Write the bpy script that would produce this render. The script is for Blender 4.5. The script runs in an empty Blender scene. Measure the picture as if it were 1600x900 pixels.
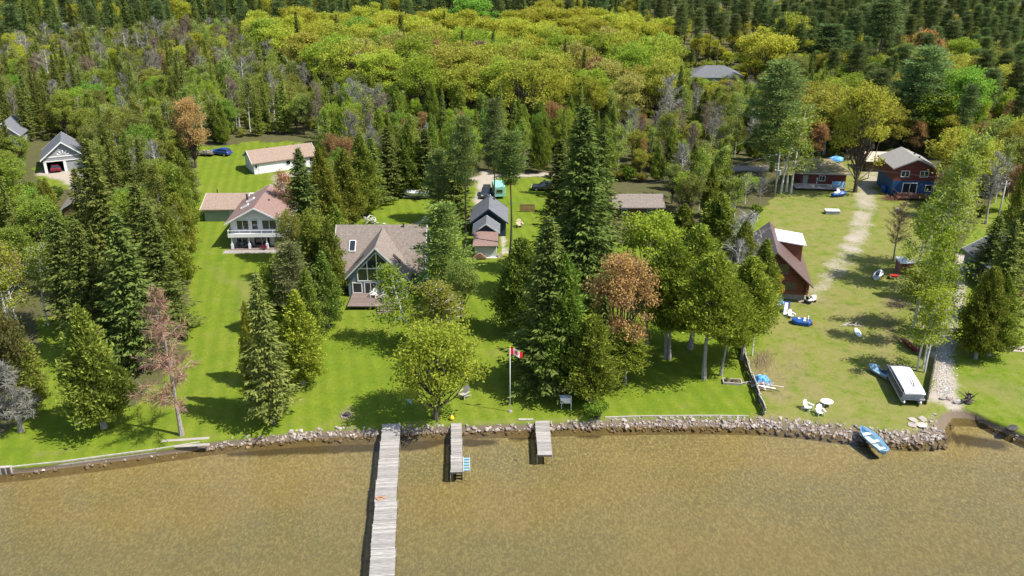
import bpy, bmesh, math, random
import numpy as np
from mathutils import Vector, Matrix, Euler

random.seed(7)
rng = np.random.default_rng(7)
R = math.radians
scene = bpy.context.scene
COL = scene.collection

# ------------------------------------------------------------------ camera, sky, sun, exposure
CAM_H, CAM_PITCH, CAM_F = 50.0, R(23.2), 1400.0        # drone height (m), tilt below the horizon, focal length in 1600-wide pixels
cam_data = bpy.data.cameras.new('camera')
cam_data.sensor_width = 36.0
cam_data.lens = CAM_F / 1600.0 * 36.0
cam_data.clip_start = 0.5
cam_data.clip_end = 8000.0
cam = bpy.data.objects.new('camera', cam_data)
cam.location = (0, 0, CAM_H)
cam.rotation_euler = (math.pi / 2 - CAM_PITCH, 0, 0)
COL.objects.link(cam)
scene.camera = cam

SUN_EL = R(55.0)
SUN_DIR = Vector((0.955, -0.296, 0)).normalized()       # horizontal direction towards the sun
world = bpy.data.worlds.new('World')
scene.world = world
world.use_nodes = True
wn = world.node_tree
sky = wn.nodes.new('ShaderNodeTexSky')
sky.sky_type = 'NISHITA'
sky.sun_disc = False
sky.sun_elevation = SUN_EL
sky.sun_rotation = math.atan2(SUN_DIR.x, SUN_DIR.y)
bg = wn.nodes['Background']
bg.inputs['Strength'].default_value = 0.135
wn.links.new(sky.outputs[0], bg.inputs['Color'])
sun_data = bpy.data.lights.new('sun', 'SUN')
sun_data.energy = 5.0
sun_data.angle = R(0.53)
sun_data.color = (1.0, 0.95, 0.86)
sun = bpy.data.objects.new('sun', sun_data)
to_sun = Vector((SUN_DIR.x * math.cos(SUN_EL), SUN_DIR.y * math.cos(SUN_EL), math.sin(SUN_EL)))
sun.rotation_euler = to_sun.to_track_quat('Z', 'Y').to_euler()
sun.location = to_sun * 300
COL.objects.link(sun)
vs = scene.view_settings
vs.view_transform = 'Standard'
vs.look = 'None'
vs.exposure = 0.76
vs.gamma = 1.0
vs.use_curve_mapping = False
scene.cycles.max_bounces = 6
scene.cycles.diffuse_bounces = 3
scene.cycles.glossy_bounces = 2
scene.cycles.transmission_bounces = 4
scene.cycles.transparent_max_bounces = 8
scene.cycles.caustics_reflective = False
scene.cycles.caustics_refractive = False

# ------------------------------------------------------------------ survey helpers: where on the ground a sighted point stands
LAWN = 0.7


def G(u, v, z=LAWN):
    a = (u - 800) / CAM_F
    b = (v - 450) / CAM_F
    t = (CAM_H - z) / (math.sin(CAM_PITCH) + b * math.cos(CAM_PITCH))
    return Vector((a * t, (math.cos(CAM_PITCH) - b * math.sin(CAM_PITCH)) * t, z))


def project(x, y, z):
    d = CAM_H - z
    zc = y * math.cos(CAM_PITCH) + d * math.sin(CAM_PITCH)
    yc = -y * math.sin(CAM_PITCH) + d * math.cos(CAM_PITCH)
    return 800 + CAM_F * x / zc, 450 + CAM_F * yc / zc, CAM_F / zc


def height_to(u, v, vt, z=LAWN):
    p = G(u, v, z)
    lo, hi = 0.0, 48.0
    for _ in range(40):
        m = (lo + hi) / 2
        if project(p.x, p.y, z + m)[1] > vt:
            lo = m
        else:
            hi = m
    return lo


# ------------------------------------------------------------------ materials
MATS = {}


def new_mat(name):
    m = bpy.data.materials.new(name)
    m.use_nodes = True
    MATS[name] = m
    return m, m.node_tree, m.node_tree.nodes['Principled BSDF']


def N(nt, kind, **kw):
    n = nt.nodes.new(kind)
    for k, v in kw.items():
        if k in n.inputs:
            n.inputs[k].default_value = v
        else:
            setattr(n, k, v)
    return n


def mixc(nt, fac, a, b, mode='MIX'):
    n = nt.nodes.new('ShaderNodeMix')
    n.data_type = 'RGBA'
    n.blend_type = mode
    for sock, val in ((0, fac), (6, a), (7, b)):
        if hasattr(val, 'links') or isinstance(val, bpy.types.NodeSocket):
            nt.links.new(val, n.inputs[sock])
        else:
            n.inputs[sock].default_value = val if sock == 0 else (val[0], val[1], val[2], 1)
    return n.outputs[2]


def ramp(nt, src, lo, hi, a=0.0, b=1.0):
    n = nt.nodes.new('ShaderNodeMapRange')
    n.inputs[1].default_value = lo
    n.inputs[2].default_value = hi
    n.inputs[3].default_value = a
    n.inputs[4].default_value = b
    nt.links.new(src, n.inputs[0])
    return n.outputs[0]


def surf(name, c1, c2=None, scale=3.0, rough=0.8, bump=0.0, stretch=(1, 1, 1), spec=0.3, detail=5, metal=0.0, spread=(0.35, 0.65), lines=None, island=0.0):
    """colour c1 broken up with c2 by noise; lines = (axis, per metre, depth) for boards or siding courses"""
    m, nt, p = new_mat(name)
    p.inputs['Roughness'].default_value = rough
    p.inputs['Metallic'].default_value = metal
    p.inputs['Specular IOR Level'].default_value = spec
    tc = N(nt, 'ShaderNodeTexCoord')
    mp = N(nt, 'ShaderNodeMapping')
    mp.inputs['Scale'].default_value = stretch
    nt.links.new(tc.outputs['Object'], mp.inputs[0])
    nz = N(nt, 'ShaderNodeTexNoise', Scale=scale, Detail=detail, Roughness=0.65)
    nt.links.new(mp.outputs[0], nz.inputs[0])
    c2 = c2 or tuple(x * 0.75 for x in c1)
    col = mixc(nt, ramp(nt, nz.outputs[0], *spread), c1, c2)
    if island:
        g = N(nt, 'ShaderNodeNewGeometry')
        col = mixc(nt, 1.0, col, mixc(nt, g.outputs['Random Per Island'], (1 - island,) * 3, (1 + island,) * 3), 'MULTIPLY')
    hgt = nz.outputs[0]
    if lines:
        sx = N(nt, 'ShaderNodeSeparateXYZ')
        nt.links.new(tc.outputs['Object'], sx.inputs[0])
        mu = N(nt, 'ShaderNodeMath', operation='MULTIPLY')
        mu.inputs[1].default_value = lines[1]
        nt.links.new(sx.outputs[lines[0]], mu.inputs[0])
        fr = N(nt, 'ShaderNodeMath', operation='FRACT')
        nt.links.new(mu.outputs[0], fr.inputs[0])
        col = mixc(nt, ramp(nt, fr.outputs[0], 0.0, 0.16, lines[2], 0.0), col, tuple(x * 0.45 for x in c1))
    nt.links.new(col, p.inputs['Base Color'])
    if bump:
        b = N(nt, 'ShaderNodeBump', Strength=bump, Distance=0.05)
        nt.links.new(hgt, b.inputs['Height'])
        nt.links.new(b.outputs[0], p.inputs['Normal'])
    return m


def leafmat(name, c1, c2, trans=0.35):
    """foliage: every leaf clump takes its own shade between c1 and c2, every tree its own tint"""
    m, nt, p = new_mat(name)
    nt.nodes.remove(p)
    out = nt.nodes['Material Output']
    g = N(nt, 'ShaderNodeNewGeometry')
    oi = N(nt, 'ShaderNodeObjectInfo')
    col = mixc(nt, g.outputs['Random Per Island'], c1, c2)
    col = mixc(nt, 1.0, col, oi.outputs['Color'], 'MULTIPLY')
    hs = N(nt, 'ShaderNodeHueSaturation', Saturation=1.0)
    nt.links.new(ramp(nt, oi.outputs['Random'], 0, 1, 0.485, 0.515), hs.inputs['Hue'])
    nt.links.new(ramp(nt, oi.outputs['Random'], 0, 1, 0.82, 1.18), hs.inputs['Value'])
    nt.links.new(col, hs.inputs['Color'])
    d = N(nt, 'ShaderNodeBsdfDiffuse')
    t = N(nt, 'ShaderNodeBsdfTranslucent')
    nt.links.new(hs.outputs[0], d.inputs[0])
    nt.links.new(hs.outputs[0], t.inputs[0])
    mx = N(nt, 'ShaderNodeMixShader')
    mx.inputs[0].default_value = trans
    nt.links.new(d.outputs[0], mx.inputs[1])
    nt.links.new(t.outputs[0], mx.inputs[2])
    nt.links.new(mx.outputs[0], out.inputs[0])
    return m


leafmat('spruce_needles', (0.06, 0.088, 0.02), (0.185, 0.215, 0.052), 0.28)
leafmat('cedar_sprays', (0.122, 0.170, 0.024), (0.300, 0.345, 0.068), 0.34)
leafmat('pine_needles', (0.078, 0.118, 0.036), (0.205, 0.245, 0.085), 0.32)
leafmat('maple_leaves', (0.3, 0.325, 0.03), (0.52, 0.51, 0.07), 0.5)
leafmat('birch_leaves', (0.235, 0.285, 0.042), (0.42, 0.45, 0.085), 0.48)
leafmat('red_leaves', (0.370, 0.210, 0.080), (0.490, 0.325, 0.125), 0.4)
leafmat('bare_twigs', (0.190, 0.135, 0.105), (0.330, 0.245, 0.195), 0.10)
leafmat('grey_twigs', (0.200, 0.190, 0.160), (0.330, 0.315, 0.275), 0.10)
surf('bark', (0.120, 0.095, 0.072), (0.060, 0.047, 0.036), 3, 0.95, 0.4, (4, 4, 0.6))
surf('pale_bark', (0.34, 0.31, 0.27), (0.17, 0.15, 0.125), 3, 0.95, 0.3, (3, 3, 0.8))
surf('birch_bark', (0.62, 0.60, 0.55), (0.20, 0.18, 0.16), 4, 0.8, 0.2, (1, 1, 2.2), spread=(0.5, 0.75))
surf('weathered_wood', (0.40, 0.365, 0.325), (0.26, 0.235, 0.205), 2.2, 0.85, 0.25, (1, 6, 1), island=0.16)
surf('grey_deck_wood', (0.37, 0.345, 0.32), (0.235, 0.215, 0.195), 1.3, 0.85, 0.25, (1, 6, 1), island=0.22)
surf('dark_deck_wood', (0.22, 0.165, 0.145), (0.14, 0.105, 0.095), 2.2, 0.85, 0.25, (2, 8, 2), island=0.15)
surf('dark_timber', (0.115, 0.092, 0.075), (0.060, 0.048, 0.040), 2.5, 0.9, 0.3, (1, 4, 1))
surf('stone', (0.325, 0.270, 0.235), (0.175, 0.140, 0.118), 1.3, 0.9, 0.4, island=0.4)
surf('pale_stone', (0.410, 0.360, 0.322), (0.270, 0.230, 0.202), 1.6, 0.9, 0.4, island=0.3)
surf('wet_stone', (0.230, 0.170, 0.125), (0.120, 0.086, 0.063), 1.3, 0.5, 0.4, island=0.4)
surf('gravel_stone', (0.55, 0.53, 0.50), (0.36, 0.34, 0.315), 2.0, 0.95, 0.2, island=0.3)
surf('white_paint', (0.78, 0.78, 0.76), (0.68, 0.68, 0.66), 2, 0.6, 0.0)
surf('white_siding', (0.74, 0.76, 0.77), (0.64, 0.66, 0.67), 1.5, 0.65, 0.0, lines=(2, 5.5, 0.6))
surf('pale_siding', (0.56, 0.60, 0.54), (0.47, 0.51, 0.45), 1.5, 0.7, 0.0, lines=(2, 5.5, 0.5))
surf('green_siding', (0.30, 0.35, 0.29), (0.24, 0.29, 0.24), 1.5, 0.7, 0.0, lines=(2, 5.0, 0.5))
surf('blue_grey_siding', (0.17, 0.215, 0.24), (0.13, 0.17, 0.19), 1.5, 0.7, 0.0, lines=(2, 5.0, 0.5))
surf('navy_siding', (0.030, 0.048, 0.075), (0.022, 0.034, 0.055), 1.5, 0.7, 0.0, lines=(2, 5.0, 0.5))
surf('grey_siding', (0.30, 0.31, 0.32), (0.25, 0.26, 0.27), 1.5, 0.7, 0.0, lines=(2, 5.0, 0.5))
surf('red_siding', (0.170, 0.048, 0.040), (0.120, 0.034, 0.030), 1.5, 0.7, 0.0, lines=(2, 5.0, 0.5))
surf('blue_siding', (0.020, 0.085, 0.200), (0.016, 0.066, 0.155), 1.5, 0.7, 0.0, lines=(2, 5.0, 0.5))
surf('brown_siding', (0.120, 0.080, 0.035), (0.085, 0.055, 0.025), 1.5, 0.8, 0.0, lines=(2, 5.0, 0.6))
surf('log_wood', (0.210, 0.078, 0.042), (0.120, 0.046, 0.028), 2, 0.6, 0.1, (0.6, 0.6, 5))
surf('shingle_brown', (0.235, 0.195, 0.165), (0.150, 0.122, 0.105), 3.5, 0.95, 0.5, (1, 1, 1), lines=(1, 3.2, 0.35))
surf('shingle_red', (0.245, 0.160, 0.135), (0.175, 0.112, 0.095), 3.5, 0.95, 0.5, lines=(0, 3.2, 0.3))
surf('shingle_tan', (0.300, 0.225, 0.175), (0.215, 0.155, 0.120), 3.5, 0.95, 0.5, lines=(1, 3.2, 0.3))
surf('shingle_grey', (0.150, 0.155, 0.170), (0.100, 0.105, 0.115), 3.5, 0.95, 0.5, lines=(1, 3.2, 0.3))
surf('shingle_pale', (0.30, 0.28, 0.26), (0.22, 0.205, 0.19), 3.5, 0.95, 0.4, lines=(0, 3.2, 0.25))
surf('mossy_shingle', (0.230, 0.185, 0.120), (0.120, 0.120, 0.045), 0.9, 0.95, 0.5)
surf('metal_brown', (0.125, 0.078, 0.068), (0.105, 0.066, 0.058), 0.6, 0.45, 0.0, spec=0.4, lines=(1, 2.2, 0.35))
surf('roof_white', (0.75, 0.75, 0.76), (0.62, 0.62, 0.64), 1.0, 0.6, 0.0)
surf('concrete', (0.300, 0.275, 0.250), (0.215, 0.195, 0.178), 1.4, 0.9, 0.2)
surf('pink_paver', (0.44, 0.36, 0.32), (0.36, 0.29, 0.26), 1.5, 0.9, 0.2, island=0.08)
surf('blue_plastic', (0.012, 0.075, 0.30), (0.010, 0.055, 0.23), 2, 0.4, 0.0, spec=0.5)
surf('light_blue_paint', (0.20, 0.40, 0.58), (0.16, 0.33, 0.50), 2, 0.45, 0.0, spec=0.4)
surf('boat_blue', (0.20, 0.38, 0.52), (0.16, 0.32, 0.45), 2, 0.4, 0.0, spec=0.4)
surf('blue_tarp', (0.10, 0.33, 0.62), (0.07, 0.25, 0.50), 3, 0.5, 0.3, spec=0.4)
surf('pale_blue_cloth', (0.25, 0.42, 0.55), (0.20, 0.36, 0.48), 3, 0.8, 0.2)
surf('teal_plastic', (0.02, 0.30, 0.34), (0.015, 0.24, 0.28), 2, 0.4, 0.0)
surf('mint_paint', (0.24, 0.52, 0.42), (0.19, 0.43, 0.35), 2, 0.5, 0.0)
surf('maroon_paint', (0.17, 0.020, 0.035), (0.13, 0.015, 0.028), 2, 0.4, 0.0)
surf('red_paint', (0.42, 0.025, 0.02), (0.33, 0.02, 0.016), 2, 0.5, 0.0)
surf('orange_paint', (0.70, 0.24, 0.03), (0.60, 0.2, 0.025), 2, 0.5, 0.0)
surf('yellow_paint', (0.75, 0.48, 0.03), (0.66, 0.42, 0.025), 2, 0.5, 0.0)
surf('black_plastic', (0.022, 0.022, 0.024), (0.016, 0.016, 0.018), 2, 0.5, 0.0)
surf('dark_vinyl', (0.055, 0.060, 0.068), (0.04, 0.044, 0.05), 2, 0.6, 0.0)
surf('grey_vinyl', (0.34, 0.34, 0.34), (0.27, 0.27, 0.27), 2, 0.6, 0.0)
surf('aluminium', (0.62, 0.63, 0.64), (0.50, 0.51, 0.52), 2, 0.35, 0.0, metal=0.85)
surf('galvanised_pole', (0.42, 0.42, 0.41), (0.33, 0.33, 0.32), 2, 0.6, 0.0)
surf('car_dark', (0.030, 0.036, 0.042), (0.026, 0.030, 0.036), 2, 0.25, 0.0, spec=0.6)
surf('car_blue', (0.015, 0.060, 0.28), (0.012, 0.05, 0.24), 2, 0.25, 0.0, spec=0.6)
surf('glass', (0.020, 0.028, 0.034), (0.014, 0.02, 0.025), 1, 0.06, 0.0, spec=0.8)
surf('charred', (0.035, 0.030, 0.028), (0.10, 0.09, 0.085), 4, 0.95, 0.4)
surf('flag_red', (0.62, 0.020, 0.020), (0.55, 0.016, 0.016), 2, 0.7)
surf('firewood', (0.33, 0.22, 0.13), (0.17, 0.10, 0.06), 4, 0.9, 0.3, island=0.3)
surf('red_wood', (0.26, 0.115, 0.080), (0.18, 0.08, 0.056), 3, 0.85, 0.2, island=0.2)
surf('pale_lumber', (0.52, 0.43, 0.33), (0.38, 0.30, 0.23), 3, 0.85, 0.2, island=0.2)
surf('asphalt', (0.055, 0.056, 0.060), (0.04, 0.04, 0.043), 3, 0.9, 0.2)
surf('dry_reed', (0.40, 0.30, 0.18), (0.28, 0.21, 0.12), 3, 0.95, 0.0, island=0.3)
surf('soil', (0.13, 0.10, 0.075), (0.08, 0.06, 0.045), 3, 0.95, 0.4)


# ------------------------------------------------------------------ object helpers
def link(name, mesh, parent=None, mat=None, loc=None, rot=None, scale=None):
    o = bpy.data.objects.new(name, mesh)
    COL.objects.link(o)
    if parent is not None:
        o.parent = parent
    if mat and mesh is not None and not mesh.materials:
        mesh.materials.append(MATS[mat])
    if loc is not None:
        o.location = loc
    if rot is not None:
        o.rotation_euler = rot
    if scale is not None:
        o.scale = scale
    return o


def tag(o, label=None, cat=None, group=None, kind=None):
    if label:
        for a_, b_ in (('western', 'left-side'), ('eastern', 'right-side'), ('south-west', 'lower left-side'), ('west', 'left-side'), ('east', 'right-side')):
            label = label.replace(a_, b_) if a_ != 'east' else ' '.join('right-side' if w_ == 'east' else w_ for w_ in label.split(' '))
    for k, v in (('label', label), ('category', cat), ('group', group), ('kind', kind)):
        if v:
            o[k] = v
    return o


def thing(name, label, cat, loc=(0, 0, 0), rz=0.0, group=None):
    o = link(name, None, loc=loc, rot=(0, 0, rz))
    return tag(o, label, cat, group)


class MB:
    """collects shapes into one mesh"""

    def __init__(self):
        self.v, self.f, self.mi = [], [], []

    def add(self, vs, fs, m=0):
        o = len(self.v)
        self.v += [tuple(p) for p in vs]
        self.f += [tuple(i + o for i in f) for f in fs]
        self.mi += [m] * len(fs)
        return self

    def box(self, x0, x1, y0, y1, z0, z1, M=None, m=0):
        vs = [Vector((x, y, z)) for z in (z0, z1) for y in (y0, y1) for x in (x0, x1)]
        if M:
            vs = [M @ p for p in vs]
        return self.add(vs, [(0, 2, 3, 1), (4, 5, 7, 6), (0, 1, 5, 4), (2, 6, 7, 3), (0, 4, 6, 2), (1, 3, 7, 5)], m)

    def prism(self, poly, axis, a, b, m=0):
        """poly of 2-D points extruded along axis from a to b"""
        def P(p, t):
            return (t, p[0], p[1]) if axis == 'x' else (p[0], t, p[1]) if axis == 'y' else (p[0], p[1], t)
        n = len(poly)
        vs = [P(p, a) for p in poly] + [P(p, b) for p in poly]
        fs = [tuple(range(n))[::-1], tuple(range(n, 2 * n))] + [(i, (i + 1) % n, n + (i + 1) % n, n + i) for i in range(n)]
        return self.add(vs, fs, m)

    def tube(self, pts, rad, sides=6, m=0, cap=True):
        pts = [Vector(p) for p in pts]
        rad = rad if isinstance(rad, (list, tuple)) else [rad] * len(pts)
        base = len(self.v)
        for i, p in enumerate(pts):
            d = (pts[min(i + 1, len(pts) - 1)] - pts[max(i - 1, 0)]).normalized()
            a = d.cross(Vector((0, 0, 1)) if abs(d.z) < 0.9 else Vector((1, 0, 0))).normalized()
            b = d.cross(a)
            for k in range(sides):
                t = 2 * math.pi * k / sides
                self.v.append(tuple(p + (a * math.cos(t) + b * math.sin(t)) * rad[i]))
        for i in range(len(pts) - 1):
            for k in range(sides):
                k2 = (k + 1) % sides
                self.f.append((base + i * sides + k, base + i * sides + k2, base + (i + 1) * sides + k2, base + (i + 1) * sides + k))
                self.mi.append(m)
        if cap:
            self.f.append(tuple(base + k for k in range(sides)))
            self.f.append(tuple(base + (len(pts) - 1) * sides + k for k in reversed(range(sides))))
            self.mi += [m, m]
        return self

    def loft(self, rings, m=0, cap=True, closed=True):
        base = len(self.v)
        n = len(rings[0])
        for r in rings:
            self.v += [tuple(p) for p in r]
        for i in range(len(rings) - 1):
            for k in range(n if closed else n - 1):
                k2 = (k + 1) % n
                self.f.append((base + i * n + k, base + i * n + k2, base + (i + 1) * n + k2, base + (i + 1) * n + k))
                self.mi.append(m)
        if cap:
            self.f.append(tuple(base + k for k in reversed(range(n))))
            self.f.append(tuple(base + (len(rings) - 1) * n + k for k in range(n)))
            self.mi += [m, m]
        return self

    def mesh(self, name, mats=(), smooth=False):
        me = bpy.data.meshes.new(name)
        me.from_pydata(self.v, [], self.f)
        for x in ([mats] if isinstance(mats, str) else mats):
            me.materials.append(MATS[x])
        if any(self.mi):
            me.polygons.foreach_set('material_index', self.mi)
        if smooth:
            me.polygons.foreach_set('use_smooth', [True] * len(me.polygons))
        bm = bmesh.new()
        bm.from_mesh(me)
        bmesh.ops.recalc_face_normals(bm, faces=bm.faces)
        bm.to_mesh(me)
        bm.free()
        return me

    def build(self, name, mats, parent=None, smooth=False, loc=None, rot=None, bevel=0.0):
        o = link(name, self.mesh(name, mats, smooth), parent, loc=loc, rot=rot)
        if bevel:
            b = o.modifiers.new('bevel', 'BEVEL')
            b.width = bevel
            b.segments = 2
            b.limit_method = 'ANGLE'
        return o


def np_mesh(name, verts, faces, mat):
    """faces: (n, 3) or (n, 4) array"""
    me = bpy.data.meshes.new(name)
    k = faces.shape[1]
    me.vertices.add(len(verts))
    me.vertices.foreach_set('co', np.ascontiguousarray(verts, dtype=np.float32).ravel())
    me.loops.add(faces.size)
    me.loops.foreach_set('vertex_index', np.ascontiguousarray(faces, dtype=np.int32).ravel())
    me.polygons.add(len(faces))
    me.polygons.foreach_set('loop_start', np.arange(0, faces.size, k, dtype=np.int32))
    me.update(calc_edges=True)
    me.validate()
    if mat:
        me.materials.append(MATS[mat])
    return me


def in_poly(px, py, poly):
    inside = np.zeros(px.shape, bool)
    n = len(poly)
    for i in range(n):
        x1, y1 = poly[i]
        x2, y2 = poly[(i + 1) % n]
        if y1 == y2:
            continue
        c = ((y1 > py) != (y2 > py)) & (px < (x2 - x1) * (py - y1) / (y2 - y1) + x1)
        inside ^= c
    return inside

# ------------------------------------------------------------------ the setting: ground, lake bed, water
GRASS_EDGE = [(-500, 775), (-200, 745), (0, 729), (55, 725), (130, 715), (215, 704), (300, 693), (320, 687), (400, 679), (470, 669), (590, 665), (700, 661), (830, 657),
              (905, 655), (955, 650), (1000, 649), (1100, 648), (1190, 649), (1250, 653), (1320, 661), (1380, 668), (1420, 669), (1442, 663), (1449, 650), (1470, 637),
              (1490, 634), (1515, 637), (1535, 650), (1565, 661), (1600, 677), (1800, 745), (2200, 800)]
WATER_EDGE = [(-500, 792), (-200, 762), (0, 741), (110, 729), (215, 715), (320, 702), (400, 693), (470, 687), (590, 682), (700, 676), (830, 673), (950, 669), (1000, 668),
              (1100, 668), (1190, 670), (1250, 676), (1300, 682), (1360, 690), (1420, 694), (1455, 693), (1474, 688), (1481, 668), (1489, 655), (1525, 656),
              (1545, 667), (1575, 680), (1600, 691), (1800, 765), (2200, 820)]
_ge = np.array([G(u, v, LAWN)[:2] for u, v in GRASS_EDGE])
_we = np.array([G(u, v, 0.0)[:2] for u, v in WATER_EDGE])


def y_grass(x):
    return np.interp(x, _ge[:, 0], _ge[:, 1])


def y_water(x):
    return np.minimum(np.interp(x, _we[:, 0], _we[:, 1]), y_grass(x) - 0.4)


def wob(x, y, f, s):
    return (np.sin(x * f + s) * np.cos(y * f * 1.13 + 2.1 * s) + 0.6 * np.sin(x * f * 2.3 + y * f * 1.7 + s * 3.3) + 0.4 * np.cos(x * f * 4.1 - y * f * 3.9 + s)) / 2.0


xs = np.concatenate([[-3000, -1500, -800, -450, -300, -230, -190, -160, -140, -125], np.arange(-115, 115.1, 0.8), [125, 140, 160, 190, 230, 300, 450, 800, 1500, 3000]])
ss = np.concatenate([np.arange(0, 130, 0.8), np.arange(130, 400, 4.0), [420, 480, 560, 700, 1000, 1600, 2600, 5000]])
nx = len(xs)
yg, yw = y_grass(xs), y_water(xs)
rows = [np.stack([xs, yw - 1.2, np.full(nx, -0.95)], 1), np.stack([xs, yw, np.full(nx, -0.12)], 1),
        np.stack([xs, yw * 0.45 + yg * 0.55, np.full(nx, LAWN * 0.5)], 1), np.stack([xs, yg - 0.25, np.full(nx, LAWN - 0.12)], 1)]
for s in ss:
    y = yg + s
    amp = np.clip(s / 4, 0, 1) * 0.05
    rows.append(np.stack([xs, y, LAWN + amp * wob(xs, y, 0.35, 1.0)], 1))
gv = np.concatenate(rows)
nr = len(rows)
idx = np.arange(nr * nx).reshape(nr, nx)
gf = np.stack([idx[:-1, :-1], idx[:-1, 1:], idx[1:, 1:], idx[1:, :-1]], -1).reshape(-1, 4)
gm = np_mesh('ground', gv, gf, None)
gm.polygons.foreach_set('use_smooth', [True] * len(gm.polygons))

# what grows or lies where, surveyed as outlines
_d = CAM_H - gv[:, 2]
_zc = gv[:, 1] * math.cos(CAM_PITCH) + _d * math.sin(CAM_PITCH)
PU = 800 + CAM_F * gv[:, 0] / _zc
PV = 450 + CAM_F * (-gv[:, 1] * math.sin(CAM_PITCH) + _d * math.cos(CAM_PITCH)) / _zc
jit = wob(gv[:, 0], gv[:, 1], 0.9, 0.3)
PUj = PU + jit * 5
PVj = PV + wob(gv[:, 0], gv[:, 1], 0.8, 4.0) * 3
CLEARINGS = [
    [(-900, 1200), (-900, 700), (0, 690), (40, 650), (58, 600), (60, 500), (125, 480), (200, 640), (290, 560), (295, 440), (300, 330), (312, 300), (300, 228), (375, 228), (375, 222),
     (500, 222), (520, 262), (470, 300), (440, 330), (450, 420), (540, 420), (565, 325), (600, 308), (690, 302), (740, 290), (750, 278), (880, 276), (880, 345), (940, 345), (960, 380), (1130, 400),
     (1190, 330), (1215, 300), (1240, 262), (1340, 250), (1400, 268), (1460, 300), (1480, 420), (1560, 300), (1700, 300), (2300, 500), (2300, 1200)],
    [(50, 262), (130, 262), (150, 300), (70, 290)],
    [(1075, 150), (1200, 145), (1210, 180), (1090, 185)],
]
lawn = np.zeros(len(gv), bool)
for poly in CLEARINGS:
    lawn |= in_poly(PUj, PVj, poly)
rough = np.clip((PU - 1185 + jit * 6) / 20, 0, 1) * np.clip((1480 - PU + jit * 10) / 20, 0.35, 1) * lawn


def stroke(pts, width):
    """nearness to a polyline of sighted points, 1 on it, 0 beyond its half width (widths in metres)"""
    best = np.zeros(len(gv))
    w = [G(u, v)[:2] for u, v in pts]
    for (ax, ay), (bx, by) in zip(w, w[1:]):
        dx, dy = bx - ax, by - ay
        t = np.clip(((gv[:, 0] - ax) * dx + (gv[:, 1] - ay) * dy) / (dx * dx + dy * dy + 1e-9), 0, 1)
        d = np.hypot(gv[:, 0] - ax - t * dx, gv[:, 1] - ay - t * dy) + jit * 0.35
        best = np.maximum(best, np.clip(1.4 - d / (width / 2), 0, 1))
    return best


sand = np.zeros(len(gv))
for pts, w, k in [([(1362, 268), (1352, 300), (1352, 330), (1340, 370), (1328, 388)], 4.6, 0.64), ([(1330, 388), (1318, 402), (1300, 430)], 4.8, 0.50), ([(1302, 430), (1280, 450), (1262, 470)], 3.4, 0.48),
                  ([(1500, 400), (1492, 460), (1480, 510), (1473, 560), (1476, 612)], 2.8, 0.9), ([(1462, 622), (1478, 618), (1490, 632)], 3.0, 0.9),
                  ([(762, 270), (757, 300), (755, 330), (748, 345)], 3.8, 0.95), ([(860, 272), (800, 274), (745, 279)], 4.0, 0.8),
                  ([(80, 268), (118, 278), (150, 305)], 6.0, 1.0), ([(1130, 263), (1205, 263)], 5.0, 1.0), ([(1205, 263), (1300, 262)], 4.0, 0.5),
                  ([(1600, 325), (1592, 380), (1600, 430)], 4.5, 0.95), ([(1130, 170), (1200, 160)], 7.0, 0.95), ([(1010, 168), (1060, 190)], 6.0, 0.5),
                  ([(440, 275), (480, 268)], 5.0, 0.8), ([(436, 280), (455, 330)], 4.0, 0.6), ([(670, 340), (655, 352)], 3.2, 0.7), ([(790, 395), (786, 370)], 1.2, 0.9),
                  ([(105, 36), (112, 60)], 12, 0.9), ([(1350, 150), (1400, 148)], 8.0, 0.5), ([(1428, 655), (1446, 660)], 1.0, 0.1)]:
    sand = np.maximum(sand, stroke(pts, w) * k)
dry = np.clip(rough * 0.50 + 0.10 + jit * 0.12, 0, 1)
for pts, w, k in [([(385, 440), (395, 480)], 5, 0.6), ([(1195, 570), (1215, 615)], 4.5, 1.3), ([(1235, 545), (1250, 590), (1275, 620)], 4, 0.9), ([(1290, 470), (1340, 500)], 6, 0.9), ([(1390, 470), (1380, 560)], 4, 0.9),
                  ([(545, 640), (542, 652)], 1.8, 1.0), ([(0, 718), (300, 685), (470, 667)], 0.5, 0.5), ([(470, 667), (900, 655)], 0.8, 0.55), ([(100, 490), (130, 500)], 4, 0.8), ([(330, 410), (350, 440)], 3, 0.4),
                  ([(1370, 660), (1180, 652)], 1.5, 0.9), ([(1540, 600), (1600, 620)], 6, 0.6), ([(1420, 250), (1320, 300)], 8, 0.5)]:
    dry = np.maximum(dry, stroke(pts, w) * k)
for nm, arr in (('lawn', lawn.astype(float)), ('dry', dry), ('sand', sand), ('mown', np.clip(1.0 - rough * 1.4, 0, 1))):
    at = gm.attributes.new(nm, 'FLOAT', 'POINT')
    at.data.foreach_set('value', arr.astype(np.float32))

m, nt, p = new_mat('ground_cover')
p.inputs['Roughness'].default_value = 0.95
p.inputs['Specular IOR Level'].default_value = 0.1
geo = N(nt, 'ShaderNodeNewGeometry')


def gnoise(scale, detail=4, stretch=None, rough_=0.6):
    n = N(nt, 'ShaderNodeTexNoise', Scale=scale, Detail=detail, Roughness=rough_)
    if stretch:
        mp = N(nt, 'ShaderNodeMapping')
        mp.inputs['Scale'].default_value = stretch
        nt.links.new(geo.outputs['Position'], mp.inputs[0])
        nt.links.new(mp.outputs[0], n.inputs[0])
    else:
        nt.links.new(geo.outputs['Position'], n.inputs[0])
    return n.outputs[0]


def gattr(nm):
    return N(nt, 'ShaderNodeAttribute', attribute_name=nm).outputs['Fac']


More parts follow.
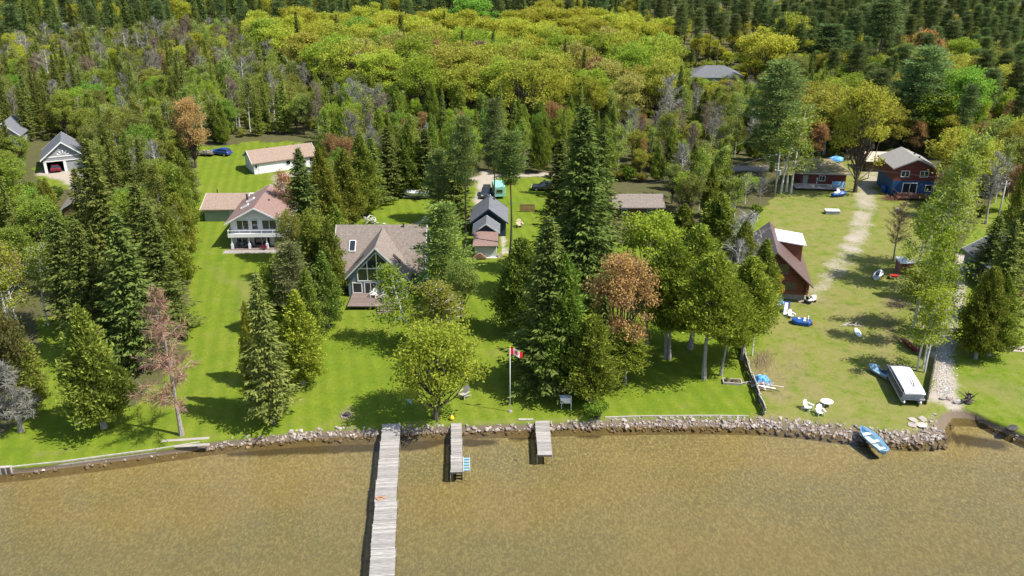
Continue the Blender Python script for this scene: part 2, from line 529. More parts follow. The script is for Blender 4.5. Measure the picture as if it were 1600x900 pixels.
def madd(a, b, k):
    n = N(nt, 'ShaderNodeMath', operation='MULTIPLY_ADD')
    nt.links.new(b, n.inputs[0])
    n.inputs[1].default_value = k
    nt.links.new(a, n.inputs[2])
    return n.outputs[0]


fine = gnoise(2.6, 6, None, 0.75)
mid = gnoise(0.33, 4)
big = gnoise(0.075, 3)
tiny = gnoise(9.0, 3, None, 0.8)
grass = mixc(nt, ramp(nt, mid, 0.3, 0.7), (0.105, 0.165, 0.010), (0.168, 0.212, 0.016))
grass = mixc(nt, ramp(nt, big, 0.42, 0.7, 0, 0.55), grass, (0.195, 0.210, 0.028))
sx = N(nt, 'ShaderNodeSeparateXYZ')
nt.links.new(geo.outputs['Position'], sx.inputs[0])
wv = N(nt, 'ShaderNodeMath', operation='SINE')
nt.links.new(madd(sx.outputs[0], sx.outputs[1], 0.14), wv.inputs[0])
wv.inputs[0].default_value = 0
ms = N(nt, 'ShaderNodeMath', operation='MULTIPLY')
ms.inputs[1].default_value = 3.4
nt.links.new(madd(sx.outputs[0], sx.outputs[1], 0.22), ms.inputs[0])
nt.links.new(madd(ms.outputs[0], mid, 2.5), wv.inputs[0])
stripe = N(nt, 'ShaderNodeMath', operation='MULTIPLY')
nt.links.new(ramp(nt, wv.outputs[0], -0.8, 0.8, 0.0, 0.34), stripe.inputs[0])
nt.links.new(gattr('mown'), stripe.inputs[1])
grass = mixc(nt, stripe.outputs[0], grass, (0.068, 0.128, 0.005))
grass = mixc(nt, ramp(nt, fine, 0.30, 0.62, 0.55, 0), grass, (0.060, 0.098, 0.006))
grass = mixc(nt, ramp(nt, tiny, 0.55, 0.75, 0.0, 0.4), grass, (0.19, 0.215, 0.035))
dryc = mixc(nt, ramp(nt, fine, 0.35, 0.65), (0.230, 0.190, 0.088), (0.150, 0.125, 0.058))
dm = ramp(nt, madd(gattr('dry'), mid, 1.3), 0.88, 1.75, 0, 0.9)
grass = mixc(nt, dm, grass, dryc)
rgh = N(nt, 'ShaderNodeMath', operation='MULTIPLY')      # uncut grass: straw and clover in patches
patch = gnoise(0.9, 6, None, 0.72)
nt.links.new(ramp(nt, patch, 0.46, 0.66, 0, 0.75), rgh.inputs[0])
nt.links.new(ramp(nt, gattr('mown'), 0.2, 0.9, 1, 0.12), rgh.inputs[1])
grass = mixc(nt, rgh.outputs[0], grass, (0.215, 0.190, 0.070))
rg2 = N(nt, 'ShaderNodeMath', operation='MULTIPLY')
nt.links.new(ramp(nt, patch, 0.30, 0.44, 0.7, 0), rg2.inputs[0])
nt.links.new(ramp(nt, gattr('mown'), 0.2, 0.9, 1, 0.3), rg2.inputs[1])
grass = mixc(nt, rg2.outputs[0], grass, (0.062, 0.105, 0.010))
floor_ = mixc(nt, ramp(nt, mid, 0.35, 0.65), (0.062, 0.058, 0.026), (0.070, 0.085, 0.018))
floor_ = mixc(nt, ramp(nt, fine, 0.4, 0.65), floor_, (0.105, 0.090, 0.048))
col = mixc(nt, ramp(nt, madd(gattr('lawn'), fine, 0.5), 0.5, 1.0), floor_, grass)
sandc = mixc(nt, ramp(nt, fine, 0.3, 0.7), (0.400, 0.350, 0.290), (0.270, 0.225, 0.178))
sandc = mixc(nt, ramp(nt, tiny, 0.5, 0.75, 0, 0.6), sandc, (0.50, 0.475, 0.43))
col = mixc(nt, ramp(nt, madd(madd(gattr('sand'), fine, 1.2), mid, 0.9), 1.42, 1.8), col, sandc)
# bare earth on the bank below the lawn edge
bank = ramp(nt, sx.outputs[2], LAWN - 0.35, LAWN - 0.10, 1, 0)
col = mixc(nt, bank, col, (0.15, 0.115, 0.082))
col = mixc(nt, ramp(nt, sx.outputs[2], -0.02, 0.06, 1, 0), col, mixc(nt, ramp(nt, fine, 0.35, 0.65), (0.170, 0.130, 0.066), (0.105, 0.080, 0.045)))
nt.links.new(col, p.inputs['Base Color'])
bp = N(nt, 'ShaderNodeBump', Strength=0.7, Distance=0.12)
nt.links.new(madd(fine, tiny, 0.6), bp.inputs['Height'])
nt.links.new(bp.outputs[0], p.inputs['Normal'])
gm.materials.append(m)
tag(link('ground', gm), kind='structure')

# lake bed: sandy shallows, deepening away from the shore
bx = np.concatenate([[-3000, -1200, -500, -250], np.arange(-150, -61, 3.0), np.arange(-60, 60.1, 0.8), np.arange(63, 151, 3.0), [250, 500, 1200, 3000]])
bs = np.concatenate([np.arange(0, 12, 0.4), np.arange(12, 60, 2.0), [70, 90, 130, 200, 400, 900, 2500]])
brows = []
for s in bs:
    y = y_water(bx) + 1.0 - s
    brows.append(np.stack([bx, y, -0.48 - np.minimum(s, 90) * 0.012 - 0.05 * wob(bx, y, 0.2, 2)], 1))
bv = np.concatenate(brows)
bi = np.arange(len(bs) * len(bx)).reshape(len(bs), len(bx))
bf = np.stack([bi[1:, :-1], bi[1:, 1:], bi[:-1, 1:], bi[:-1, :-1]], -1).reshape(-1, 4)
dark_bed = np.zeros(len(bv))  # darker bands on the bed just off the shore
for pts, w_, k_ in [([(365, 706), (430, 703), (500, 701), (590, 697)], 1.7, 1.0), ([(628, 698), (660, 696), (700, 688)], 1.5, 1.0), ([(728, 692), (768, 692)], 1.3, 0.9), ([(798, 684), (836, 684)], 0.8, 0.8),
                    ([(890, 676), (930, 680)], 1.3, 0.9), ([(1490, 684), (1530, 690), (1560, 694)], 2.0, 0.9), ([(215, 722), (265, 716)], 0.8, 0.8), ([(1190, 676), (1260, 682)], 0.6, 0.5), ([(940, 672), (1190, 674)], 0.5, 0.7), ([(20, 748), (215, 720)], 0.6, 0.6)]:
    wpts = [G(u, v, -0.5)[:2] for u, v in pts]
    for (ax, ay), (bx_, by_) in zip(wpts, wpts[1:]):
        dx, dy = bx_ - ax, by_ - ay
        t = np.clip(((bv[:, 0] - ax) * dx + (bv[:, 1] - ay) * dy) / (dx * dx + dy * dy), 0, 1)
        d = np.hypot(bv[:, 0] - ax - t * dx, bv[:, 1] - ay - t * dy) + 0.3 * wob(bv[:, 0], bv[:, 1], 1.1, 0.5)
        dark_bed = np.maximum(dark_bed, np.clip(1.5 - d / (w_ / 2), 0, 1) * k_)
m, nt, p = new_mat('lake_sand')
p.inputs['Roughness'].default_value = 0.95
p.inputs['Specular IOR Level'].default_value = 0.0
geo = N(nt, 'ShaderNodeNewGeometry')
big = gnoise(0.035, 3, (1.0, 1.8, 1))
mid = gnoise(0.5, 5)
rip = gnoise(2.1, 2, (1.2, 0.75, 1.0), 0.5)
rip2 = gnoise(3.4, 3, (1.5, 0.7, 1.0), 0.6)
c = mixc(nt, ramp(nt, big, 0.40, 0.60), (0.222, 0.180, 0.094), (0.160, 0.150, 0.097))
c = mixc(nt, ramp(nt, mid, 0.45, 0.75, 0, 0.35), c, (0.155, 0.125, 0.058))
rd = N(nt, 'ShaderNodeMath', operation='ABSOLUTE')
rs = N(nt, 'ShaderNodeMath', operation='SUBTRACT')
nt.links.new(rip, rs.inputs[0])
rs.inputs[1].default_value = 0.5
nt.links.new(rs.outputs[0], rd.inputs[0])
c = mixc(nt, ramp(nt, rd.outputs[0], 0.0, 0.035, 0.65, 0), c, (0.370, 0.320, 0.180))     # net of wave-focused light, painted as pale crest lines on the sand
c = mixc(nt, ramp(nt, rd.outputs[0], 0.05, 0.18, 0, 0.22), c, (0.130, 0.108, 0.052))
c = mixc(nt, ramp(nt, rip2, 0.52, 0.66, 0, 0.6), c, (0.370, 0.312, 0.165))  # brighter wavelet streaks, light likewise painted into the bed colour
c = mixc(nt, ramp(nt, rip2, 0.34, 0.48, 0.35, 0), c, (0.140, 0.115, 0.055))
yy = N(nt, 'ShaderNodeSeparateXYZ')
nt.links.new(geo.outputs['Position'], yy.inputs[0])
c = mixc(nt, ramp(nt, yy.outputs[1], 48, 76, 0.75, 0), c, (0.140, 0.128, 0.074))      # olive algae on the deeper sand
c = mixc(nt, ramp(nt, madd(gattr('dark_bed'), mid, 0.5), 0.45, 0.95, 0, 0.85), c, (0.055, 0.042, 0.028))
nt.links.new(c, p.inputs['Base Color'])
bp = N(nt, 'ShaderNodeBump', Strength=0.5, Distance=0.06)
nt.links.new(rip, bp.inputs['Height'])
nt.links.new(bp.outputs[0], p.inputs['Normal'])
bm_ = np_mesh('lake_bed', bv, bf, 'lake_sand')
at = bm_.attributes.new('dark_bed', 'FLOAT', 'POINT')
at.data.foreach_set('value', dark_bed.astype(np.float32))
bm_.polygons.foreach_set('use_smooth', [True] * len(bm_.polygons))
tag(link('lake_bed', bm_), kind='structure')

# the lake surface: clear shallow water with wind ripples
m, nt, p = new_mat('lake_water')
nt.nodes.remove(p)
geo = N(nt, 'ShaderNodeNewGeometry')
w1 = gnoise(1.8, 3, (1.0, 0.8, 1.0), 0.5)
w2 = gnoise(4.0, 2, (1.2, 1.0, 1.0), 0.5)
w3 = gnoise(0.25, 2)
bp = N(nt, 'ShaderNodeBump', Strength=1.0, Distance=0.05)
nt.links.new(madd(w1, w2, 0.45), bp.inputs['Height'])
fr = N(nt, 'ShaderNodeFresnel', IOR=1.33)
nt.links.new(bp.outputs[0], fr.inputs['Normal'])
tr = N(nt, 'ShaderNodeBsdfTransparent')
tr.inputs[0].default_value = (0.88, 0.85, 0.72, 1)
gl = N(nt, 'ShaderNodeBsdfGlossy', Roughness=0.04)
nt.links.new(bp.outputs[0], gl.inputs['Normal'])
mx = N(nt, 'ShaderNodeMixShader')
nt.links.new(fr.outputs[0], mx.inputs[0])
nt.links.new(tr.outputs[0], mx.inputs[1])
nt.links.new(gl.outputs[0], mx.inputs[2])
nt.links.new(mx.outputs[0], nt.nodes['Material Output'].inputs[0])
wb = MB()
wb.add([(-3000, -3000, 0), (3000, -3000, 0), (3000, 120, 0), (-3000, 120, 0)], [(0, 1, 2, 3)])
tag(link('lake_water', wb.mesh('lake_water', 'lake_water')), kind='structure')

# ------------------------------------------------------------------ shore stones
def rock_mesh(name, seed, mat, flat=0.7, n=13):
    r = np.random.default_rng(seed)
    bm = bmesh.new()
    d = r.normal(size=(n, 3))
    d /= np.linalg.norm(d, axis=1)[:, None]
    d *= r.uniform(0.75, 1.0, (n, 1)) * np.array([1.0, 0.8, flat])
    for q in d:
        bm.verts.new(q)
    res = bmesh.ops.convex_hull(bm, input=bm.verts)
    junk = [v for v in bm.verts if not v.link_faces]
    bmesh.ops.delete(bm, geom=junk, context='VERTS')
    me = bpy.data.meshes.new(name)
    bm.to_mesh(me)
    bm.free()
    me.materials.append(MATS[mat])
    return me


ROCKS = [rock_mesh('stone', 100 + i, 'stone') for i in range(9)]
ROCKS += [rock_mesh('stone', 130 + i, 'pale_stone') for i in range(4)]


def bank_spots(u0, u1, size, density, lo=0.0, hi=1.0, seed=0):
    """spots on the bank between the water's edge (0) and the lawn's edge (1)"""
    r = np.random.default_rng(seed)
    x0, x1 = G(u0, 665)[0], G(u1, 665)[0]
    out = []
    xx = np.linspace(x0, x1, 200)
    width = np.mean(np.clip((y_grass(xx) - y_water(xx)) * (hi - lo), 0.5, 9))
    slope_w = math.hypot(width, LAWN)
    n = int((x1 - x0) * slope_w * density)
    while len(out) < n:
        x = r.uniform(x0, x1)
        a, b = float(y_water(x)), float(y_grass(x))
        if r.uniform() > (b - a) * (hi - lo) / max(width * 1.8, 0.01):
            continue
        t = r.uniform(lo, min(hi, 0.94))
        y = a + (b - a) * t
        z = -0.12 + (LAWN + 0.02) * t
        s = size * (0.55 + 1.25 * r.uniform() ** 2.2)
        out.append((x, y, z + 0.15 * s, s, r.uniform(0, 6.28), r.uniform(-0.5, 0.5), int(r.integers(0, len(ROCKS)))))
    return out


def rock_bank(label, u0, u1, size, density, singles, seed, lo=-0.22, hi=1.0):
    c = G((u0 + u1) / 2, 660, 0.0)
    root = thing('rock_bank', label, 'rock bank', (c.x, c.y, 0), 0, 'rock banks along the shore')
    spots = bank_spots(u0, u1, size, density, lo, hi, seed)
    spots.sort(key=lambda s: -s[3])
    dry_ = [q_ for q_ in spots if q_[2] >= 0.0]
    spots = dry_[:singles] + dry_[singles:] + [q_ for q_ in spots if q_[2] < 0.0]
    for x, y, z, s, a, t, k in spots[:singles]:
        link('stone', ROCKS[k], root, loc=(x - c.x, y - c.y, z), rot=(t, t * 0.5, a), scale=(s, s, s))
    rest = MB()
    for x, y, z, s, a, t, k in spots[singles:]:
        M = Matrix.Translation((x - c.x, y - c.y, z)) @ Euler((t, t * 0.5, a)).to_matrix().to_4x4() @ Matrix.Scale(s, 4)
        me = ROCKS[k]
        rest.add([M @ v.co for v in me.vertices], [tuple(f.vertices) for f in me.polygons], 2 if z < 0.0 else 1 if k > 8 else 0)
    if rest.v:
        tag(rest.build('small_stones', ['stone', 'pale_stone', 'wet_stone'], root), kind='stuff')
    return root


rock_bank('sparse low stones below the timber wall at the far west of the shore', 55, 330, 0.20, 4.5, 0, 1, -0.5, 0.30)
rock_bank('band of rounded stones between the pink bare tree and the long dock', 318, 592, 0.215, 17.0, 60, 2)
rock_bank('band of stones between the long dock and the shortest dock', 622, 836, 0.20, 17.0, 60, 3)
rock_bank('short band of stones between the shortest dock and the shore bush', 856, 945, 0.20, 16.0, 40, 4)
rock_bank('tidy stone slope under the straight timber edge of the mown lawn', 950, 1190, 0.21, 17.0, 160, 5)
rock_bank('broad stone revetment curving out behind the beached rowing boat', 1188, 1476, 0.225, 15.0, 300, 6)
rock_bank('thin line of stones along the grassy bank beyond the inlet', 1490, 1640, 0.22, 2.6, 0, 7, -0.2, 0.8)

# ------------------------------------------------------------------ trees: a few shapes of each kind, every tree its own object
def unit(a):
    return a / (np.linalg.norm(a, axis=-1, keepdims=True) + 1e-9)


def leaves(name, c, axis, half_len, half_wid, mat, r, flat=None):
    """diamond leaf clumps at points c, long axis along `axis`"""
    n = len(c)
    a = unit(axis)
    nrm = r.normal(size=(n, 3))
    if flat is not None:
        nrm = nrm * flat + np.array([0, 0, 1.0])
    b = unit(np.cross(a, nrm))
    hl = np.broadcast_to(half_len, (n,))[:, None]
    hw = np.broadcast_to(half_wid, (n,))[:, None]
    v = np.stack([c - a * hl, c + b * hw - a * hl * 0.15, c + a * hl, c - b * hw - a * hl * 0.15], 1).reshape(-1, 3)
    f = np.arange(n * 4).reshape(n, 4)
    return v, f


def leaf_mesh(name, parts, mat):
    vs, fs, o = [], [], 0
    for v, f in parts:
        vs.append(v)
        fs.append(f + o)
        o += len(v)
    return np_mesh(name, np.concatenate(vs), np.concatenate(fs), mat)


def trunk_tube(mb, h, r0, r1, lean, r, sides=7, n=6):
    pts, rad = [], []
    for i in range(n + 1):
        t = i / n
        pts.append((lean * t * t * h + 0.02 * h * math.sin(3 * t + r.uniform(0, 1)) * t, 0.012 * h * math.sin(5 * t), -0.15 + t * h))
        rad.append((r0 * (1 - t) + r1 * t) * (1.35 if i == 0 else 1.0))
    mb.tube(pts, rad, sides, cap=False)
    return pts


def make_spruce(seed, h=16.0, w=5.0, dense=1.0, bottom=0.05, mat='spruce_needles', bark='bark', power=0.85):
    r = np.random.default_rng(seed)
    mb = MB()
    trunk_tube(mb, h * 0.99, 0.20, 0.02, 0, r)
    C, A, L, W = [], [], [], []
    z = h * bottom + 0.2
    while z < h * 0.985:
        f = 1 - z / h
        rad = w / 2 * f ** power * r.uniform(0.72, 1.15) + 0.12
        nb = max(4, int((5 + rad * 2.0) * dense))
        a0 = r.uniform(0, 6.28)
        for k in range(nb):
            a = a0 + 6.283 * k / nb + r.normal() * 0.22
            ln = rad * r.uniform(0.62, 1.22)
            d = np.array([math.cos(a), math.sin(a), 0])
            side = np.array([-d[1], d[0], 0])
            droop = -0.24 + 0.55 * (z / h)
            ns = int(5 + ln * 11.5 * dense)
            t = np.linspace(0.18, 1.0, ns)
            up = ln * (droop * t + 0.20 * t * t)
            base = np.array([0, 0, z]) + d * (ln * t)[:, None] + np.array([0, 0, 1.0]) * up[:, None]
            sgn = np.where(np.arange(ns) % 2 == 0, 1, -1)[:, None]
            spread = (0.30 * ln * (1.1 - t) + 0.06)[:, None]
            c = base + side * sgn * spread * r.uniform(0.3, 1.0, (ns, 1)) + r.normal(size=(ns, 3)) * 0.06
            ax = d + side * sgn * 0.7 + np.array([0, 0, -0.28]) + r.normal(size=(ns, 3)) * 0.2
            C.append(c)
            A.append(ax)
            L.append(r.uniform(0.15, 0.31, ns) * (0.65 + 0.35 * min(1, rad / 1.5)))
            W.append(r.uniform(0.055, 0.105, ns))
        z += 0.24 + 0.22 * f
    top = np.array([[0, 0, h * 0.99], [0, 0, h * 0.96]])
    C.append(top)
    A.append(np.array([[0, 0, 1.0], [0.2, 0, 1.0]]))
    L.append(np.array([0.45, 0.4]))
    W.append(np.array([0.06, 0.1]))
    v, f = leaves('crown', np.concatenate(C), np.concatenate(A), np.concatenate(L), np.concatenate(W), mat, r, 0.7)
    return mb.mesh('trunk', bark), leaf_mesh('crown', [(v, f)], mat), h, w


def make_cedar(seed, h=11.0, w=4.6, n=15000, bottom=0.08, mat='cedar_sprays', bark='pale_bark', round_=0.62):
    r = np.random.default_rng(seed)
    mb = MB()
    trunk_tube(mb, h * 0.9, 0.19, 0.05, 0, r)
    t = r.beta(1.15, 1.75, n)
    zz = bottom + (1 - bottom) * t
    prof = np.power(1 - t, round_) * np.minimum(1, 0.45 + t * 4.0)
    a = r.uniform(0, 6.283, n)
    ph = r.uniform(0, 6.28, 6)
    lump = 1 + 0.20 * np.sin(3 * a + 9 * t + ph[0]) + 0.17 * np.sin(5 * a - 17 * t + ph[1]) + 0.15 * np.sin(2 * a + 33 * t + ph[2]) + 0.13 * np.sin(9 * a + 27 * t + ph[3])
    rr = w / 2 * prof * lump * np.power(r.uniform(0.15, 1, n), 0.45) * (1 + 0.10 * r.normal(size=n))
    c = np.stack([np.cos(a) * rr, np.sin(a) * rr, zz * h], 1)
    for k in range(22):       # a few limbs carry the sprays
        i = r.integers(0, n)
        mb.tube([(0, 0, max(0.3, c[i, 2] - rr[i] * 0.6)), tuple(c[i] * np.array([.5, .5, 1]) - np.array([0, 0, rr[i] * 0.2])), tuple(c[i])], [0.05, 0.035, 0.012], 4, cap=False)
    ax = np.stack([np.cos(a) * 0.75, np.sin(a) * 0.75, np.full(n, 0.75)], 1) + r.normal(size=(n, 3)) * 0.45
    v, f = leaves('crown', c, ax, r.uniform(0.09, 0.21, n), r.uniform(0.045, 0.09, n), mat, r)
    return mb.mesh('trunk', bark), leaf_mesh('crown', [(v, f)], mat), h, w


def limb(mb, a, b, r0, r1, r, bend=0.15, sides=4):
    a, b = np.array(a), np.array(b)
    L = np.linalg.norm(b - a)
    m1 = a * 0.62 + b * 0.38 + r.normal(size=3) * L * bend * 0.35 + np.array([0, 0, -0.06 * L])
    m2 = a * 0.28 + b * 0.72 + r.normal(size=3) * L * bend * 0.35
    mb.tube([a, m1, m2, b], [r0, r0 * 0.6 + r1 * 0.4, r0 * 0.3 + r1 * 0.7, r1], sides, cap=False)


def make_maple(seed, h=13.0, w=9.0, n=7000, mat='maple_leaves', bark='bark', bottom=0.22, lumps=54, leaf=0.17, twig=900, tall=1.0):
    r = np.random.default_rng(seed)
    mb = MB()
    ch = h * (1 - bottom)
    cz = h * bottom + ch * 0.50
    tp = trunk_tube(mb, h * 0.62, 0.24, 0.10, r.normal() * 0.02, r)
    d = unit(r.normal(size=(lumps, 3)) + np.array([0, 0, 0.35]))
    rad = r.uniform(0.50, 0.92, (lumps, 1)) * (1 + 0.18 * r.normal(size=(lumps, 1)) * 0.6)
    lc = d * rad * np.array([w / 2 * 0.88, w / 2 * 0.88, ch / 2 * 0.86 * tall]) + np.array([0, 0, cz])
    lr = r.uniform(0.09, 0.17, lumps) * w
    C, A = [], []
    per = n // lumps
    for i in range(lumps):
        t = min(0.98, max(0.30, (lc[i, 2] / h) * 0.62))
        k = int(t * (len(tp) - 1))
        limb(mb, tp[k], lc[i], 0.085, 0.02, r)
        m = int(per * (lr[i] / (0.13 * w)) ** 2)
        q = r.normal(size=(m, 3))
        q = unit(q) * np.power(r.uniform(0, 1, (m, 1)), 0.5) * lr[i] * np.array([1.1, 1.1, 0.75])
        C.append(lc[i] + q)
        A.append(r.normal(size=(m, 3)) + unit(q) * 0.5)
    C, A = np.concatenate(C), np.concatenate(A)
    v1 = leaves('crown', C, A, r.uniform(0.6, 1.3, len(C)) * leaf, r.uniform(0.5, 1.0, len(C)) * leaf * 0.75, mat, r)
    for k in range(twig):      # fine twigs inside the crown
        i = r.integers(0, lumps)
        q = unit(r.normal(size=3) + d[i])
        p0 = lc[i] - q * lr[i] * 0.4
        mb.add([p0, p0 + np.array([0.03, 0.02, 0]), p0 + q * lr[i] * r.uniform(0.8, 1.5)], [(0, 1, 2)])
    return mb.mesh('trunk', bark), leaf_mesh('crown', [v1], mat), h, w


def make_birch(seed, h=14.0, w=5.0, n=4200, mat='birch_leaves', bark='birch_bark', stems=1, leaf=0.13, low=0.3):
    r = np.random.default_rng(seed)
    mb = MB()
    C = []
    for s in range(stems):
        ox, oy = (r.normal() * 0.35, r.normal() * 0.35) if stems > 1 else (0, 0)
        lx, ly = (r.normal() * 0.09, r.normal() * 0.06)
        hh = h * (1.0 if s == 0 else r.uniform(0.75, 0.95))
        P = lambda t: np.array([ox + lx * hh * t * t + 0.12 * math.sin(5 * t + s), oy + ly * hh * t * t, -0.15 + hh * t])
        mb.tube([P(t) for t in np.linspace(0, 1, 9)], list(np.linspace(0.13, 0.015, 9)), 6, cap=False)
        nb = 34 // stems + 8
        for k in range(nb):
            t = low + (0.97 - low) * (k + r.uniform()) / nb
            a = r.uniform(0, 6.28)
            ln = w / 2 * (1.05 - 0.75 * (t - low) / (1 - low)) * r.uniform(0.6, 1.15)
            e = P(t) + np.array([math.cos(a) * ln, math.sin(a) * ln, ln * r.uniform(0.35, 1.0)])
            limb(mb, P(t), e, 0.035, 0.008, r, 0.25, 3)
            m = max(4, int(n / stems / nb))
            tt = np.power(r.uniform(0.1, 1, (m, 1)), 0.7)
            C.append(P(t) * (1 - tt) + e * tt + r.normal(size=(m, 3)) * (0.16 + 0.28 * tt))
            for j in range(5):
                tj = r.uniform(0.3, 1)
                b = P(t) * (1 - tj) + e * tj
                q = unit(r.normal(size=3) + np.array([0, 0, 0.5])) * r.uniform(0.4, 1.0)
                mb.add([b, b + np.array([0.025, 0.015, 0]), b + q], [(0, 1, 2)])
    C = np.concatenate(C)
    v1 = leaves('crown', C, r.normal(size=C.shape), r.uniform(0.7, 1.3, len(C)) * leaf, r.uniform(0.5, 1.0, len(C)) * leaf * 0.8, mat, r)
    return mb.mesh('trunk', bark), leaf_mesh('crown', [v1], mat), h, w


def make_pine(seed, h=17.0, w=8.0, bottom=0.18, mat='pine_needles', bark='bark', gap=1.05, tuft=26, power=0.6):
    r = np.random.default_rng(seed)
    mb = MB()
    trunk_tube(mb, h * 0.97, 0.24, 0.03, 0, r)
    C, A = [], []
    z = h * bottom
    while z < h * 0.97:
        f = (1 - z / h) / (1 - bottom)
        rad = w / 2 * (f ** power) * (0.55 + 0.45 * min(1, (1 - f) * 4)) * r.uniform(0.75, 1.1) + 0.25
        nb = int(r.integers(4, 7))
        a0 = r.uniform(0, 6.28)
        for k in range(nb):
            a = a0 + 6.283 * k / nb + r.normal() * 0.3
            ln = rad * r.uniform(0.55, 1.2)
            d = np.array([math.cos(a), math.sin(a), 0.0])
            e = np.array([0, 0, z]) + d * ln + np.array([0, 0, ln * r.uniform(0.02, 0.30)])
            limb(mb, (0, 0, z), e, 0.05, 0.012, r, 0.1, 3)
            nt_ = int(2 + ln * 2.4)
            for j in range(nt_):
                t = 0.32 + 0.72 * (j + r.uniform()) / nt_
                q = np.array([0, 0, z]) * (1 - t) + e * t + np.array([-d[1], d[0], 0]) * r.normal() * 0.22 * ln + np.array([0, 0, 0.1])
                m = tuft
                o = r.normal(size=(m, 3)) * np.array([0.42, 0.42, 0.16])
                C.append(q + o)
                A.append(o + d * 0.25 + np.array([0, 0, 0.22]))
        z += gap * r.uniform(0.7, 1.25) * (0.55 + 0.45 * f)
    C, A = np.concatenate(C), np.concatenate(A)
    v1 = leaves('crown', C, A, r.uniform(0.15, 0.30, len(C)), r.uniform(0.035, 0.085, len(C)), mat, r)
    return mb.mesh('trunk', bark), leaf_mesh('crown', [v1], mat), h, w


def make_bare(seed, h=12.0, w=7.0, mat='bare_twigs', bark='pale_bark', low=0.2, nb=34, up=0.55, tw=46, conic=True):
    r = np.random.default_rng(seed)
    mb = MB()
    pts = trunk_tube(mb, h * 0.98, 0.22, 0.03, 0.01, r, 7, 9)
    C, A, L = [], [], []
    for k in range(nb):
        t = low + (0.97 - low) * (k + r.uniform()) / nb
        a = r.uniform(0, 6.28)
        prof = (1.02 - (t - low) / (1 - low)) if conic else math.sin(math.pi * min(1, 0.25 + 0.72 * (t - low) / (1 - low)))
        ln = w / 2 * max(0.12, prof) * r.uniform(0.55, 1.15)
        i = t * (len(pts) - 1)
        p0 = np.array(pts[int(i)]) * (1 - i % 1) + np.array(pts[min(int(i) + 1, len(pts) - 1)]) * (i % 1)
        e = p0 + np.array([math.cos(a) * ln, math.sin(a) * ln, ln * r.uniform(up - 0.35, up + 0.25)])
        limb(mb, p0, e, 0.05, 0.012, r, 0.2, 4)
        m = int(tw * (0.4 + ln / w * 2))
        tt = r.uniform(0.15, 1.0, (m, 1))
        q = unit(r.normal(size=(m, 3)) + (e - p0) / (ln + .01) * 0.6 + np.array([0, 0, 0.15]))
        l = r.uniform(0.25, 0.6, m) * (0.6 + 0.06 * w)
        C.append(p0 * (1 - tt) + e * tt + q * l[:, None] * 0.8)
        A.append(q)
        L.append(l)
    C, A, L = np.concatenate(C), np.concatenate(A), np.concatenate(L)
    v1 = leaves('crown', C, A, L, 0.022, mat, r)
    return mb.mesh('trunk', bark), leaf_mesh('crown', [v1], mat), h, w


KINDS = {
    'spruce_tree': [make_spruce(11), make_spruce(12, 18, 5.6), make_spruce(13, 14, 4.2), make_spruce(14, 20, 6.4, 1.1), make_spruce(15, 15, 5.4, 0.9, 0.1), make_spruce(16, 13, 3.2, 0.9)],
    'cedar_tree': [make_cedar(21), make_cedar(22, 12, 4.4), make_cedar(23, 10, 4.8, 16000, 0.1, round_=0.75), make_cedar(24, 13, 4.0, 15000, 0.06), make_cedar(25, 9, 5.0, 17000, 0.1, round_=0.5)],
    'stilted_cedar': [make_cedar(31, 13, 5.6, 16000, 0.36, round_=0.52), make_cedar(32, 12, 6.0, 17000, 0.42, round_=0.48), make_cedar(33, 14, 5.2, 16000, 0.32, round_=0.55)],
    'shore_maple': [make_maple(48, 12, 9.6, 11000, bottom=0.12, lumps=80, leaf=0.16, twig=700)],
    'maple_tree': [make_maple(41), make_maple(42, 14, 9.6, 8000), make_maple(43, 12, 8.4, 6000, lumps=46), make_maple(44, 15, 9.0, 8000, tall=1.08), make_maple(45, 11, 8.6, 5200, lumps=40)],
    'red_maple_tree': [make_maple(51, 13, 8.6, 9500, 'red_leaves', lumps=64, leaf=0.13, twig=1600, bottom=0.15), make_maple(52, 12, 8.0, 3600, 'red_leaves', lumps=50, leaf=0.13, twig=2100)],
    'birch_tree': [make_birch(61), make_birch(62, 15, 4.6, 5000), make_birch(63, 13, 5.4, 5600, stems=3), make_birch(64, 15, 5.0, 2600, low=0.42)],
    'white_pine_tree': [make_pine(71), make_pine(72, 18, 9.0), make_pine(73, 16, 7.0, 0.25), make_pine(74, 14, 6.4, 0.1)],
    'red_pine_tree': [make_pine(81, 21, 6.0, 0.52, gap=0.8, tuft=24, power=0.5), make_pine(82, 22, 5.4, 0.58, gap=0.8, tuft=24, power=0.45), make_pine(83, 20, 6.2, 0.46, gap=0.85, tuft=24, power=0.5)],
    'bare_tree': [make_bare(91, 13, 6.0, 'grey_twigs', 'birch_bark', 0.3, 40, 0.7, 60, False), make_bare(92, 14, 5.0, 'grey_twigs', 'pale_bark', 0.35, 38, 0.75, 60, False), make_bare(93, 12, 6.4, 'bare_twigs', 'pale_bark', 0.25, 42, 0.7, 70, False)],
    'tamarack_tree': [make_bare(95, 14, 8.4, 'bare_twigs', 'pale_bark', 0.22, 46, 0.22, 90, True)],
    'dead_spruce_tree': [make_bare(97, 9, 4.4, 'grey_twigs', 'pale_bark', 0.25, 40, 0.05, 60, True)],
    'shrub': [make_maple(101, 2.6, 3.4, 1700, 'birch_leaves', bottom=0.06, lumps=26, leaf=0.11, twig=260), make_maple(102, 2.2, 3.0, 1500, 'cedar_sprays', bottom=0.06, lumps=24, leaf=0.11, twig=220)],
}


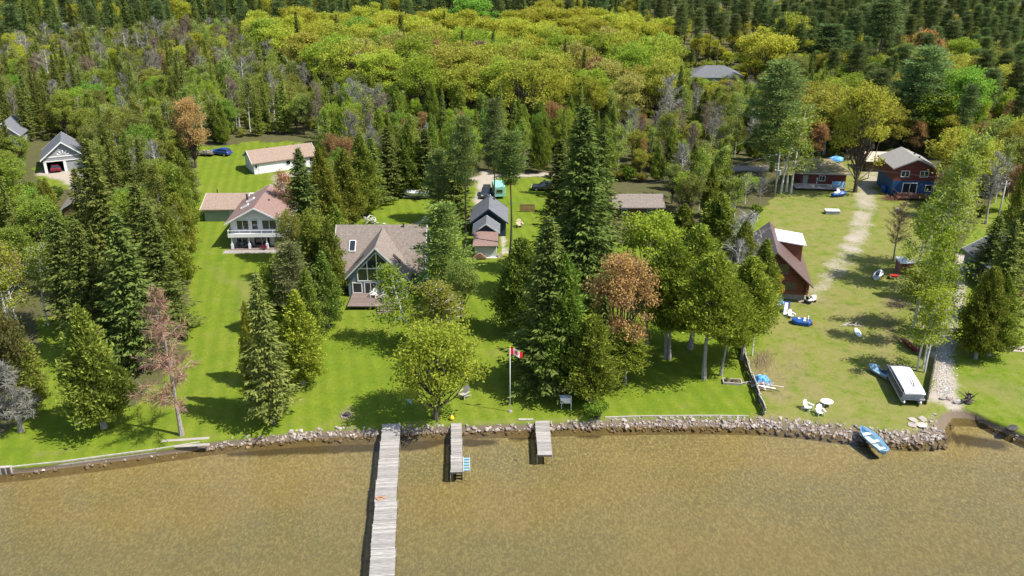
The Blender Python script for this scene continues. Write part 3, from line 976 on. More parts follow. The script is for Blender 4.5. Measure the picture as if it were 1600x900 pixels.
def tree(kind, x, y, h, w, label, cat='tree', group=None, tint=(1, 1, 1), var=None, lean=(0, 0), rz=None, name=None, z=LAWN):
    opts = KINDS[kind]
    tr_, cr, h0, w0 = opts[(random.randrange(len(opts)) if var is None else var) % len(opts)]
    root = thing(name or ({'stilted_cedar': 'cedar_tree', 'shore_maple': 'maple_tree'}.get(kind, kind)), label, cat, (x, y, z), 0, group)
    root.rotation_euler = (lean[1], lean[0], random.uniform(0, 6.28) if rz is None else rz)
    if lean != (0, 0):
        root.rotation_euler = (Matrix.Rotation(lean[0], 3, 'Y') @ Matrix.Rotation(-lean[1], 3, 'X') @ Matrix.Rotation(random.uniform(0, 6.28), 3, 'Z')).to_euler()
    root.scale = (w / w0, w / w0, h / h0)
    link('trunk', tr_, root)
    c = link('crown', cr, root)
    c.color = (*tint, 1)
    return root


def tree_px(kind, u, v, vt, wpx, label, **kw):
    """a tree whose foot is sighted at (u, v), whose top at height line vt, with a crown wpx wide"""
    q = G(u, v)
    h = height_to(u, v, vt)
    sc = project(q.x, q.y, LAWN + h * 0.45)[2]
    return tree(kind, q.x, q.y, h, wpx / sc, label, **kw)

# ------------------------------------------------------------------ buildings
def place(x, y, z, rz=0.0):
    return Matrix.Translation((x, y, z)) @ Matrix.Rotation(rz, 4, 'Z')


def window(par, x, y, z, w, h, rz=0.0, cols=1, rows=1, frame='white_paint', name='window', fw=0.09):
    """a framed window in a wall facing -y (turned by rz); (x, y, z) is its lower middle"""
    M = place(x, y, z, rz)
    f = MB()
    d0, d1 = -0.06, 0.03
    f.box(-w / 2 - fw, -w / 2, d0, d1, -fw, h + fw, M).box(w / 2, w / 2 + fw, d0, d1, -fw, h + fw, M)
    f.box(-w / 2, w / 2, d0, d1, -fw, 0, M).box(-w / 2, w / 2, d0, d1, h, h + fw, M)
    for i in range(1, cols):
        f.box(-w / 2 + w * i / cols - 0.04, -w / 2 + w * i / cols + 0.04, d0 + 0.01, d1, 0, h, M)
    for j in range(1, rows):
        for i in range(cols):
            f.box(-w / 2 + w * i / cols + 0.04, -w / 2 + w * (i + 1) / cols - 0.04, d0 + 0.015, d1, h * j / rows - 0.035, h * j / rows + 0.035, M)
    o = f.build(name, frame, par)
    for i in range(cols):
        for j in range(rows):
            x0, x1 = -w / 2 + w * i / cols, -w / 2 + w * (i + 1) / cols
            z0, z1 = h * j / rows, h * (j + 1) / rows
            MB().add([M @ Vector(q) for q in ((x0, -0.022, z0), (x1, -0.022, z0), (x1, -0.022, z1), (x0, -0.022, z1))], [(0, 1, 2, 3)]).build('pane', 'glass', o)
    return o


def gable_walls(par, W, D, eave, ridge, axis, mat, x0=0.0, y0=0.0, z0=0.0, name='wall'):
    if axis == 'y':
        return MB().prism([(x0, z0), (x0 + W, z0), (x0 + W, eave), (x0 + W / 2, ridge), (x0, eave)], 'y', y0, y0 + D).build(name, mat, par)
    return MB().prism([(y0, z0), (y0 + D, z0), (y0 + D, eave), (y0 + D / 2, ridge), (y0, eave)], 'x', x0, x0 + W).build(name, mat, par)


def gable_roof(par, W, D, eave, ridge, axis, mat, x0=0.0, y0=0.0, over=0.45, th=0.16, trim='white_paint', name='roof', ends=None):
    """two sloping slabs over a gable; the slope line runs on past the walls by `over`"""
    half = (W if axis == 'y' else D) / 2
    k = (ridge - eave) / half
    lo = eave - k * over
    c = (x0 if axis == 'y' else y0) + half
    a0, a1 = ((y0, y0 + D) if axis == 'y' else (x0, x0 + W))
    e0, e1 = ends if ends else (over, over)
    a0 -= e0
    a1 += e1
    up = 0.03
    poly = [(c - half - over, lo + up), (c, ridge + up), (c + half + over, lo + up), (c + half + over, lo + up + th), (c, ridge + up + th), (c - half - over, lo + up + th)]
    r = MB().prism(poly, axis, a0, a1).build(name, mat, par)
    if trim:
        for a in (a0 - 0.05, a1):
            t = MB()
            for s in (-1, 1):
                e = (c + s * (half + over), lo)
                q = [(e[0], e[1] - 0.02), (c, ridge - 0.02), (c, ridge + th + 0.05), (e[0], e[1] + th + 0.05)]
                t.prism(q, axis, a, a + 0.05)
            t.build('fascia', trim, r)
    return r


def slope_box(par, name, mat, corners, th=0.12):
    """a slab lying on four corners (counter-clockwise from above)"""
    n = (Vector(corners[1]) - Vector(corners[0])).cross(Vector(corners[3]) - Vector(corners[0])).normalized() * th
    return MB().add([tuple(Vector(c)) for c in corners] + [tuple(Vector(c) + n) for c in corners], [(0, 3, 2, 1), (4, 5, 6, 7), (0, 1, 5, 4), (1, 2, 6, 5), (2, 3, 7, 6), (3, 0, 4, 7)]).build(name, mat, par)


def skylight(par, x, y, z, w, l, axis, k):
    """a curb-framed roof light; k is the slope rise along its axis"""
    a = math.atan(k)
    M = Matrix.Translation((x, y, z)) @ (Matrix.Rotation(a, 4, 'X') if axis == 'y' else Matrix.Rotation(-a, 4, 'Y'))
    f = MB()
    w2, l2 = (w / 2, l / 2) if axis == 'y' else (l / 2, w / 2)
    f.box(-w2 - .08, -w2, -l2 - .08, l2 + .08, -0.05, 0.14, M).box(w2, w2 + .08, -l2 - .08, l2 + .08, -0.05, 0.14, M).box(-w2, w2, -l2 - .08, -l2, -0.05, 0.14, M).box(-w2, w2, l2, l2 + .08, -0.05, 0.14, M)
    o = f.build('skylight', 'white_paint', par)
    MB().add([M @ Vector(q) for q in ((-w2, -l2, 0.1), (w2, -l2, 0.1), (w2, l2, 0.1), (-w2, l2, 0.1))], [(0, 1, 2, 3)]).build('pane', 'glass', o)


def vent_pipe(par, x, y, z, h=0.5, r=0.09, mat='black_plastic', name='vent_pipe'):
    MB().tube([(x, y, z), (x, y, z + h)], r, 8).tube([(x, y, z + h), (x, y, z + h + 0.07)], r * 1.5, 8).build(name, mat, par)


def deck(par, name, x0, x1, y0, y1, z, mat, board=0.16, along='x', posts=True, skirt=None):
    m = MB()
    a, b = (y0, y1) if along == 'x' else (x0, x1)
    n = max(1, int((b - a) / board))
    for i in range(n):
        p0 = a + (b - a) * i / n
        p1 = a + (b - a) * (i + 1) / n - 0.018
        if along == 'x':
            m.box(x0, x1, p0, p1, z - 0.04, z)
        else:
            m.box(p0, p1, y0, y1, z - 0.04, z)
    o = m.build(name, mat, par)
    j = MB().box(x0 + 0.05, x1 - 0.05, y0 + 0.05, y1 - 0.05, z - 0.22, z - 0.045)
    if posts:
        for x in np.linspace(x0 + 0.15, x1 - 0.15, 4):
            for y in (y0 + 0.15, y1 - 0.15):
                j.box(x - .06, x + .06, y - .06, y + .06, 0, z - 0.2)
    j.build('joists', skirt or 'dark_timber', o)
    return o


# --- white balconied house
h1 = thing('white_house', 'white two-storey house with a balcony and red-brown roof beside the long lawn', 'house', G(361, 389), R(2.5))
gable_walls(h1, 8.4, 10.6, 4.25, 6.5, 'y', 'white_siding', 0, 1.3)
rf = gable_roof(h1, 8.4, 10.6, 4.25, 6.5, 'y', 'shingle_red', 0, 1.3, 0.55, ends=(1.5, 0.4))
for (x, y) in ((1.7, 4.6), (2.0, 7.4)):
    skylight(rf, x, y, 4.25 + x * 0.536 + 0.24, 0.55, 1.25, 'x', 0.536)
vent_pipe(rf, 5.4, 5.4, 5.75)
vent_pipe(rf, 5.8, 8.2, 5.6)
vent_pipe(rf, 0.9, 9.6, 4.9, 0.9, 0.14)
for x, w, c in ((1.9, 1.75, 2), (3.75, 0.85, 1), (6.0, 2.1, 2)):
    window(h1, x, 1.3, 2.72, w, 1.45, cols=c, rows=2 if c == 1 else 1)
for x, w, c, nm in ((1.5, 1.5, 2, 'window'), (4.6, 2.4, 2, 'patio_door'), (7.2, 1.2, 1, 'window')):
    window(h1, x, 1.3, 0.12 if nm == 'patio_door' else 0.55, w, 1.85 if nm == 'patio_door' else 1.35, cols=c, name=nm)
bal = MB().box(-0.1, 8.5, -0.35, 1.27, 2.18, 2.34).build('balcony', 'white_paint', h1)
fs = MB().box(-0.12, 8.52, -0.42, -0.36, 2.02, 2.62)
fs.build('fascia', 'white_paint', bal)
rl = MB().box(-0.1, 8.5, -0.40, -0.33, 3.06, 3.13)
for x in np.linspace(-0.06, 8.4, 6):
    rl.box(x, x + 0.08, -0.40, -0.33, 2.345, 3.06)
for x in (-0.1, 8.43):
    rl.box(x, x + 0.07, -0.32, 1.25, 3.06, 3.13)
rl.build('railing', 'white_paint', bal)
MB().box(0.0, 8.4, -0.365, -0.355, 2.64, 3.0).build('railing_glass', 'pale_blue_cloth', bal) if False else None
ps = MB()
for x in (0.25, 2.9, 5.6, 8.1):
    ps.box(x, x + 0.16, -0.25, -0.09, 0, 2.17)
    ps.box(x - 0.1, x + 0.26, -0.35, 0.01, 0.0, 0.9)
ps.build('pillars', 'white_siding', h1)
MB().box(-0.3, 8.7, -0.6, 1.28, 0.0, 0.10).build('porch_floor', 'dark_deck_wood', h1)
MB().box(-0.8, 8.0, -2.1, -0.66, -0.05, 0.05).build('patio_slab', 'concrete', h1)

# --- annex garage
h = thing('small_garage', 'small green-grey garage with a tan roof behind the white balconied house', 'garage', G(321, 346), R(2))
gable_walls(h, 6.4, 8.4, 2.2, 3.5, 'x', 'green_siding')
rf = gable_roof(h, 6.4, 8.4, 2.2, 3.5, 'x', 'shingle_tan', 0, 0, 0.5)
vent_pipe(rf, 1.0, 5.4, 3.2, 0.7)
MB().box(4.2, 5.1, -0.05, 0.02, 0.02, 2.0).build('door', 'pale_siding', h)

# --- long white garage
h = thing('long_garage', 'long white garage with a pinkish-tan roof at the back of the upper lawn', 'garage', G(398, 273), R(30))
gable_walls(h, 12.6, 6.6, 2.35, 4.0, 'x', 'white_siding')
rf = gable_roof(h, 12.6, 6.6, 2.35, 4.0, 'x', 'shingle_tan', 0, 0, 0.4)
vent_pipe(rf, 4.2, 4.6, 3.6, 0.35)
vent_pipe(rf, 9.6, 4.6, 3.6, 0.35)
gd = MB()
for i in range(4):
    gd.box(0.9, 5.9, -0.07, -0.01, 0.05 + i * 0.5, 0.05 + i * 0.5 + 0.485)
gd.build('garage_door', 'white_paint', h)
window(h, 0.45, 0, 1.2, 0.45, 0.75)
gd = MB()
for i in range(4):
    gd.box(8.0, 10.6, -0.07, -0.01, 0.05 + i * 0.5, 0.05 + i * 0.5 + 0.485)
gd.build('garage_door', 'pale_siding', h)
window(h, 6.9, 0, 1.1, 0.8, 0.85)
window(h, 11.7, 0, 1.1, 0.7, 0.8)

# --- main house with the glass gable
ox = G(554, 466)
h2 = thing('glass_gable_house', 'blue-grey house with a tall glazed gable and brown shingle roof', 'house', (-24.3, 111.9, LAWN), 0)
gable_walls(h2, 11.8, 10.4, 2.9, 7.5, 'x', 'blue_grey_siding', 0, 2.7)
gable_walls(h2, 8.0, 7.0, 3.1, 7.25, 'y', 'blue_grey_siding', 2.1, 0.0, name='gable_wall')
# main roof: the front slope is cut where the gable roof passes through it
rf = gable_roof(h2, 11.8, 10.4, 2.9, 7.5, 'x', 'shingle_brown', 0, 2.7, 0.5)
vent_pipe(rf, 9.0, 7.6, 7.3, 0.55)
vent_pipe(rf, 6.2, 8.2, 7.4, 0.3, 0.16, 'galvanised_pole')
k = 4.6 / 5.2
skylight(rf, 2.05, 5.3, 2.9 + k * 2.6 + 0.22, 0.75, 1.6, 'y', k)
gr = gable_roof(h2, 8.0, 7.6, 3.1, 7.25, 'y', 'shingle_brown', 2.1, 0.0, 0.5, th=0.18, trim='pale_siding', name='gable_roof', ends=(0.75, 0.3))
k2 = 4.15 / 4.0
for s, x in ((1, 2.1 + 1.5), (-1, 10.1 - 1.5)):
    a = math.atan(k2) * s
    M = Matrix.Translation((x, 1.9, 3.1 + 1.5 * k2 + 0.28)) @ Matrix.Rotation(-a, 4, 'Y')
    MB().box(-0.7, 0.7, -0.35, 0.35, -0.05, 0.10, M).build('skylight', 'glass', gr)
# glazing of the gable: tall posts, slanted heads
gz = MB()
cx = 6.1
cols = [(-2.6, -1.35), (-1.25, -0.06), (0.06, 1.25), (1.35, 2.6)]
head = lambda x: 7.25 - abs(x) * k2 - 0.75
fr = MB()
for x in (-2.65, -1.3, 0.0, 1.3, 2.65):
    fr.box(cx + x - 0.06, cx + x + 0.06, -0.09, -0.02, 2.45, head(x))
fr.box(cx - 2.71, cx + 2.71, -0.10, -0.02, 2.35, 2.45).box(cx - 2.59, cx + 2.59, -0.085, -0.02, 4.15, 4.27)
for s in (-1, 1):
    pts = [(cx, head(0)), (cx + s * 2.71, head(2.71)), (cx + s * 2.71, head(2.71) + 0.14), (cx, head(0) + 0.14)]
    fr.prism(pts, 'y', -0.095, -0.02)
gw = fr.build('gable_window', 'white_paint', h2)
for a, b in cols:
    MB().add([(cx + a, -0.03, 2.45), (cx + b, -0.03, 2.45), (cx + b, -0.03, 4.15), (cx + a, -0.03, 4.15)], [(0, 1, 2, 3)]).build('pane', 'glass', gw)
    q = [(cx + a, -0.03, 4.27), (cx + b, -0.03, 4.27), (cx + b, -0.03, max(4.3, head(b))), (cx + a, -0.03, max(4.3, head(a)))]
    MB().add(q, [(0, 1, 2, 3)]).build('pane', 'glass', gw)
for x, w, c in ((3.3, 1.1, 1), (5.1, 1.5, 2), (7.0, 1.5, 2), (8.9, 1.1, 1)):
    window(h2, x, 0, 0.7 if w < 1.3 else 0.15, w, 1.35 if w < 1.3 else 1.95, cols=c, name='window' if w < 1.3 else 'patio_door', fw=0.13)
window(h2, 1.0, 2.7, 0.9, 0.9, 1.2)
dk = deck(h2, 'deck', 2.6, 9.6, -4.4, -0.05, 0.62, 'dark_deck_wood', 0.15, 'x')
st = MB()
for i in range(3):
    st.box(6.6, 8.8, -4.42 - 0.32 * (i + 1), -4.42 - 0.32 * i - 0.015, 0.40 - 0.17 * i, 0.45 - 0.17 * i)
    st.box(6.6, 8.8, -4.42 - 0.32 * i - 0.04, -4.42 - 0.32 * i - 0.02, 0.27 - 0.17 * i, 0.395 - 0.17 * i)
st.build('steps', 'dark_deck_wood', dk)

# --- navy shed with lean-to, and the garage behind it
h = thing('navy_shed', 'navy gabled shed with a pale lean-to facing the mown strip', 'shed', (-5.75, 126.7, LAWN), 0)
MB().prism([(0, 0), (3.9, 0), (3.9, 2.75), (0, 2.0)], 'x', 0.1, 3.4).build('lean_to_wall', 'pale_siding', h)
slope_box(h, 'lean_to_roof', 'shingle_red', [(-0.15, -0.45, 1.93), (3.65, -0.45, 1.93), (3.65, 3.85, 2.76), (-0.15, 3.85, 2.76)])
gable_walls(h, 3.7, 3.6, 2.7, 4.0, 'y', 'navy_siding', -0.1, 3.92)
gable_roof(h, 3.7, 3.6, 2.7, 4.0, 'y', 'shingle_grey', -0.1, 3.92, 0.3, trim='pale_siding', ends=(0.25, 0.2))
MB().box(0.0, 3.5, -0.3, -0.02, 0.0, 0.12).build('sill_beam', 'white_paint', h)
h = thing('dark_garage', 'charcoal gabled garage behind the navy shed at the gravel drive', 'garage', (-6.4, 136.2, LAWN), 0)
gable_walls(h, 5.4, 6.8, 2.5, 4.6, 'y', 'navy_siding')
gable_roof(h, 5.4, 6.8, 2.5, 4.6, 'y', 'shingle_grey', 0, 0, 0.4, trim='navy_siding')

# --- brown cabin
h = thing('brown_cabin', 'low brown cabin with a greyish shingle roof behind the lime-green maple', 'cabin', G(960, 346), 0)
gable_walls(h, 8.0, 6.0, 2.55, 3.75, 'x', 'brown_siding')
gable_roof(h, 8.0, 6.0, 2.55, 3.75, 'x', 'shingle_brown', 0, 0, 0.4, trim='brown_siding')
window(h, 1.6, 0, 1.2, 0.8, 0.9, frame='mint_paint')
window(h, 5.9, 0, 1.2, 0.8, 0.9, frame='mint_paint')

# --- log house
lr = R(-10)
h = thing('log_house', 'dark log house with a steep brown metal roof and a white-topped dormer', 'house', (30.9, 112.3, LAWN), lr)
W, D, E_, RG = 8.8, 11.0, 2.9, 6.9
gable_walls(h, W, D, E_, RG, 'y', 'log_wood', 0, 0, 0.75)
MB().box(0.05, W - 0.05, 0.05, D - 0.05, 0.0, 0.74).build('foundation', 'concrete', h)
lg = MB()
z = 0.9
while z < RG - 0.4:
    hw = W / 2 if z < E_ else (RG - z) / (RG - E_) * W / 2
    ext = 0.35 if z < E_ - 0.2 else -0.15
    lg.tube([(W / 2 - hw - ext, -0.02, z), (W / 2 + hw + ext, -0.02, z)], 0.13, 8)
    if z < E_ - 0.2:
        lg.tube([(W + 0.02, -0.35, z + 0.12), (W + 0.02, D, z + 0.12)], 0.13, 8)
    z += 0.25
lg.build('logs', 'log_wood', h, smooth=True)
gable_roof(h, W, D, E_, RG, 'y', 'metal_brown', 0, 0, 0.75, 0.12, trim='metal_brown', ends=(1.1, 0.5))
for x, w, z0, hh in ((W / 2 + 1.05, 1.5, 3.7, 1.35), (W / 2 - 1.05, 1.5, 3.7, 1.35), (W / 2 + 2.2, 1.5, 1.45, 1.1), (W / 2 - 1.2, 2.2, 1.2, 1.4)):
    window(h, x, -0.13, z0, w, hh, frame='log_wood')
dm = MB().prism([(W / 2 + 0.4, 4.6), (W / 2 + 4.2, 3.2), (W / 2 + 4.2, 5.75), (W / 2 + 0.4, 6.25)], 'y', 6.0, 10.2).build('dormer', 'log_wood', h)
slope_box(dm, 'dormer_roof', 'roof_white', [(W / 2 + 0.1, 5.6, 6.32), (W / 2 + 4.6, 5.6, 5.74), (W / 2 + 4.6, 10.6, 5.74), (W / 2 + 0.1, 10.6, 6.32)], 0.14)

# --- red cottage
h = thing('red_cottage', 'low red cottage with a mossy brown hipped roof and cluttered porch', 'cottage', G(1248, 296), R(-6))
MB().box(0.6, 9.0, 2.6, 8.6, 0, 2.75).build('wall', 'red_siding', h)
hr = MB()
a, b, c_, d = (-0.3, 1.6, 2.75), (9.7, 1.6, 2.75), (9.7, 9.4, 2.75), (-0.3, 9.4, 2.75)
e, f_ = (3.2, 5.5, 4.6), (6.2, 5.5, 4.6)
hr.add([a, b, c_, d, e, f_], [(0, 1, 5, 4), (1, 2, 5), (2, 3, 4, 5), (3, 0, 4), (3, 2, 1, 0)])
r_ = hr.build('roof', 'mossy_shingle', h)
MB().box(-0.32, 9.72, 1.54, 1.595, 2.58, 2.8).build('fascia', 'grey_vinyl', r_)
window(h, 4.6, 2.6, 1.1, 1.0, 0.9, cols=2)
MB().box(1.1, 2.0, 2.53, 2.58, 0.05, 2.1).build('door', 'green_siding', h)
dk = deck(h, 'porch', -0.8, 8.2, -0.6, 2.5, 0.45, 'grey_deck_wood')
rp = MB().box(-0.8, 8.2, -0.6, -0.52, 1.25, 1.33)
for x in np.linspace(-0.8, 8.1, 7):
    rp.box(x, x + 0.08, -0.6, -0.52, 0.455, 1.25)
rp.box(2.9, 3.02, -0.6, -0.48, 1.335, 2.6)
rp.build('railing', 'galvanised_pole', dk)
h = thing('low_shed', 'low tan-roofed shed between the red cottage and the red and blue house', 'shed', G(1352, 268), R(-4))
MB().box(0, 6.5, 0, 4.5, 0, 2.1).build('wall', 'brown_siding', h)
slope_box(h, 'roof', 'pale_lumber', [(-0.4, -0.5, 2.1), (6.9, -0.5, 2.1), (6.9, 5, 2.75), (-0.4, 5, 2.75)])

# --- red and blue house
h = thing('red_blue_house', 'two-storey house, red upper floor over a blue lower floor', 'house', G(1391, 306), R(-3))
MB().box(0, 7.4, 0, 8, 0, 2.9).build('lower_wall', 'blue_siding', h)
gable_walls(h, 7.4, 8, 5.3, 6.9, 'y', 'red_siding', 0, 0, 2.905, 'upper_wall')
rf = gable_roof(h, 7.4, 8, 5.3, 6.9, 'y', 'shingle_pale', 0, 0, 0.45, trim='grey_vinyl')
for y in (3, 5.5):
    vent_pipe(rf, 5.2, y, 6.3, 0.3, 0.14)
window(h, 2.0, 0, 3.7, 1.35, 1.0, cols=2)
window(h, 5.4, 0, 3.7, 1.35, 1.0, cols=2)
window(h, 3.2, 0, 0.65, 2.4, 1.75, cols=2, name='patio_door', fw=0.14)
window(h, 6.6, 0, 1.0, 1.1, 1.1)
dk = deck(h, 'deck', 0.2, 6.0, -3.0, -0.08, 0.6, 'red_wood')
rp = MB().box(0.2, 6.0, -3.0, -2.92, 1.4, 1.48).box(0.2, 0.28, -2.9, -0.1, 1.4, 1.48)
for x in np.linspace(0.2, 5.9, 14):
    rp.box(x, x + 0.06, -2.99, -2.93, 0.605, 1.4)
rp.build('railing', 'red_wood', dk)

# --- grey garage in the wood
h = thing('grey_garage', 'dark grey garage with white trim and an open door in the wood', 'garage', G(71, 271), R(24))
W, D, E_, RG = 7.6, 8.5, 2.9, 5.9
gable_walls(h, W, D - 0.3, E_, RG, 'y', 'grey_siding', 0, 0.3, 2.35, 'upper_wall')
MB().box(0, 0.15, 0.3, D, 0, 2.345).box(W - 0.15, W, 0.3, D, 0, 2.345).box(0.15, W - 0.15, D - 0.15, D, 0, 2.345).build('wall', 'grey_siding', h)
MB().prism([(0, 2.2), (W, 2.2), (W, E_), (W / 2, RG), (0, E_)], 'y', 0.0, 0.28).build('gable_wall', 'grey_siding', h)
MB().box(0, 0.5, 0.0, 0.28, 0, 2.19).box(3.55, 4.05, 0.0, 0.28, 0, 2.19).box(W - 0.5, W, 0, 0.28, 0, 2.19).build('door_posts', 'white_paint', h)
MB().box(0.0, W, -0.06, -0.005, 2.2, 2.36).box(0.3, W - 0.3, -0.08, -0.005, 3.05, 3.25).build('trim_board', 'white_paint', h)
MB().box(4.05, W - 0.5, 0.1, 0.16, 0.02, 2.18).build('garage_door', 'grey_siding', h)
MB().box(0.15, W - 0.15, 0.3, D - 0.16, 0.0, 0.03).build('floor_slab', 'concrete', h)
gable_roof(h, W, D, E_, RG, 'y', 'shingle_grey', 0, 0, 0.5, 0.2, ends=(0.5, 0.4))
sb = MB()
for i in range(5):
    a = R(20 + 35 * i)
    c0 = Vector((W / 2, 0, 3.3))
    pts = []
    for da, rr in ((-0.13, 1.25), (0.13, 1.25), (0.04, 0.35), (-0.04, 0.35)):
        pts.append((c0.x + math.cos(a + da) * rr, c0.z + math.sin(a + da) * rr * 0.85))
    sb.prism(pts, 'y', -0.05, -0.005)
sb.build('sunburst', 'white_paint', h)
h = thing('grey_house', 'steep grey roof peeping out above the trees behind the grey garage', 'house', G(-12, 234), R(12))
gable_walls(h, 6.0, 8, 3.0, 5.6, 'y', 'grey_siding')
gable_roof(h, 6.0, 8, 3.0, 5.6, 'y', 'shingle_grey', 0, 0, 0.4)
h = thing('brown_hut', 'small brown-roofed hut half hidden in the spruces below the grey garage', 'hut', G(102, 345), R(14))
gable_walls(h, 4.2, 5.2, 2.2, 3.4, 'y', 'brown_siding')
gable_roof(h, 4.2, 5.2, 2.2, 3.4, 'y', 'shingle_brown', 0, 0, 0.4, trim='green_siding')

# --- houses far back
h = thing('hip_roof_house', 'far house with a slate-grey hipped roof among golden maples', 'house', (50.5, 256.0, LAWN), R(-4))
MB().box(0, 14.0, 0, 9, 0, 4.4).build('wall', 'pale_siding', h)
MB().add([(-0.8, -0.8, 4.4), (14.8, -0.8, 4.4), (14.8, 9.8, 4.4), (-0.8, 9.8, 4.4), (4.6, 4.5, 7.0), (9.6, 4.5, 7.0)], [(0, 1, 5, 4), (1, 2, 5), (2, 3, 4, 5), (3, 0, 4), (3, 2, 1, 0)]).build('roof', 'shingle_grey', h)
for x in (2.0, 5.0, 8.0, 11.5):
    window(h, x, 0, 1.6, 1.6, 1.5, cols=2)
MB().box(11.4, 14.6, -6.0, -1.0, 0.0, 3.2).build('bay', 'white_paint', h)
h = thing('pale_roof_house', 'far building with a steep pale roof beside the yellow maples', 'house', (43.0, 262.0, LAWN), R(50))
gable_walls(h, 7, 9, 3.5, 7.2, 'x', 'pale_siding')
gable_roof(h, 7, 9, 3.5, 7.2, 'x', 'shingle_pale', 0, 0, 0.4, trim='brown_siding')
h = thing('white_cottage', 'tiny white cottage in a clearing at the upper corner of the woods', 'cottage', G(92, 58), 0)
gable_walls(h, 6, 6, 3, 5, 'x', 'white_siding')
gable_roof(h, 6, 6, 3, 5, 'x', 'shingle_pale', 0, 0, 0.4)
# --- the house cut by the frame, right side
h = thing('lakeside_house', 'blue-grey house cut off by the frame edge beyond the olive spruce', 'house', (66.3, 112.5, LAWN), 0)
gable_walls(h, 9, 10, 3.0, 5.6, 'y', 'blue_grey_siding')
gable_roof(h, 9, 10, 3.0, 5.6, 'y', 'shingle_grey', 0, 0, 0.4)
window(h, 0, 4.0, 1.2, 1.2, 1.0, R(-90))
window(h, 3.0, 0, 1.0, 1.6, 1.2, cols=2)
deck(h, 'deck', -0.5, 8, -4, -0.1, 0.5, 'red_wood')

# --- small sheds
h = thing('white_roof_shed', 'small brown shed with a flat white roof by the birches', 'shed', G(1403, 429), R(-4))
MB().box(0.1, 1.95, 0.1, 1.9, 0, 1.75).build('wall', 'red_wood', h)
slope_box(h, 'roof', 'roof_white', [(0, -0.05, 1.72), (2.15, -0.05, 1.72), (2.15, 2.05, 1.9), (0, 2.05, 1.9)], 0.1)
MB().box(0.4, 1.1, 0.04, 0.095, 0.05, 1.6).build('door', 'brown_siding', h)
h = thing('well_box', 'low white-topped box standing alone on the grass below the red cottage', 'box', G(1290, 335), R(-3))
MB().box(0.06, 2.4, 0.06, 1.2, 0, 0.52).build('body', 'grey_vinyl', h)
MB().box(0, 2.46, 0, 1.26, 0.53, 0.64).build('lid', 'roof_white', h, bevel=0.02)
MB().box(0.9, 1.5, 0.02, 0.055, 0.15, 0.4).build('vent_slats', 'concrete', h)

# ------------------------------------------------------------------ docks
def dock(label, a, b, w0, w1, z, seclen, board=0.15, mat='grey_deck_wood', legs=True, wob_=0.022, seed=1):
    """a plank dock from shore point a to lake point b, in sections, on pipe legs"""
    r = np.random.default_rng(seed)
    a, b = Vector((a[0], a[1], 0)), Vector((b[0], b[1], 0))
    d = (b - a)
    L = d.length
    root = thing('dock', label, 'dock', (a.x, a.y, z), math.atan2(d.y, d.x) + math.pi / 2, 'docks')   # local -y runs out over the lake
    n = max(1, round(L / seclen))
    for i in range(n):
        y0, y1 = -L * i / n, -L * (i + 1) / n + 0.03
        w = (w0 + (w1 - w0) * (i + 0.5) / n) / 2
        off = r.normal() * wob_
        M = Matrix.Translation((off, 0, r.normal() * 0.012)) @ Matrix.Rotation(r.normal() * 0.0012, 4, 'Z')
        s = MB().box(-w + 0.06, -w + 0.11, y1, y0, -0.22, -0.045, M).box(w - 0.11, w - 0.06, y1, y0, -0.22, -0.045, M).box(-0.04, 0.04, y1, y0, -0.2, -0.05, M)
        s.box(-w + 0.11, w - 0.11, y0 - 0.06, y0, -0.2, -0.06, M).box(-w + 0.11, w - 0.11, y1, y1 + 0.06, -0.2, -0.06, M)
        so = s.build('dock_section', 'dark_timber', root)
        pl = MB()
        m = max(2, int((y0 - y1) / board))
        for k in range(m):
            p1 = y0 - (y0 - y1) * k / m
            p0 = y0 - (y0 - y1) * (k + 1) / m + 0.028
            e = r.normal() * 0.015
            pl.box(-w + e, w + e * 0.6, p0, p1, -0.04 + r.normal() * 0.003, r.normal() * 0.005, M)
        tag(pl.build('deck_boards', mat, so), kind='stuff')
        if legs and i > 0:
            for sx_ in (-1, 1):
                MB().tube([M @ Vector((sx_ * (w + 0.03), y0 - 0.1, -z - 1.2)), M @ Vector((sx_ * (w + 0.03), y0 - 0.1, 0.10 if r.uniform() < 0.5 else -0.02))], 0.028, 6).build('leg', 'galvanised_pole', root)
    if legs:
        for sx_ in (-1, 1):
            MB().tube([(sx_ * (w1 / 2 + 0.03), -L + 0.12, -z - 1.2), (sx_ * (w1 / 2 + 0.03), -L + 0.12, 0.06)], 0.03, 6).build('leg', 'galvanised_pole', root)
    return root


p0, p1 = G(611.5, 662, 0.75), G(596, 897, 0.75)
ext = p0 + (p1 - p0) * 1.3
dock('long weathered plank dock running out past the bottom of the picture', p0, ext, 1.85, 2.1, 0.75, 3.3, 0.16, seed=1)
p0, p1 = G(713, 661, 0.68), G(713.5, 738, 0.68)
d2 = dock('narrow grey dock with a blue-runged ladder at its end', p0, p1, 1.08, 1.12, 0.68, 3.0, 0.15, seed=2)
L2 = (p1 - p0).length
ld = MB()
for x in (0.62, 1.22):
    ld.box(x, x + 0.07, -L2 + 0.2, -L2 + 2.6, -0.10, -0.03)
for yy in (-L2 + 0.2, -L2 + 2.5):
    ld.tube([(1.25, yy + 0.05, -1.6), (1.25, yy + 0.05, 0.25)], 0.03, 6)
lo = ld.build('ladder', 'galvanised_pole', d2)
for k in range(5):
    MB().box(0.69, 1.22, -L2 + 0.35 + k * 0.46, -L2 + 0.60 + k * 0.46, -0.09, -0.04).build('rung', 'light_blue_paint', lo)
p0, p1 = G(846, 651, 0.7), G(851, 711, 0.7)
dock('short grey dock nearest the shore bush, with pipe legs at its end', p0, p1, 1.5, 1.4, 0.7, 3.0, 0.15, seed=3)
q = G(822, 656, 0.7)
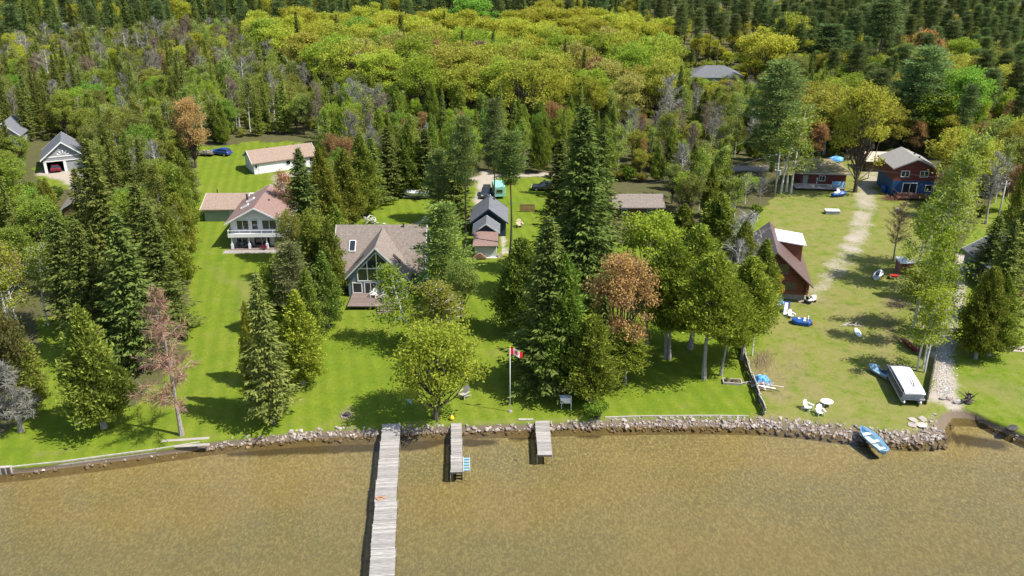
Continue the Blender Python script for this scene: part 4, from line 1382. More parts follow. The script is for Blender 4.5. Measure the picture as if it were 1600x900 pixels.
tag(MB().box(-0.8, 0.75, -0.14, 0.14, 0, 0.07).build('shore_plank', 'weathered_wood', None, loc=(q.x, q.y, 0.72)), 'weathered plank lying on the stones beside the short dock', 'plank')
q = G(593, 779, 0.78)
o = thing('rope_coil', 'faded orange rope coil lying on the long dock', 'rope coil', (q.x, q.y, 0.775))
cp = [(math.cos(t) * (0.30 + 0.03 * math.sin(3 * t)), math.sin(t) * 0.24, 0.03 + 0.008 * t / 6) for t in np.linspace(0, 18, 60)]
MB().tube(cp, 0.028, 6).build('coil', 'orange_paint', o, smooth=True)
MB().tube([(0.3, 0, 0.03), (0.55, 0.12, 0.03), (0.62, 0.4, 0.03)], 0.025, 6).build('loose_end', 'orange_paint', o, smooth=True)

# ------------------------------------------------------------------ shore timber
def timber_wall(name, label, pts, z0, z1, th, mat, zoff=0.0, rows_=2):
    root = thing(name, label, 'retaining wall', pts[0])
    root['kind'] = 'thing'
    for a, b in zip(pts, pts[1:]):
        d = Vector(b) - Vector(a)
        M = Matrix.Translation(Vector(a) - Vector(pts[0])) @ Matrix.Rotation(math.atan2(d.y, d.x), 4, 'Z')
        for i in range(rows_):
            h0, h1 = z0 + (z1 - z0) * i / rows_, z0 + (z1 - z0) * (i + 1) / rows_ - 0.015
            MB().box(0.01, d.length - 0.01, -th / 2 + random.uniform(-.02, .02), th / 2, h0, h1, M).build('timber', mat, root)
    return root


def shore_pts(us, dv=0.0):
    out = []
    for u in us:
        x = G(u, 690)[0]
        out.append((x, float(y_grass(x)) - 0.12 + dv, 0.0))
    return out


timber_wall('timber_wall', 'low weathered timber wall holding the lawn left of the bare pinkish tree', shore_pts([52, 120, 180, 250, 312]), -0.15, LAWN + 0.03, 0.14, 'weathered_wood')
timber_wall('timber_edge', 'straight pale timber edging along the foot of the mown lawn', shore_pts([952, 1010, 1070, 1130, 1188]), LAWN - 0.22, LAWN + 0.06, 0.12, 'weathered_wood', rows_=1)
pw = shore_pts(np.linspace(-30, 52, 34))
root = thing('log_piling', 'upright log piling with a pale cap at the far left of the shore', 'retaining wall', pw[0])
for i, (x, y, z) in enumerate(pw):
    MB().tube([(0, 0, -0.9), (0, 0, LAWN - 0.05 + random.uniform(-.04, .04))], 0.10, 7).build('log', 'dark_timber' if i % 3 else 'weathered_wood', root, loc=(x - pw[0][0], y - pw[0][1] - 0.15, 0))
d = Vector(pw[-1]) - Vector(pw[0])
MB().box(0, d.length, -0.22, 0.12, LAWN - 0.0, LAWN + 0.07, Matrix.Rotation(math.atan2(d.y, d.x), 4, 'Z')).build('cap_board', 'weathered_wood', root)
for u, v, ln, a, lab in ((290, 688, 4.6, 0.12, 'long silvery driftwood plank at the foot of the bare pinkish tree'), (300, 697, 3.4, 0.10, 'shorter silvery plank lying on the stones below the longer one')):
    q = G(u, v, 0.6)
    o = thing('driftwood_plank', lab, 'plank', (q.x, q.y, 0.62), a, 'driftwood planks')
    MB().box(-ln / 2, ln / 2, -0.2, 0.2, 0, 0.1).build('board', 'weathered_wood', o, bevel=0.02)

# ------------------------------------------------------------------ flagpole
q = G(797, 643)
o = thing('flagpole', 'tall slim flagpole flying a red and white maple leaf flag', 'flagpole', q)
PH = 7.6
MB().tube([(0, 0, 0), (0, 0, PH)], [0.05, 0.03], 8).build('pole', 'white_paint', o, smooth=True)
MB().tube([(0, 0, 0), (0, 0, 0.14)], [0.26, 0.2], 12).build('base', 'concrete', o)
MB().loft([[(math.cos(t) * r_, math.sin(t) * r_, PH + z) for t in np.linspace(0, 6.283, 9)[:-1]] for r_, z in ((0.02, 0), (0.07, 0.04), (0.07, 0.09), (0.02, 0.13))]).build('finial', 'yellow_paint', o, smooth=True)


def flag_pt(s, t):
    """s along the fly 0..1, t down the hoist 0..1"""
    x = 0.05 + s * 1.25
    return (x, 0.16 * math.sin(s * 7.5 + t * 1.2) * s, PH - 0.08 - t * 0.78 - 0.42 * s * s - 0.10 * s + 0.05 * math.sin(s * 6))


fl = MB()
NS, NT_ = 24, 8
fl.v = [flag_pt(i / NS, j / NT_) for j in range(NT_ + 1) for i in range(NS + 1)]
for j in range(NT_):
    for i in range(NS):
        k = j * (NS + 1) + i
        fl.f.append((k, k + 1, k + NS + 2, k + NS + 1))
        fl.mi.append(0 if (i < NS / 4 or i >= NS * 3 / 4) else 1)
fo = fl.build('flag', ['flag_red', 'white_paint'], o, smooth=True)
leaf = [(0, .5), (.09, .33), (.19, .38), (.15, .12), (.29, .25), (.33, .18), (.47, .21), (.41, .06), (.48, .0), (.24, -.2), (.27, -.3), (.03, -.27), (.03, -.5)]
leaf = leaf + [(-x, y) for x, y in reversed(leaf)]
for off in (-0.012, 0.012):
    pts = [flag_pt(0.5 + x * 0.40, 0.5 - y * 0.78) for x, y in leaf]
    c0 = flag_pt(0.5, 0.5)
    m_ = MB()
    m_.add([(c0[0], c0[1] + off, c0[2])] + [(a, b + off, c) for a, b, c in pts], [(0, i + 1, (i + 1) % len(pts) + 1) for i in range(len(pts))])
    m_.build('maple_leaf', 'flag_red', fo)

# ------------------------------------------------------------------ small things on the lawns
q = G(541, 649)
o = thing('fire_ring', 'round stone fire ring with charred wood on the lawn', 'fire ring', q)
for i in range(15):
    a = 6.283 * i / 15
    link('stone', ROCKS[i % 13], o, loc=(math.cos(a) * 0.55, math.sin(a) * 0.55, 0.06), rot=(0, 0, a), scale=(0.15, 0.13, 0.15))
MB().tube([(0, 0, 0.0), (0, 0, 0.03)], 0.47, 16).build('ash_bed', 'charred', o)
for i in range(5):
    a = i * 1.3
    MB().tube([(-0.35 * math.cos(a), -0.35 * math.sin(a), 0.07 + i * 0.015), (0.3 * math.cos(a), 0.32 * math.sin(a), 0.10 + i * 0.02)], 0.045, 6).build('charred_log', 'charred', o)


def deck_chair(label, u, v, rz, mat, group=None, s=1.0, name='garden_chair'):
    """slatted garden chair with sloping back, wide arms and four legs"""
    o = thing(name, label, 'chair', G(u, v), rz, group)
    o.scale = (s, s, s)
    for i in range(5):
        M = Matrix.Translation((-0.24 + i * 0.12, 0.22, 0.28)) @ Matrix.Rotation(R(-24), 4, 'X')
        MB().box(-0.05, 0.05, -0.012, 0.012, 0, 0.78 - abs(i - 2) * 0.06, M).build('back_slat', mat, o)
    for i in range(5):
        M = Matrix.Translation((0, -0.28 + i * 0.12, 0.36 - i * 0.02))
        MB().box(-0.28, 0.28, -0.05, 0.05, -0.012, 0.012, M).build('seat_slat', mat, o)
    for s_ in (-1, 1):
        MB().box(s_ * 0.37 - 0.07, s_ * 0.37 + 0.07, -0.42, 0.34, 0.55, 0.575).build('arm', mat, o)
        MB().box(s_ * 0.31 - 0.02, s_ * 0.31 + 0.02, -0.38, -0.28, 0, 0.549).build('leg', mat, o)
        MB().add([(s_ * .31 - .02, -0.30, 0.30), (s_ * .31 + .02, -0.30, 0.30), (s_ * .31 + .02, 0.55, 0.0), (s_ * .31 - .02, 0.55, 0.0), (s_ * .31 - .02, -0.30, 0.40), (s_ * .31 + .02, -0.30, 0.40), (s_ * .31 + .02, 0.62, 0.1), (s_ * .31 - .02, 0.62, 0.1)],
                 [(0, 3, 2, 1), (4, 5, 6, 7), (0, 1, 5, 4), (1, 2, 6, 5), (2, 3, 7, 6), (3, 0, 4, 7)]).build('leg', mat, o)
    return o


deck_chair('weathered wooden garden chair on the lawn behind the narrow dock', 725, 621, R(-35), 'weathered_wood', s=1.25)
deck_chair('white garden chair nearer the log fence, by the round table', 1262, 640, R(40), 'white_paint', 'white garden chairs', 1.05)
deck_chair('white garden chair closest to the stone bank, by the round table', 1281, 648, R(5), 'white_paint', 'white garden chairs', 1.05)
q = G(1291, 634)
o = thing('round_table', 'round white garden table on the rough lawn near the stone bank', 'table', q)
MB().loft([[(math.cos(t) * r_, math.sin(t) * r_ * 0.9, z) for t in np.linspace(0, 6.283, 25)[:-1]] for r_, z in ((0.62, 0.50), (0.68, 0.53), (0.68, 0.56), (0.64, 0.58))]).build('table_top', 'white_paint', o)
for a in (0.7, 2.2, 3.8, 5.4):
    MB().tube([(math.cos(a) * 0.45, math.sin(a) * 0.4, 0), (math.cos(a) * 0.3, math.sin(a) * 0.27, 0.5)], 0.03, 6).build('leg', 'white_paint', o)
q = G(706, 656)
o = thing('mooring_buoy', 'round yellow buoy on the stones at the head of the narrow dock', 'buoy', q)
MB().loft([[(math.cos(t) * r_, math.sin(t) * r_, z) for t in np.linspace(0, 6.283, 13)[:-1]] for r_, z in ((0.06, 0), (0.2, 0.06), (0.27, 0.22), (0.22, 0.38), (0.08, 0.46), (0.05, 0.56))]).build('float', 'yellow_paint', o, smooth=True)
MB().tube([(0, 0, 0.55), (0.05, 0, 0.64), (0.0, 0.02, 0.7), (-0.05, 0, 0.64), (0, 0, 0.56)], 0.018, 6).build('ring', 'galvanised_pole', o)
q = G(640, 636)
o = thing('pennant', 'small pale-blue triangular pennant on a stick in the shade of the shore tree', 'pennant', q)
MB().tube([(-0.45, 0, 0), (-0.45, 0, 1.0)], 0.025, 6).build('stick', 'weathered_wood', o)
MB().add([(-0.45, 0, 1.0), (0.35, 0.1, 0.92), (0.2, 0.05, 0.3), (-0.45, 0.012, 1.0), (0.35, 0.112, 0.92), (0.2, 0.062, 0.3)], [(0, 1, 2), (5, 4, 3), (0, 3, 4, 1), (1, 4, 5, 2), (2, 5, 3, 0)]).build('cloth', 'pale_blue_cloth', o)
q = G(884, 641)
o = thing('notice_stand', 'white box-shaped stand on a pale post in the shade of the grove', 'stand', q)
MB().tube([(0.55, 0, 0), (0.55, 0, 1.75)], 0.055, 8).build('post', 'pale_siding', o)
MB().tube([(-0.45, 0.25, 0), (-0.45, 0.25, 1.3)], 0.045, 8).build('post', 'pale_siding', o)
MB().box(-0.6, 0.48, -0.05, 0.55, 0.85, 1.45).build('box', 'white_paint', o, bevel=0.02)
MB().box(-0.66, 0.49, -0.1, 0.6, 1.455, 1.51).build('lid', 'roof_white', o)
q = G(945, 612)
o = thing('wooden_platform', 'dark sloping plank platform with a pale front edge between the cedars', 'platform', q, R(4))
pf = MB()
for i in range(14):
    pf.box(-0.8, 0.8, 0.06 + i * 0.19, 0.06 + i * 0.19 + 0.17, 0.25 + i * 0.03, 0.30 + i * 0.03)
tag(pf.build('deck_boards', 'dark_timber', o), kind='stuff')
MB().box(-0.85, 0.85, -0.04, 0.04, 0.0, 0.32).build('front_beam', 'weathered_wood', o)
for x in (-0.72, 0.72):
    MB().box(x - 0.05, x + 0.05, 0.06, 2.7, 0.0, 0.24).build('runner', 'dark_timber', o)
q = G(1144, 598)
o = thing('flower_bed', 'timber-framed flower bed with bare soil near the leaning cedar', 'flower bed', q, R(-8))
for a, b, c_, d_ in ((-1.05, 1.05, -0.5, -0.38), (-1.05, 1.05, 0.5, 0.62), (-1.05, -0.93, -0.375, 0.495), (0.93, 1.05, -0.375, 0.495)):
    MB().box(a, b, c_, d_, 0, 0.24).build('timber', 'weathered_wood', o)
MB().box(-0.92, 0.92, -0.37, 0.49, 0, 0.15).build('soil', 'soil', o)
tr_, cr_, h0, w0 = KINDS['shrub'][1]
for x, y, s in ((-0.55, 0.1, 0.22), (0.1, 0.05, 0.16), (0.5, 0.15, 0.13)):
    link('plant', cr_, o, loc=(x, y, 0.14), scale=(s, s, s))

# log rail fence down to the bank
o = thing('log_fence', 'leaning fence of grey split logs running down to the stone bank', 'fence', G(1163, 552))
fp = [(1158, 545), (1162, 560), (1168, 578), (1174, 596), (1181, 614), (1187, 630), (1193, 648)]
fw_ = [G(u, v) - o.location for u, v in fp]
for i, a in enumerate(fw_):
    MB().tube([(a.x, a.y, -0.1), (a.x + 0.05, a.y, 1.15)], [0.12, 0.09], 7).build('post', 'weathered_wood', o)
    if i < len(fw_) - 1:
        b = fw_[i + 1]
        for k in range(4):
            MB().tube([(a.x + random.uniform(-.14, .14), a.y + .3, 0.2 + k * 0.24), ((a.x + b.x) / 2 + random.uniform(-.1, .1), (a.y + b.y) / 2, 0.18 + k * 0.24), (b.x + random.uniform(-.14, .14), b.y - .3, 0.2 + k * 0.24)], [0.09, 0.10, 0.08], 6).build('rail', 'weathered_wood' if k % 2 else 'dark_timber', o)

# lumber pile under a blue tarp
o = thing('lumber_pile', 'heap of scrap lumber under a crumpled blue tarp beside the log fence', 'lumber pile', G(1194, 606))
lr_ = np.random.default_rng(3)
for i in range(16):
    a = lr_.uniform(-0.6, 1.9)
    M = Matrix.Translation((lr_.normal() * 0.45, lr_.normal() * 0.6 + 0.4, 0.06 + i * 0.035)) @ Euler((lr_.normal() * 0.08, lr_.normal() * 0.08, a)).to_matrix().to_4x4()
    l_ = lr_.uniform(0.6, 1.4)
    MB().box(-l_, l_, -0.08, 0.08, -0.025, 0.025, M).build('board', ['pale_lumber', 'white_paint', 'weathered_wood', 'red_wood'][i % 4], o)
tp_ = MB()
n_ = 12
for j in range(n_ + 1):
    for i in range(n_ + 1):
        x, y = -0.95 + 1.9 * i / n_, 0.25 + 1.5 * j / n_
        e = min(i, n_ - i, j, n_ - j) / (n_ / 2)
        tp_.v.append((x + lr_.normal() * 0.04, y + lr_.normal() * 0.04, 0.12 + 0.75 * min(1, e * 2.0) + lr_.normal() * 0.05))
for j in range(n_):
    for i in range(n_):
        k = j * (n_ + 1) + i
        tp_.f.append((k, k + 1, k + n_ + 2, k + n_ + 1))
        tp_.mi.append(0)
tp_.build('tarp', 'blue_tarp', o)

# dry reeds by the fence head
rv, rf_ = [], []
g_ = np.random.default_rng(8)
for i in range(420):
    c = G(1190 + g_.normal() * 9, 566 + g_.normal() * 9)
    a, l_ = g_.uniform(0, 6.28), g_.uniform(0.4, 1.1)
    k = len(rv)
    rv += [(c.x - 0.02, c.y, LAWN), (c.x + 0.02, c.y, LAWN), (c.x + math.cos(a) * 0.3, c.y + math.sin(a) * 0.3, LAWN + l_)]
    rf_.append((k, k + 1, k + 2))
tag(link('dry_reeds', np_mesh('dry_reeds', np.array(rv), np.array(rf_), 'dry_reed')), 'straw-coloured dry reeds by the head of the log fence', 'reeds', kind='stuff')

# ------------------------------------------------------------------ boats
def hull_rings(L, B, Hh, n=13, flare=0.72, sheer=0.18, stern=0.55, k=9):
    """outer hull sections from stern (y=0) to bow (y=L): open polylines keel-out"""
    out = []
    for i in range(n):
        t = i / (n - 1)
        w = B / 2 * (stern + (1 - stern) * math.sin(math.pi * min(1, t * 1.0 + 0.08) * 0.62) ** 0.8) * (1 - max(0, (t - 0.5) / 0.5) ** 2.2) + 0.02
        top = Hh + sheer * max(0, t - 0.3) ** 1.5
        keel = 0.0 + 0.42 * Hh * max(0, (t - 0.72) / 0.28) ** 2
        ring = []
        for j in range(k):
            s = -1 + 2 * j / (k - 1)
            f = abs(s)
            ring.append((math.copysign(w * (f ** 0.62) * (flare + (1 - flare) * f), s), L * t, keel + (top - keel) * f ** 1.9))
        out.append(ring)
    return out


q = G(1357, 690, 0.0)
bo = thing('rowing_boat', 'light blue rowing boat with pale seats pulled onto the stone bank', 'boat', (q.x + 0.55, q.y - 2.5, 0.10), R(16))
bo.rotation_euler = (R(5), 0, R(16))
rings = hull_rings(3.9, 1.5, 0.56)
hm = MB().loft(rings, cap=False, closed=False)
hm.add(rings[0], [tuple(range(9))])
hb = hm.build('hull', 'boat_blue', bo, smooth=True)
sd = hb.modifiers.new('thickness', 'SOLIDIFY')
sd.thickness = 0.05
gw_ = MB()
for s in (0, -1):
    gw_.tube([Vector(r_[s]) + Vector((0, 0, 0.02)) for r_ in rings], 0.05, 6)
gw_.build('gunwale', 'light_blue_paint', hb, smooth=True)
for yy, ww in ((0.35, 0.52), (1.5, 0.74), (2.75, 0.68)):
    MB().box(-ww, ww, yy, yy + 0.34, 0.36, 0.41).build('seat', 'white_paint', bo)
MB().box(-0.38, 0.38, 0.2, 3.4, 0.10, 0.14).build('floor_board', 'pale_siding', bo)
for s in (-1, 1):
    MB().tube([(s * 0.35, 0.5, 0.46), (s * 0.42, 3.2, 0.55)], 0.028, 6).build('oar', 'pale_lumber', bo)

# covered pontoon boat
a, b = G(1400, 590), G(1428, 640)
d = b - a
po = thing('pontoon_boat', 'pontoon boat under a long white cover parked on the grass', 'boat', (a + b) / 2 + Vector((0, 0.3, 0)), math.atan2(d.y, d.x) + math.pi / 2)
PL, PW = 6.6, 2.5
for s in (-1, 1):
    MB().loft([[(s * 0.85 + math.cos(t) * r_, y, 0.42 + math.sin(t) * r_) for t in np.linspace(0, 6.283, 13)[:-1]] for y, r_ in ((-PL / 2, 0.05), (-PL / 2 + 0.5, 0.28), (PL / 2 - 0.2, 0.28), (PL / 2, 0.22))]).build('pontoon', 'aluminium', po, smooth=True)
MB().box(-PW / 2, PW / 2, -PL / 2 + 0.2, PL / 2, 0.72, 0.84).build('deck', 'grey_vinyl', po)
for s in (-1, 1):
    f = MB()
    for z in (0.95, 1.25, 1.55):
        f.box(s * (PW / 2 - 0.08) - 0.02, s * (PW / 2 - 0.08) + 0.02, -PL / 2 + 0.3, PL / 2 - 0.05, z, z + 0.04)
    for y in np.linspace(-PL / 2 + 0.3, PL / 2 - 0.1, 7):
        f.box(s * (PW / 2 - 0.08) - 0.018, s * (PW / 2 - 0.08) + 0.018, y, y + 0.04, 0.845, 0.95)
    f.build('railing', 'aluminium', po)
    for y0_, y1_ in ((-PL / 2 + 0.35, -0.7), (-0.6, 1.2), (1.3, PL / 2 - 0.15)):
        MB().box(s * (PW / 2 - 0.1) - 0.012, s * (PW / 2 - 0.1) + 0.012, y0_, y1_, 0.86, 1.56).build('side_panel', 'dark_vinyl', po)
for y0_ in (-PL / 2 + 0.3, PL / 2 - 0.1):
    MB().box(-PW / 2 + 0.15, PW / 2 - 0.15, y0_, y0_ + 0.03, 0.86, 1.56).build('end_panel', 'grey_vinyl', po)
cv = []
for y in np.linspace(-PL / 2 + 0.1, PL / 2 - 0.35, 12):
    sg = 0.035 * math.sin(y * 4)
    e = 0.18 if abs(y) > PL / 2 - 0.5 else 0
    cv.append([(-0.92, y, 1.42), (-0.95, y, 1.74 - e), (-0.55, y, 1.80 + sg - e), (0, y, 1.83 + sg * 1.5 - e), (0.6, y, 1.80 + sg - e), (PW / 2 - 0.1, y, 1.70 - e), (PW / 2 - 0.1, y, 1.50)])
MB().loft(cv).build('cover', 'roof_white', po)
MB().tube([(0.3, -PL / 2 + 1.2, 1.87), (0.5, 0.2, 1.88)], 0.03, 6).build('cover_pole', 'black_plastic', po)
MB().tube([(0.15, -PL / 2 + 1.0, 1.88), (0.1, 0.0, 1.89)], 0.03, 6).build('cover_pole', 'black_plastic', po)
MB().loft([[(x * s_, PL / 2 + 0.15 + y * s_, z) for x, y in ((-.2, -.2), (.2, -.2), (.2, .25), (-.2, .25))] for z, s_ in ((0.35, 0.5), (0.75, 0.8), (1.25, 1.0), (1.4, 0.7))]).build('outboard_motor', 'black_plastic', po, smooth=True)


def jet_ski(label, u, v, rz, hull, seat, accent, name='jet_ski', tilt=0.0):
    o = thing(name, label, 'jet ski', G(u, v), rz, 'jet skis on the grass')
    rings = hull_rings(2.9, 1.15, 0.55, 11, 0.8, 0.25, 0.8)
    m_ = MB().loft(rings, cap=False, closed=False)
    m_.add(rings[0], [tuple(range(9))])
    m_.build('hull', hull, o, smooth=True)
    dk = []
    for i, r_ in enumerate(rings):
        t = i / 10
        w = r_[-1][0]
        z = r_[-1][2]
        c = 0.10 + 0.32 * math.sin(math.pi * min(1, max(0, (t - 0.35) / 0.6)))
        dk.append([(-w, r_[0][1], z), (-w * 0.6, r_[0][1], z + 0.05), (-w * 0.35, r_[0][1], z + c), (w * 0.35, r_[0][1], z + c), (w * 0.6, r_[0][1], z + 0.05), (w, r_[0][1], z)])
    MB().loft(dk, cap=False, closed=False).build('deck_hood', accent, o, smooth=True)
    MB().loft([[(x * w, y, z) for x, z in ((-1, 0.58), (-0.9, zz), (0.9, zz), (1, 0.58))] for y, w, zz in ((0.25, 0.2, 0.85), (0.6, 0.24, 0.95), (1.3, 0.2, 0.9), (1.65, 0.16, 0.98))]).build('seat', seat, o, smooth=True)
    hb_ = MB().tube([(0, 1.75, 0.9), (0, 1.7, 1.12)], 0.05, 6).tube([(-0.36, 1.6, 1.12), (0, 1.7, 1.14), (0.36, 1.6, 1.12)], 0.03, 6)
    hb_.build('handlebar', 'black_plastic', o)
    for y in (0.7, 1.9):
        MB().box(-0.5, 0.5, y, y + 0.12, 0.0, 0.14).build('cradle', 'dark_timber', o)
    return o


jet_ski('white and blue jet ski parked beside the white-roofed shed', 1368, 438, R(-35), 'white_paint', 'dark_vinyl', 'white_paint')
jet_ski('grey-blue jet ski with a round seat cover in front of the pontoon boat', 1388, 594, R(28), 'grey_vinyl', 'dark_vinyl', 'pale_blue_cloth')
jet_ski('blue covered jet ski below the porch of the red cottage', 1300, 308, R(-75), 'blue_plastic', 'white_paint', 'blue_plastic')

q = G(1252, 506)
o = thing('pedal_boat', 'squat blue pedal boat with white seats on the grass by the log house', 'pedal boat', q, R(70))
MB().loft([[(x * w, y, z) for x, z in ((-1, 0.12), (-1, 0.5), (-0.8, 0.62), (0.8, 0.62), (1, 0.5), (1, 0.12), (0.8, 0), (-0.8, 0))] for y, w in ((-1.15, 0.45), (-0.95, 0.68), (0.6, 0.74), (1.0, 0.55), (1.2, 0.3))]).build('hull', 'blue_plastic', o, smooth=False, bevel=0.04)
for s in (-1, 1):
    MB().box(s * 0.32 - 0.22, s * 0.32 + 0.22, -0.7, -0.2, 0.63, 0.72).box(s * 0.32 - 0.22, s * 0.32 + 0.22, -0.8, -0.71, 0.63, 1.05).build('seat', 'white_paint', o, bevel=0.03)
MB().box(-0.15, 0.15, 0.2, 0.5, 0.63, 0.75).build('pedal_box', 'white_paint', o)
MB().loft([[(math.cos(t) * r_, -1.25 + math.sin(t) * r_, z) for t in np.linspace(0, 6.283, 11)[:-1]] for r_, z in ((0.16, 0.1), (0.2, 0.3), (0.12, 0.5))]).build('paddle_cover', 'red_wood', o)
q = G(1228, 488)
o = thing('play_slide', 'blue and white toddler slide beside the blue pedal boat', 'slide', q, R(-20))
for s in (-1, 1):
    MB().add([(s * .3 - .04, -.9, .05), (s * .3 + .04, -.9, .05), (s * .3 + .04, .5, 1.15), (s * .3 - .04, .5, 1.15), (s * .3 - .04, -.9, .25), (s * .3 + .04, -.9, .25), (s * .3 + .04, .5, 1.4), (s * .3 - .04, .5, 1.4)],
             [(0, 3, 2, 1), (4, 5, 6, 7), (0, 1, 5, 4), (1, 2, 6, 5), (2, 3, 7, 6), (3, 0, 4, 7)]).build('side_rail', 'blue_plastic', o)
slope_box(o, 'chute', 'white_paint', [(-0.26, -0.95, 0.05), (0.26, -0.95, 0.05), (0.26, 0.5, 1.15), (-0.26, 0.5, 1.15)], 0.05)
MB().box(-0.36, 0.36, 0.52, 0.9, 1.08, 1.16).build('platform', 'blue_plastic', o)
for s in (-1, 1):
    MB().box(s * 0.33 - 0.04, s * 0.33 + 0.04, 0.84, 0.92, 0, 1.07).build('leg', 'blue_plastic', o)
deck_chair('white plastic chair between the toddler slide and the pedal boat', 1236, 496, R(20), 'white_paint', s=1.0)
deck_chair('blue plastic chair in front of the log house foundation', 1219, 478, R(-15), 'light_blue_paint', s=1.0)
o = thing('picnic_table', 'white picnic table half hidden by the small golden tree', 'table', G(1206, 478), R(10))
for i in range(4):
    MB().box(-0.9, 0.9, -0.36 + i * 0.18, -0.36 + i * 0.18 + 0.165, 0.72, 0.76).build('plank', 'white_paint', o)
for s in (-1, 1):
    MB().box(-0.9, 0.9, s * 0.75 - 0.13, s * 0.75 + 0.13, 0.42, 0.46).build('bench', 'white_paint', o)
    MB().tube([(s * 0.65, -0.75, 0), (s * 0.65, -0.25, 0.72)], 0.04, 4).build('leg', 'white_paint', o)
    MB().tube([(s * 0.65, 0.75, 0), (s * 0.65, 0.25, 0.72)], 0.04, 4).build('leg', 'white_paint', o)
    MB().box(s * 0.65 - 0.03, s * 0.65 + 0.03, -0.86, 0.86, 0.36, 0.415).build('brace', 'white_paint', o)
q = G(1264, 473)
o = thing('lawn_tractor', 'white and black ride-on mower parked at the corner of the log house', 'mower', q, R(-60))
MB().loft([[(x * w, y, z) for x, z in ((-1, 0.3), (-1, 0.75), (-0.7, 0.88), (0.7, 0.88), (1, 0.75), (1, 0.3))] for y, w in ((0.35, 0.28), (0.8, 0.3), (1.05, 0.24))]).build('hood', 'white_paint', o, smooth=False, bevel=0.03)
MB().box(-0.38, 0.38, -0.5, 0.34, 0.38, 0.6).build('fender', 'white_paint', o, bevel=0.04)
MB().box(-0.22, 0.22, -0.45, -0.05, 0.605, 0.72).box(-0.22, 0.22, -0.52, -0.44, 0.605, 1.05).build('seat', 'black_plastic', o, bevel=0.03)
MB().tube([(0, 0.3, 0.7), (0, 0.15, 1.0)], 0.03, 6).tube([(math.cos(t) * 0.2, 0.14 + math.sin(t) * 0.08, 1.0 + math.sin(t) * 0.16) for t in np.linspace(0, 6.283, 13)], 0.02, 5).build('steering_wheel', 'black_plastic', o)
for x, y, r_ in ((-0.38, -0.3, 0.25), (0.38, -0.3, 0.25), (-0.32, 0.8, 0.17), (0.32, 0.8, 0.17)):
    MB().tube([(x - 0.09, y, r_), (x + 0.09, y, r_)], r_, 14).build('wheel', 'black_plastic', o)
o = thing('bicycle_heap', 'low heap of pale bins beside the ride-on mower', 'bins', G(1254, 465), R(20))
for i, (x, y, s) in enumerate(((0, 0, 1), (0.5, 0.25, 0.9), (0.15, 0.6, 1.1))):
    MB().loft([[(x + cx_ * w, y + cy_ * w, z) for cx_, cy_ in ((-1, -1), (1, -1), (1, 1), (-1, 1))] for z, w in ((0, 0.17 * s), (0.6 * s, 0.23 * s), (0.63 * s, 0.25 * s), (0.66 * s, 0.2 * s))]).build('bin', ['white_paint', 'pale_lumber', 'grey_vinyl'][i], o)
o.name = 'storage_bins'
q = G(1341, 522)
o = thing('paddle_board', 'white paddle board lying on the rough grass in the birch shade', 'paddle board', q, R(-8))
MB().loft([[(x * w, y, z) for x, z in ((-1, 0.06), (-0.8, 0.12), (0.8, 0.12), (1, 0.06), (0.8, 0.0), (-0.8, 0.0))] for y, w in ((-0.9, 0.1), (-0.6, 0.3), (0, 0.38), (0.8, 0.36), (1.4, 0.2), (1.6, 0.05))]).build('board', 'white_paint', o, smooth=True)
MB().box(-0.2, 0.2, -0.2, 0.5, 0.121, 0.128).build('grip_pad', 'pale_blue_cloth', o)
q = G(1328, 508)
o = thing('scrap_boards', 'bleached boards lying above the white paddle board', 'boards', q, R(5))
for i, (x, y, a_, l_) in enumerate(((0, 0, 0.1, 1.3), (0.5, -0.25, -0.25, 1.1), (-0.3, 0.25, 0.5, 0.8), (0.8, 0.1, 0.9, 0.7))):
    MB().box(-l_, l_, -0.09, 0.09, 0.02 + i * 0.035, 0.05 + i * 0.035, place(x, y, 0, a_)).build('board', 'weathered_wood', o)
q = G(1420, 545)
o = thing('canoe', 'maroon canoe lying on its side under the white-stemmed birches', 'canoe', q, R(12))
o.rotation_euler = (0, R(70), R(12))
cr2 = []
for i in range(13):
    t = -1 + i / 6
    w = 0.42 * (1 - abs(t) ** 2.4) + 0.02
    zt = 0.36 + 0.2 * abs(t) ** 3
    cr2.append([(math.copysign(w * abs(s) ** 0.55, s), 1.9 * t, zt * abs(s) ** 2.2 + 0.12 * abs(t) ** 4) for s in np.linspace(-1, 1, 9)])
co = MB().loft(cr2, cap=False, closed=False).build('hull', 'maroon_paint', o, smooth=True, loc=(-0.42, 0, 0))
sd = co.modifiers.new('thickness', 'SOLIDIFY')
sd.thickness = 0.03
for y in (-0.9, 0.8):
    MB().box(-0.36, 0.36, y, y + 0.2, 0.27, 0.30).build('seat', 'pale_lumber', o, loc=(-0.42, 0, 0))
q = G(1396, 436)
o = thing('wheelbarrow', 'red wheelbarrow in the shade below the white-roofed shed', 'wheelbarrow', q, R(80))
MB().loft([[(x * w, y * l_, z) for x, y in ((-1, -1), (1, -1), (1, 1), (-1, 1))] for z, w, l_ in ((0.35, 0.2, 0.32), (0.62, 0.36, 0.55))], cap=True).build('tray', 'red_paint', o)
MB().tube([(-0.12, 0, 0.2), (0.12, 0, 0.2)][:2] and [(-0.06, 0.7, 0.2), (0.06, 0.7, 0.2)], 0.2, 14).build('wheel', 'black_plastic', o)
for s in (-1, 1):
    MB().tube([(s * 0.08, 0.75, 0.22), (s * 0.22, -0.2, 0.36), (s * 0.3, -1.0, 0.5)], 0.022, 6).build('handle', 'pale_lumber', o)
    MB().tube([(s * 0.2, -0.25, 0.36), (s * 0.24, -0.4, 0.0)], 0.02, 6).build('leg', 'black_plastic', o)

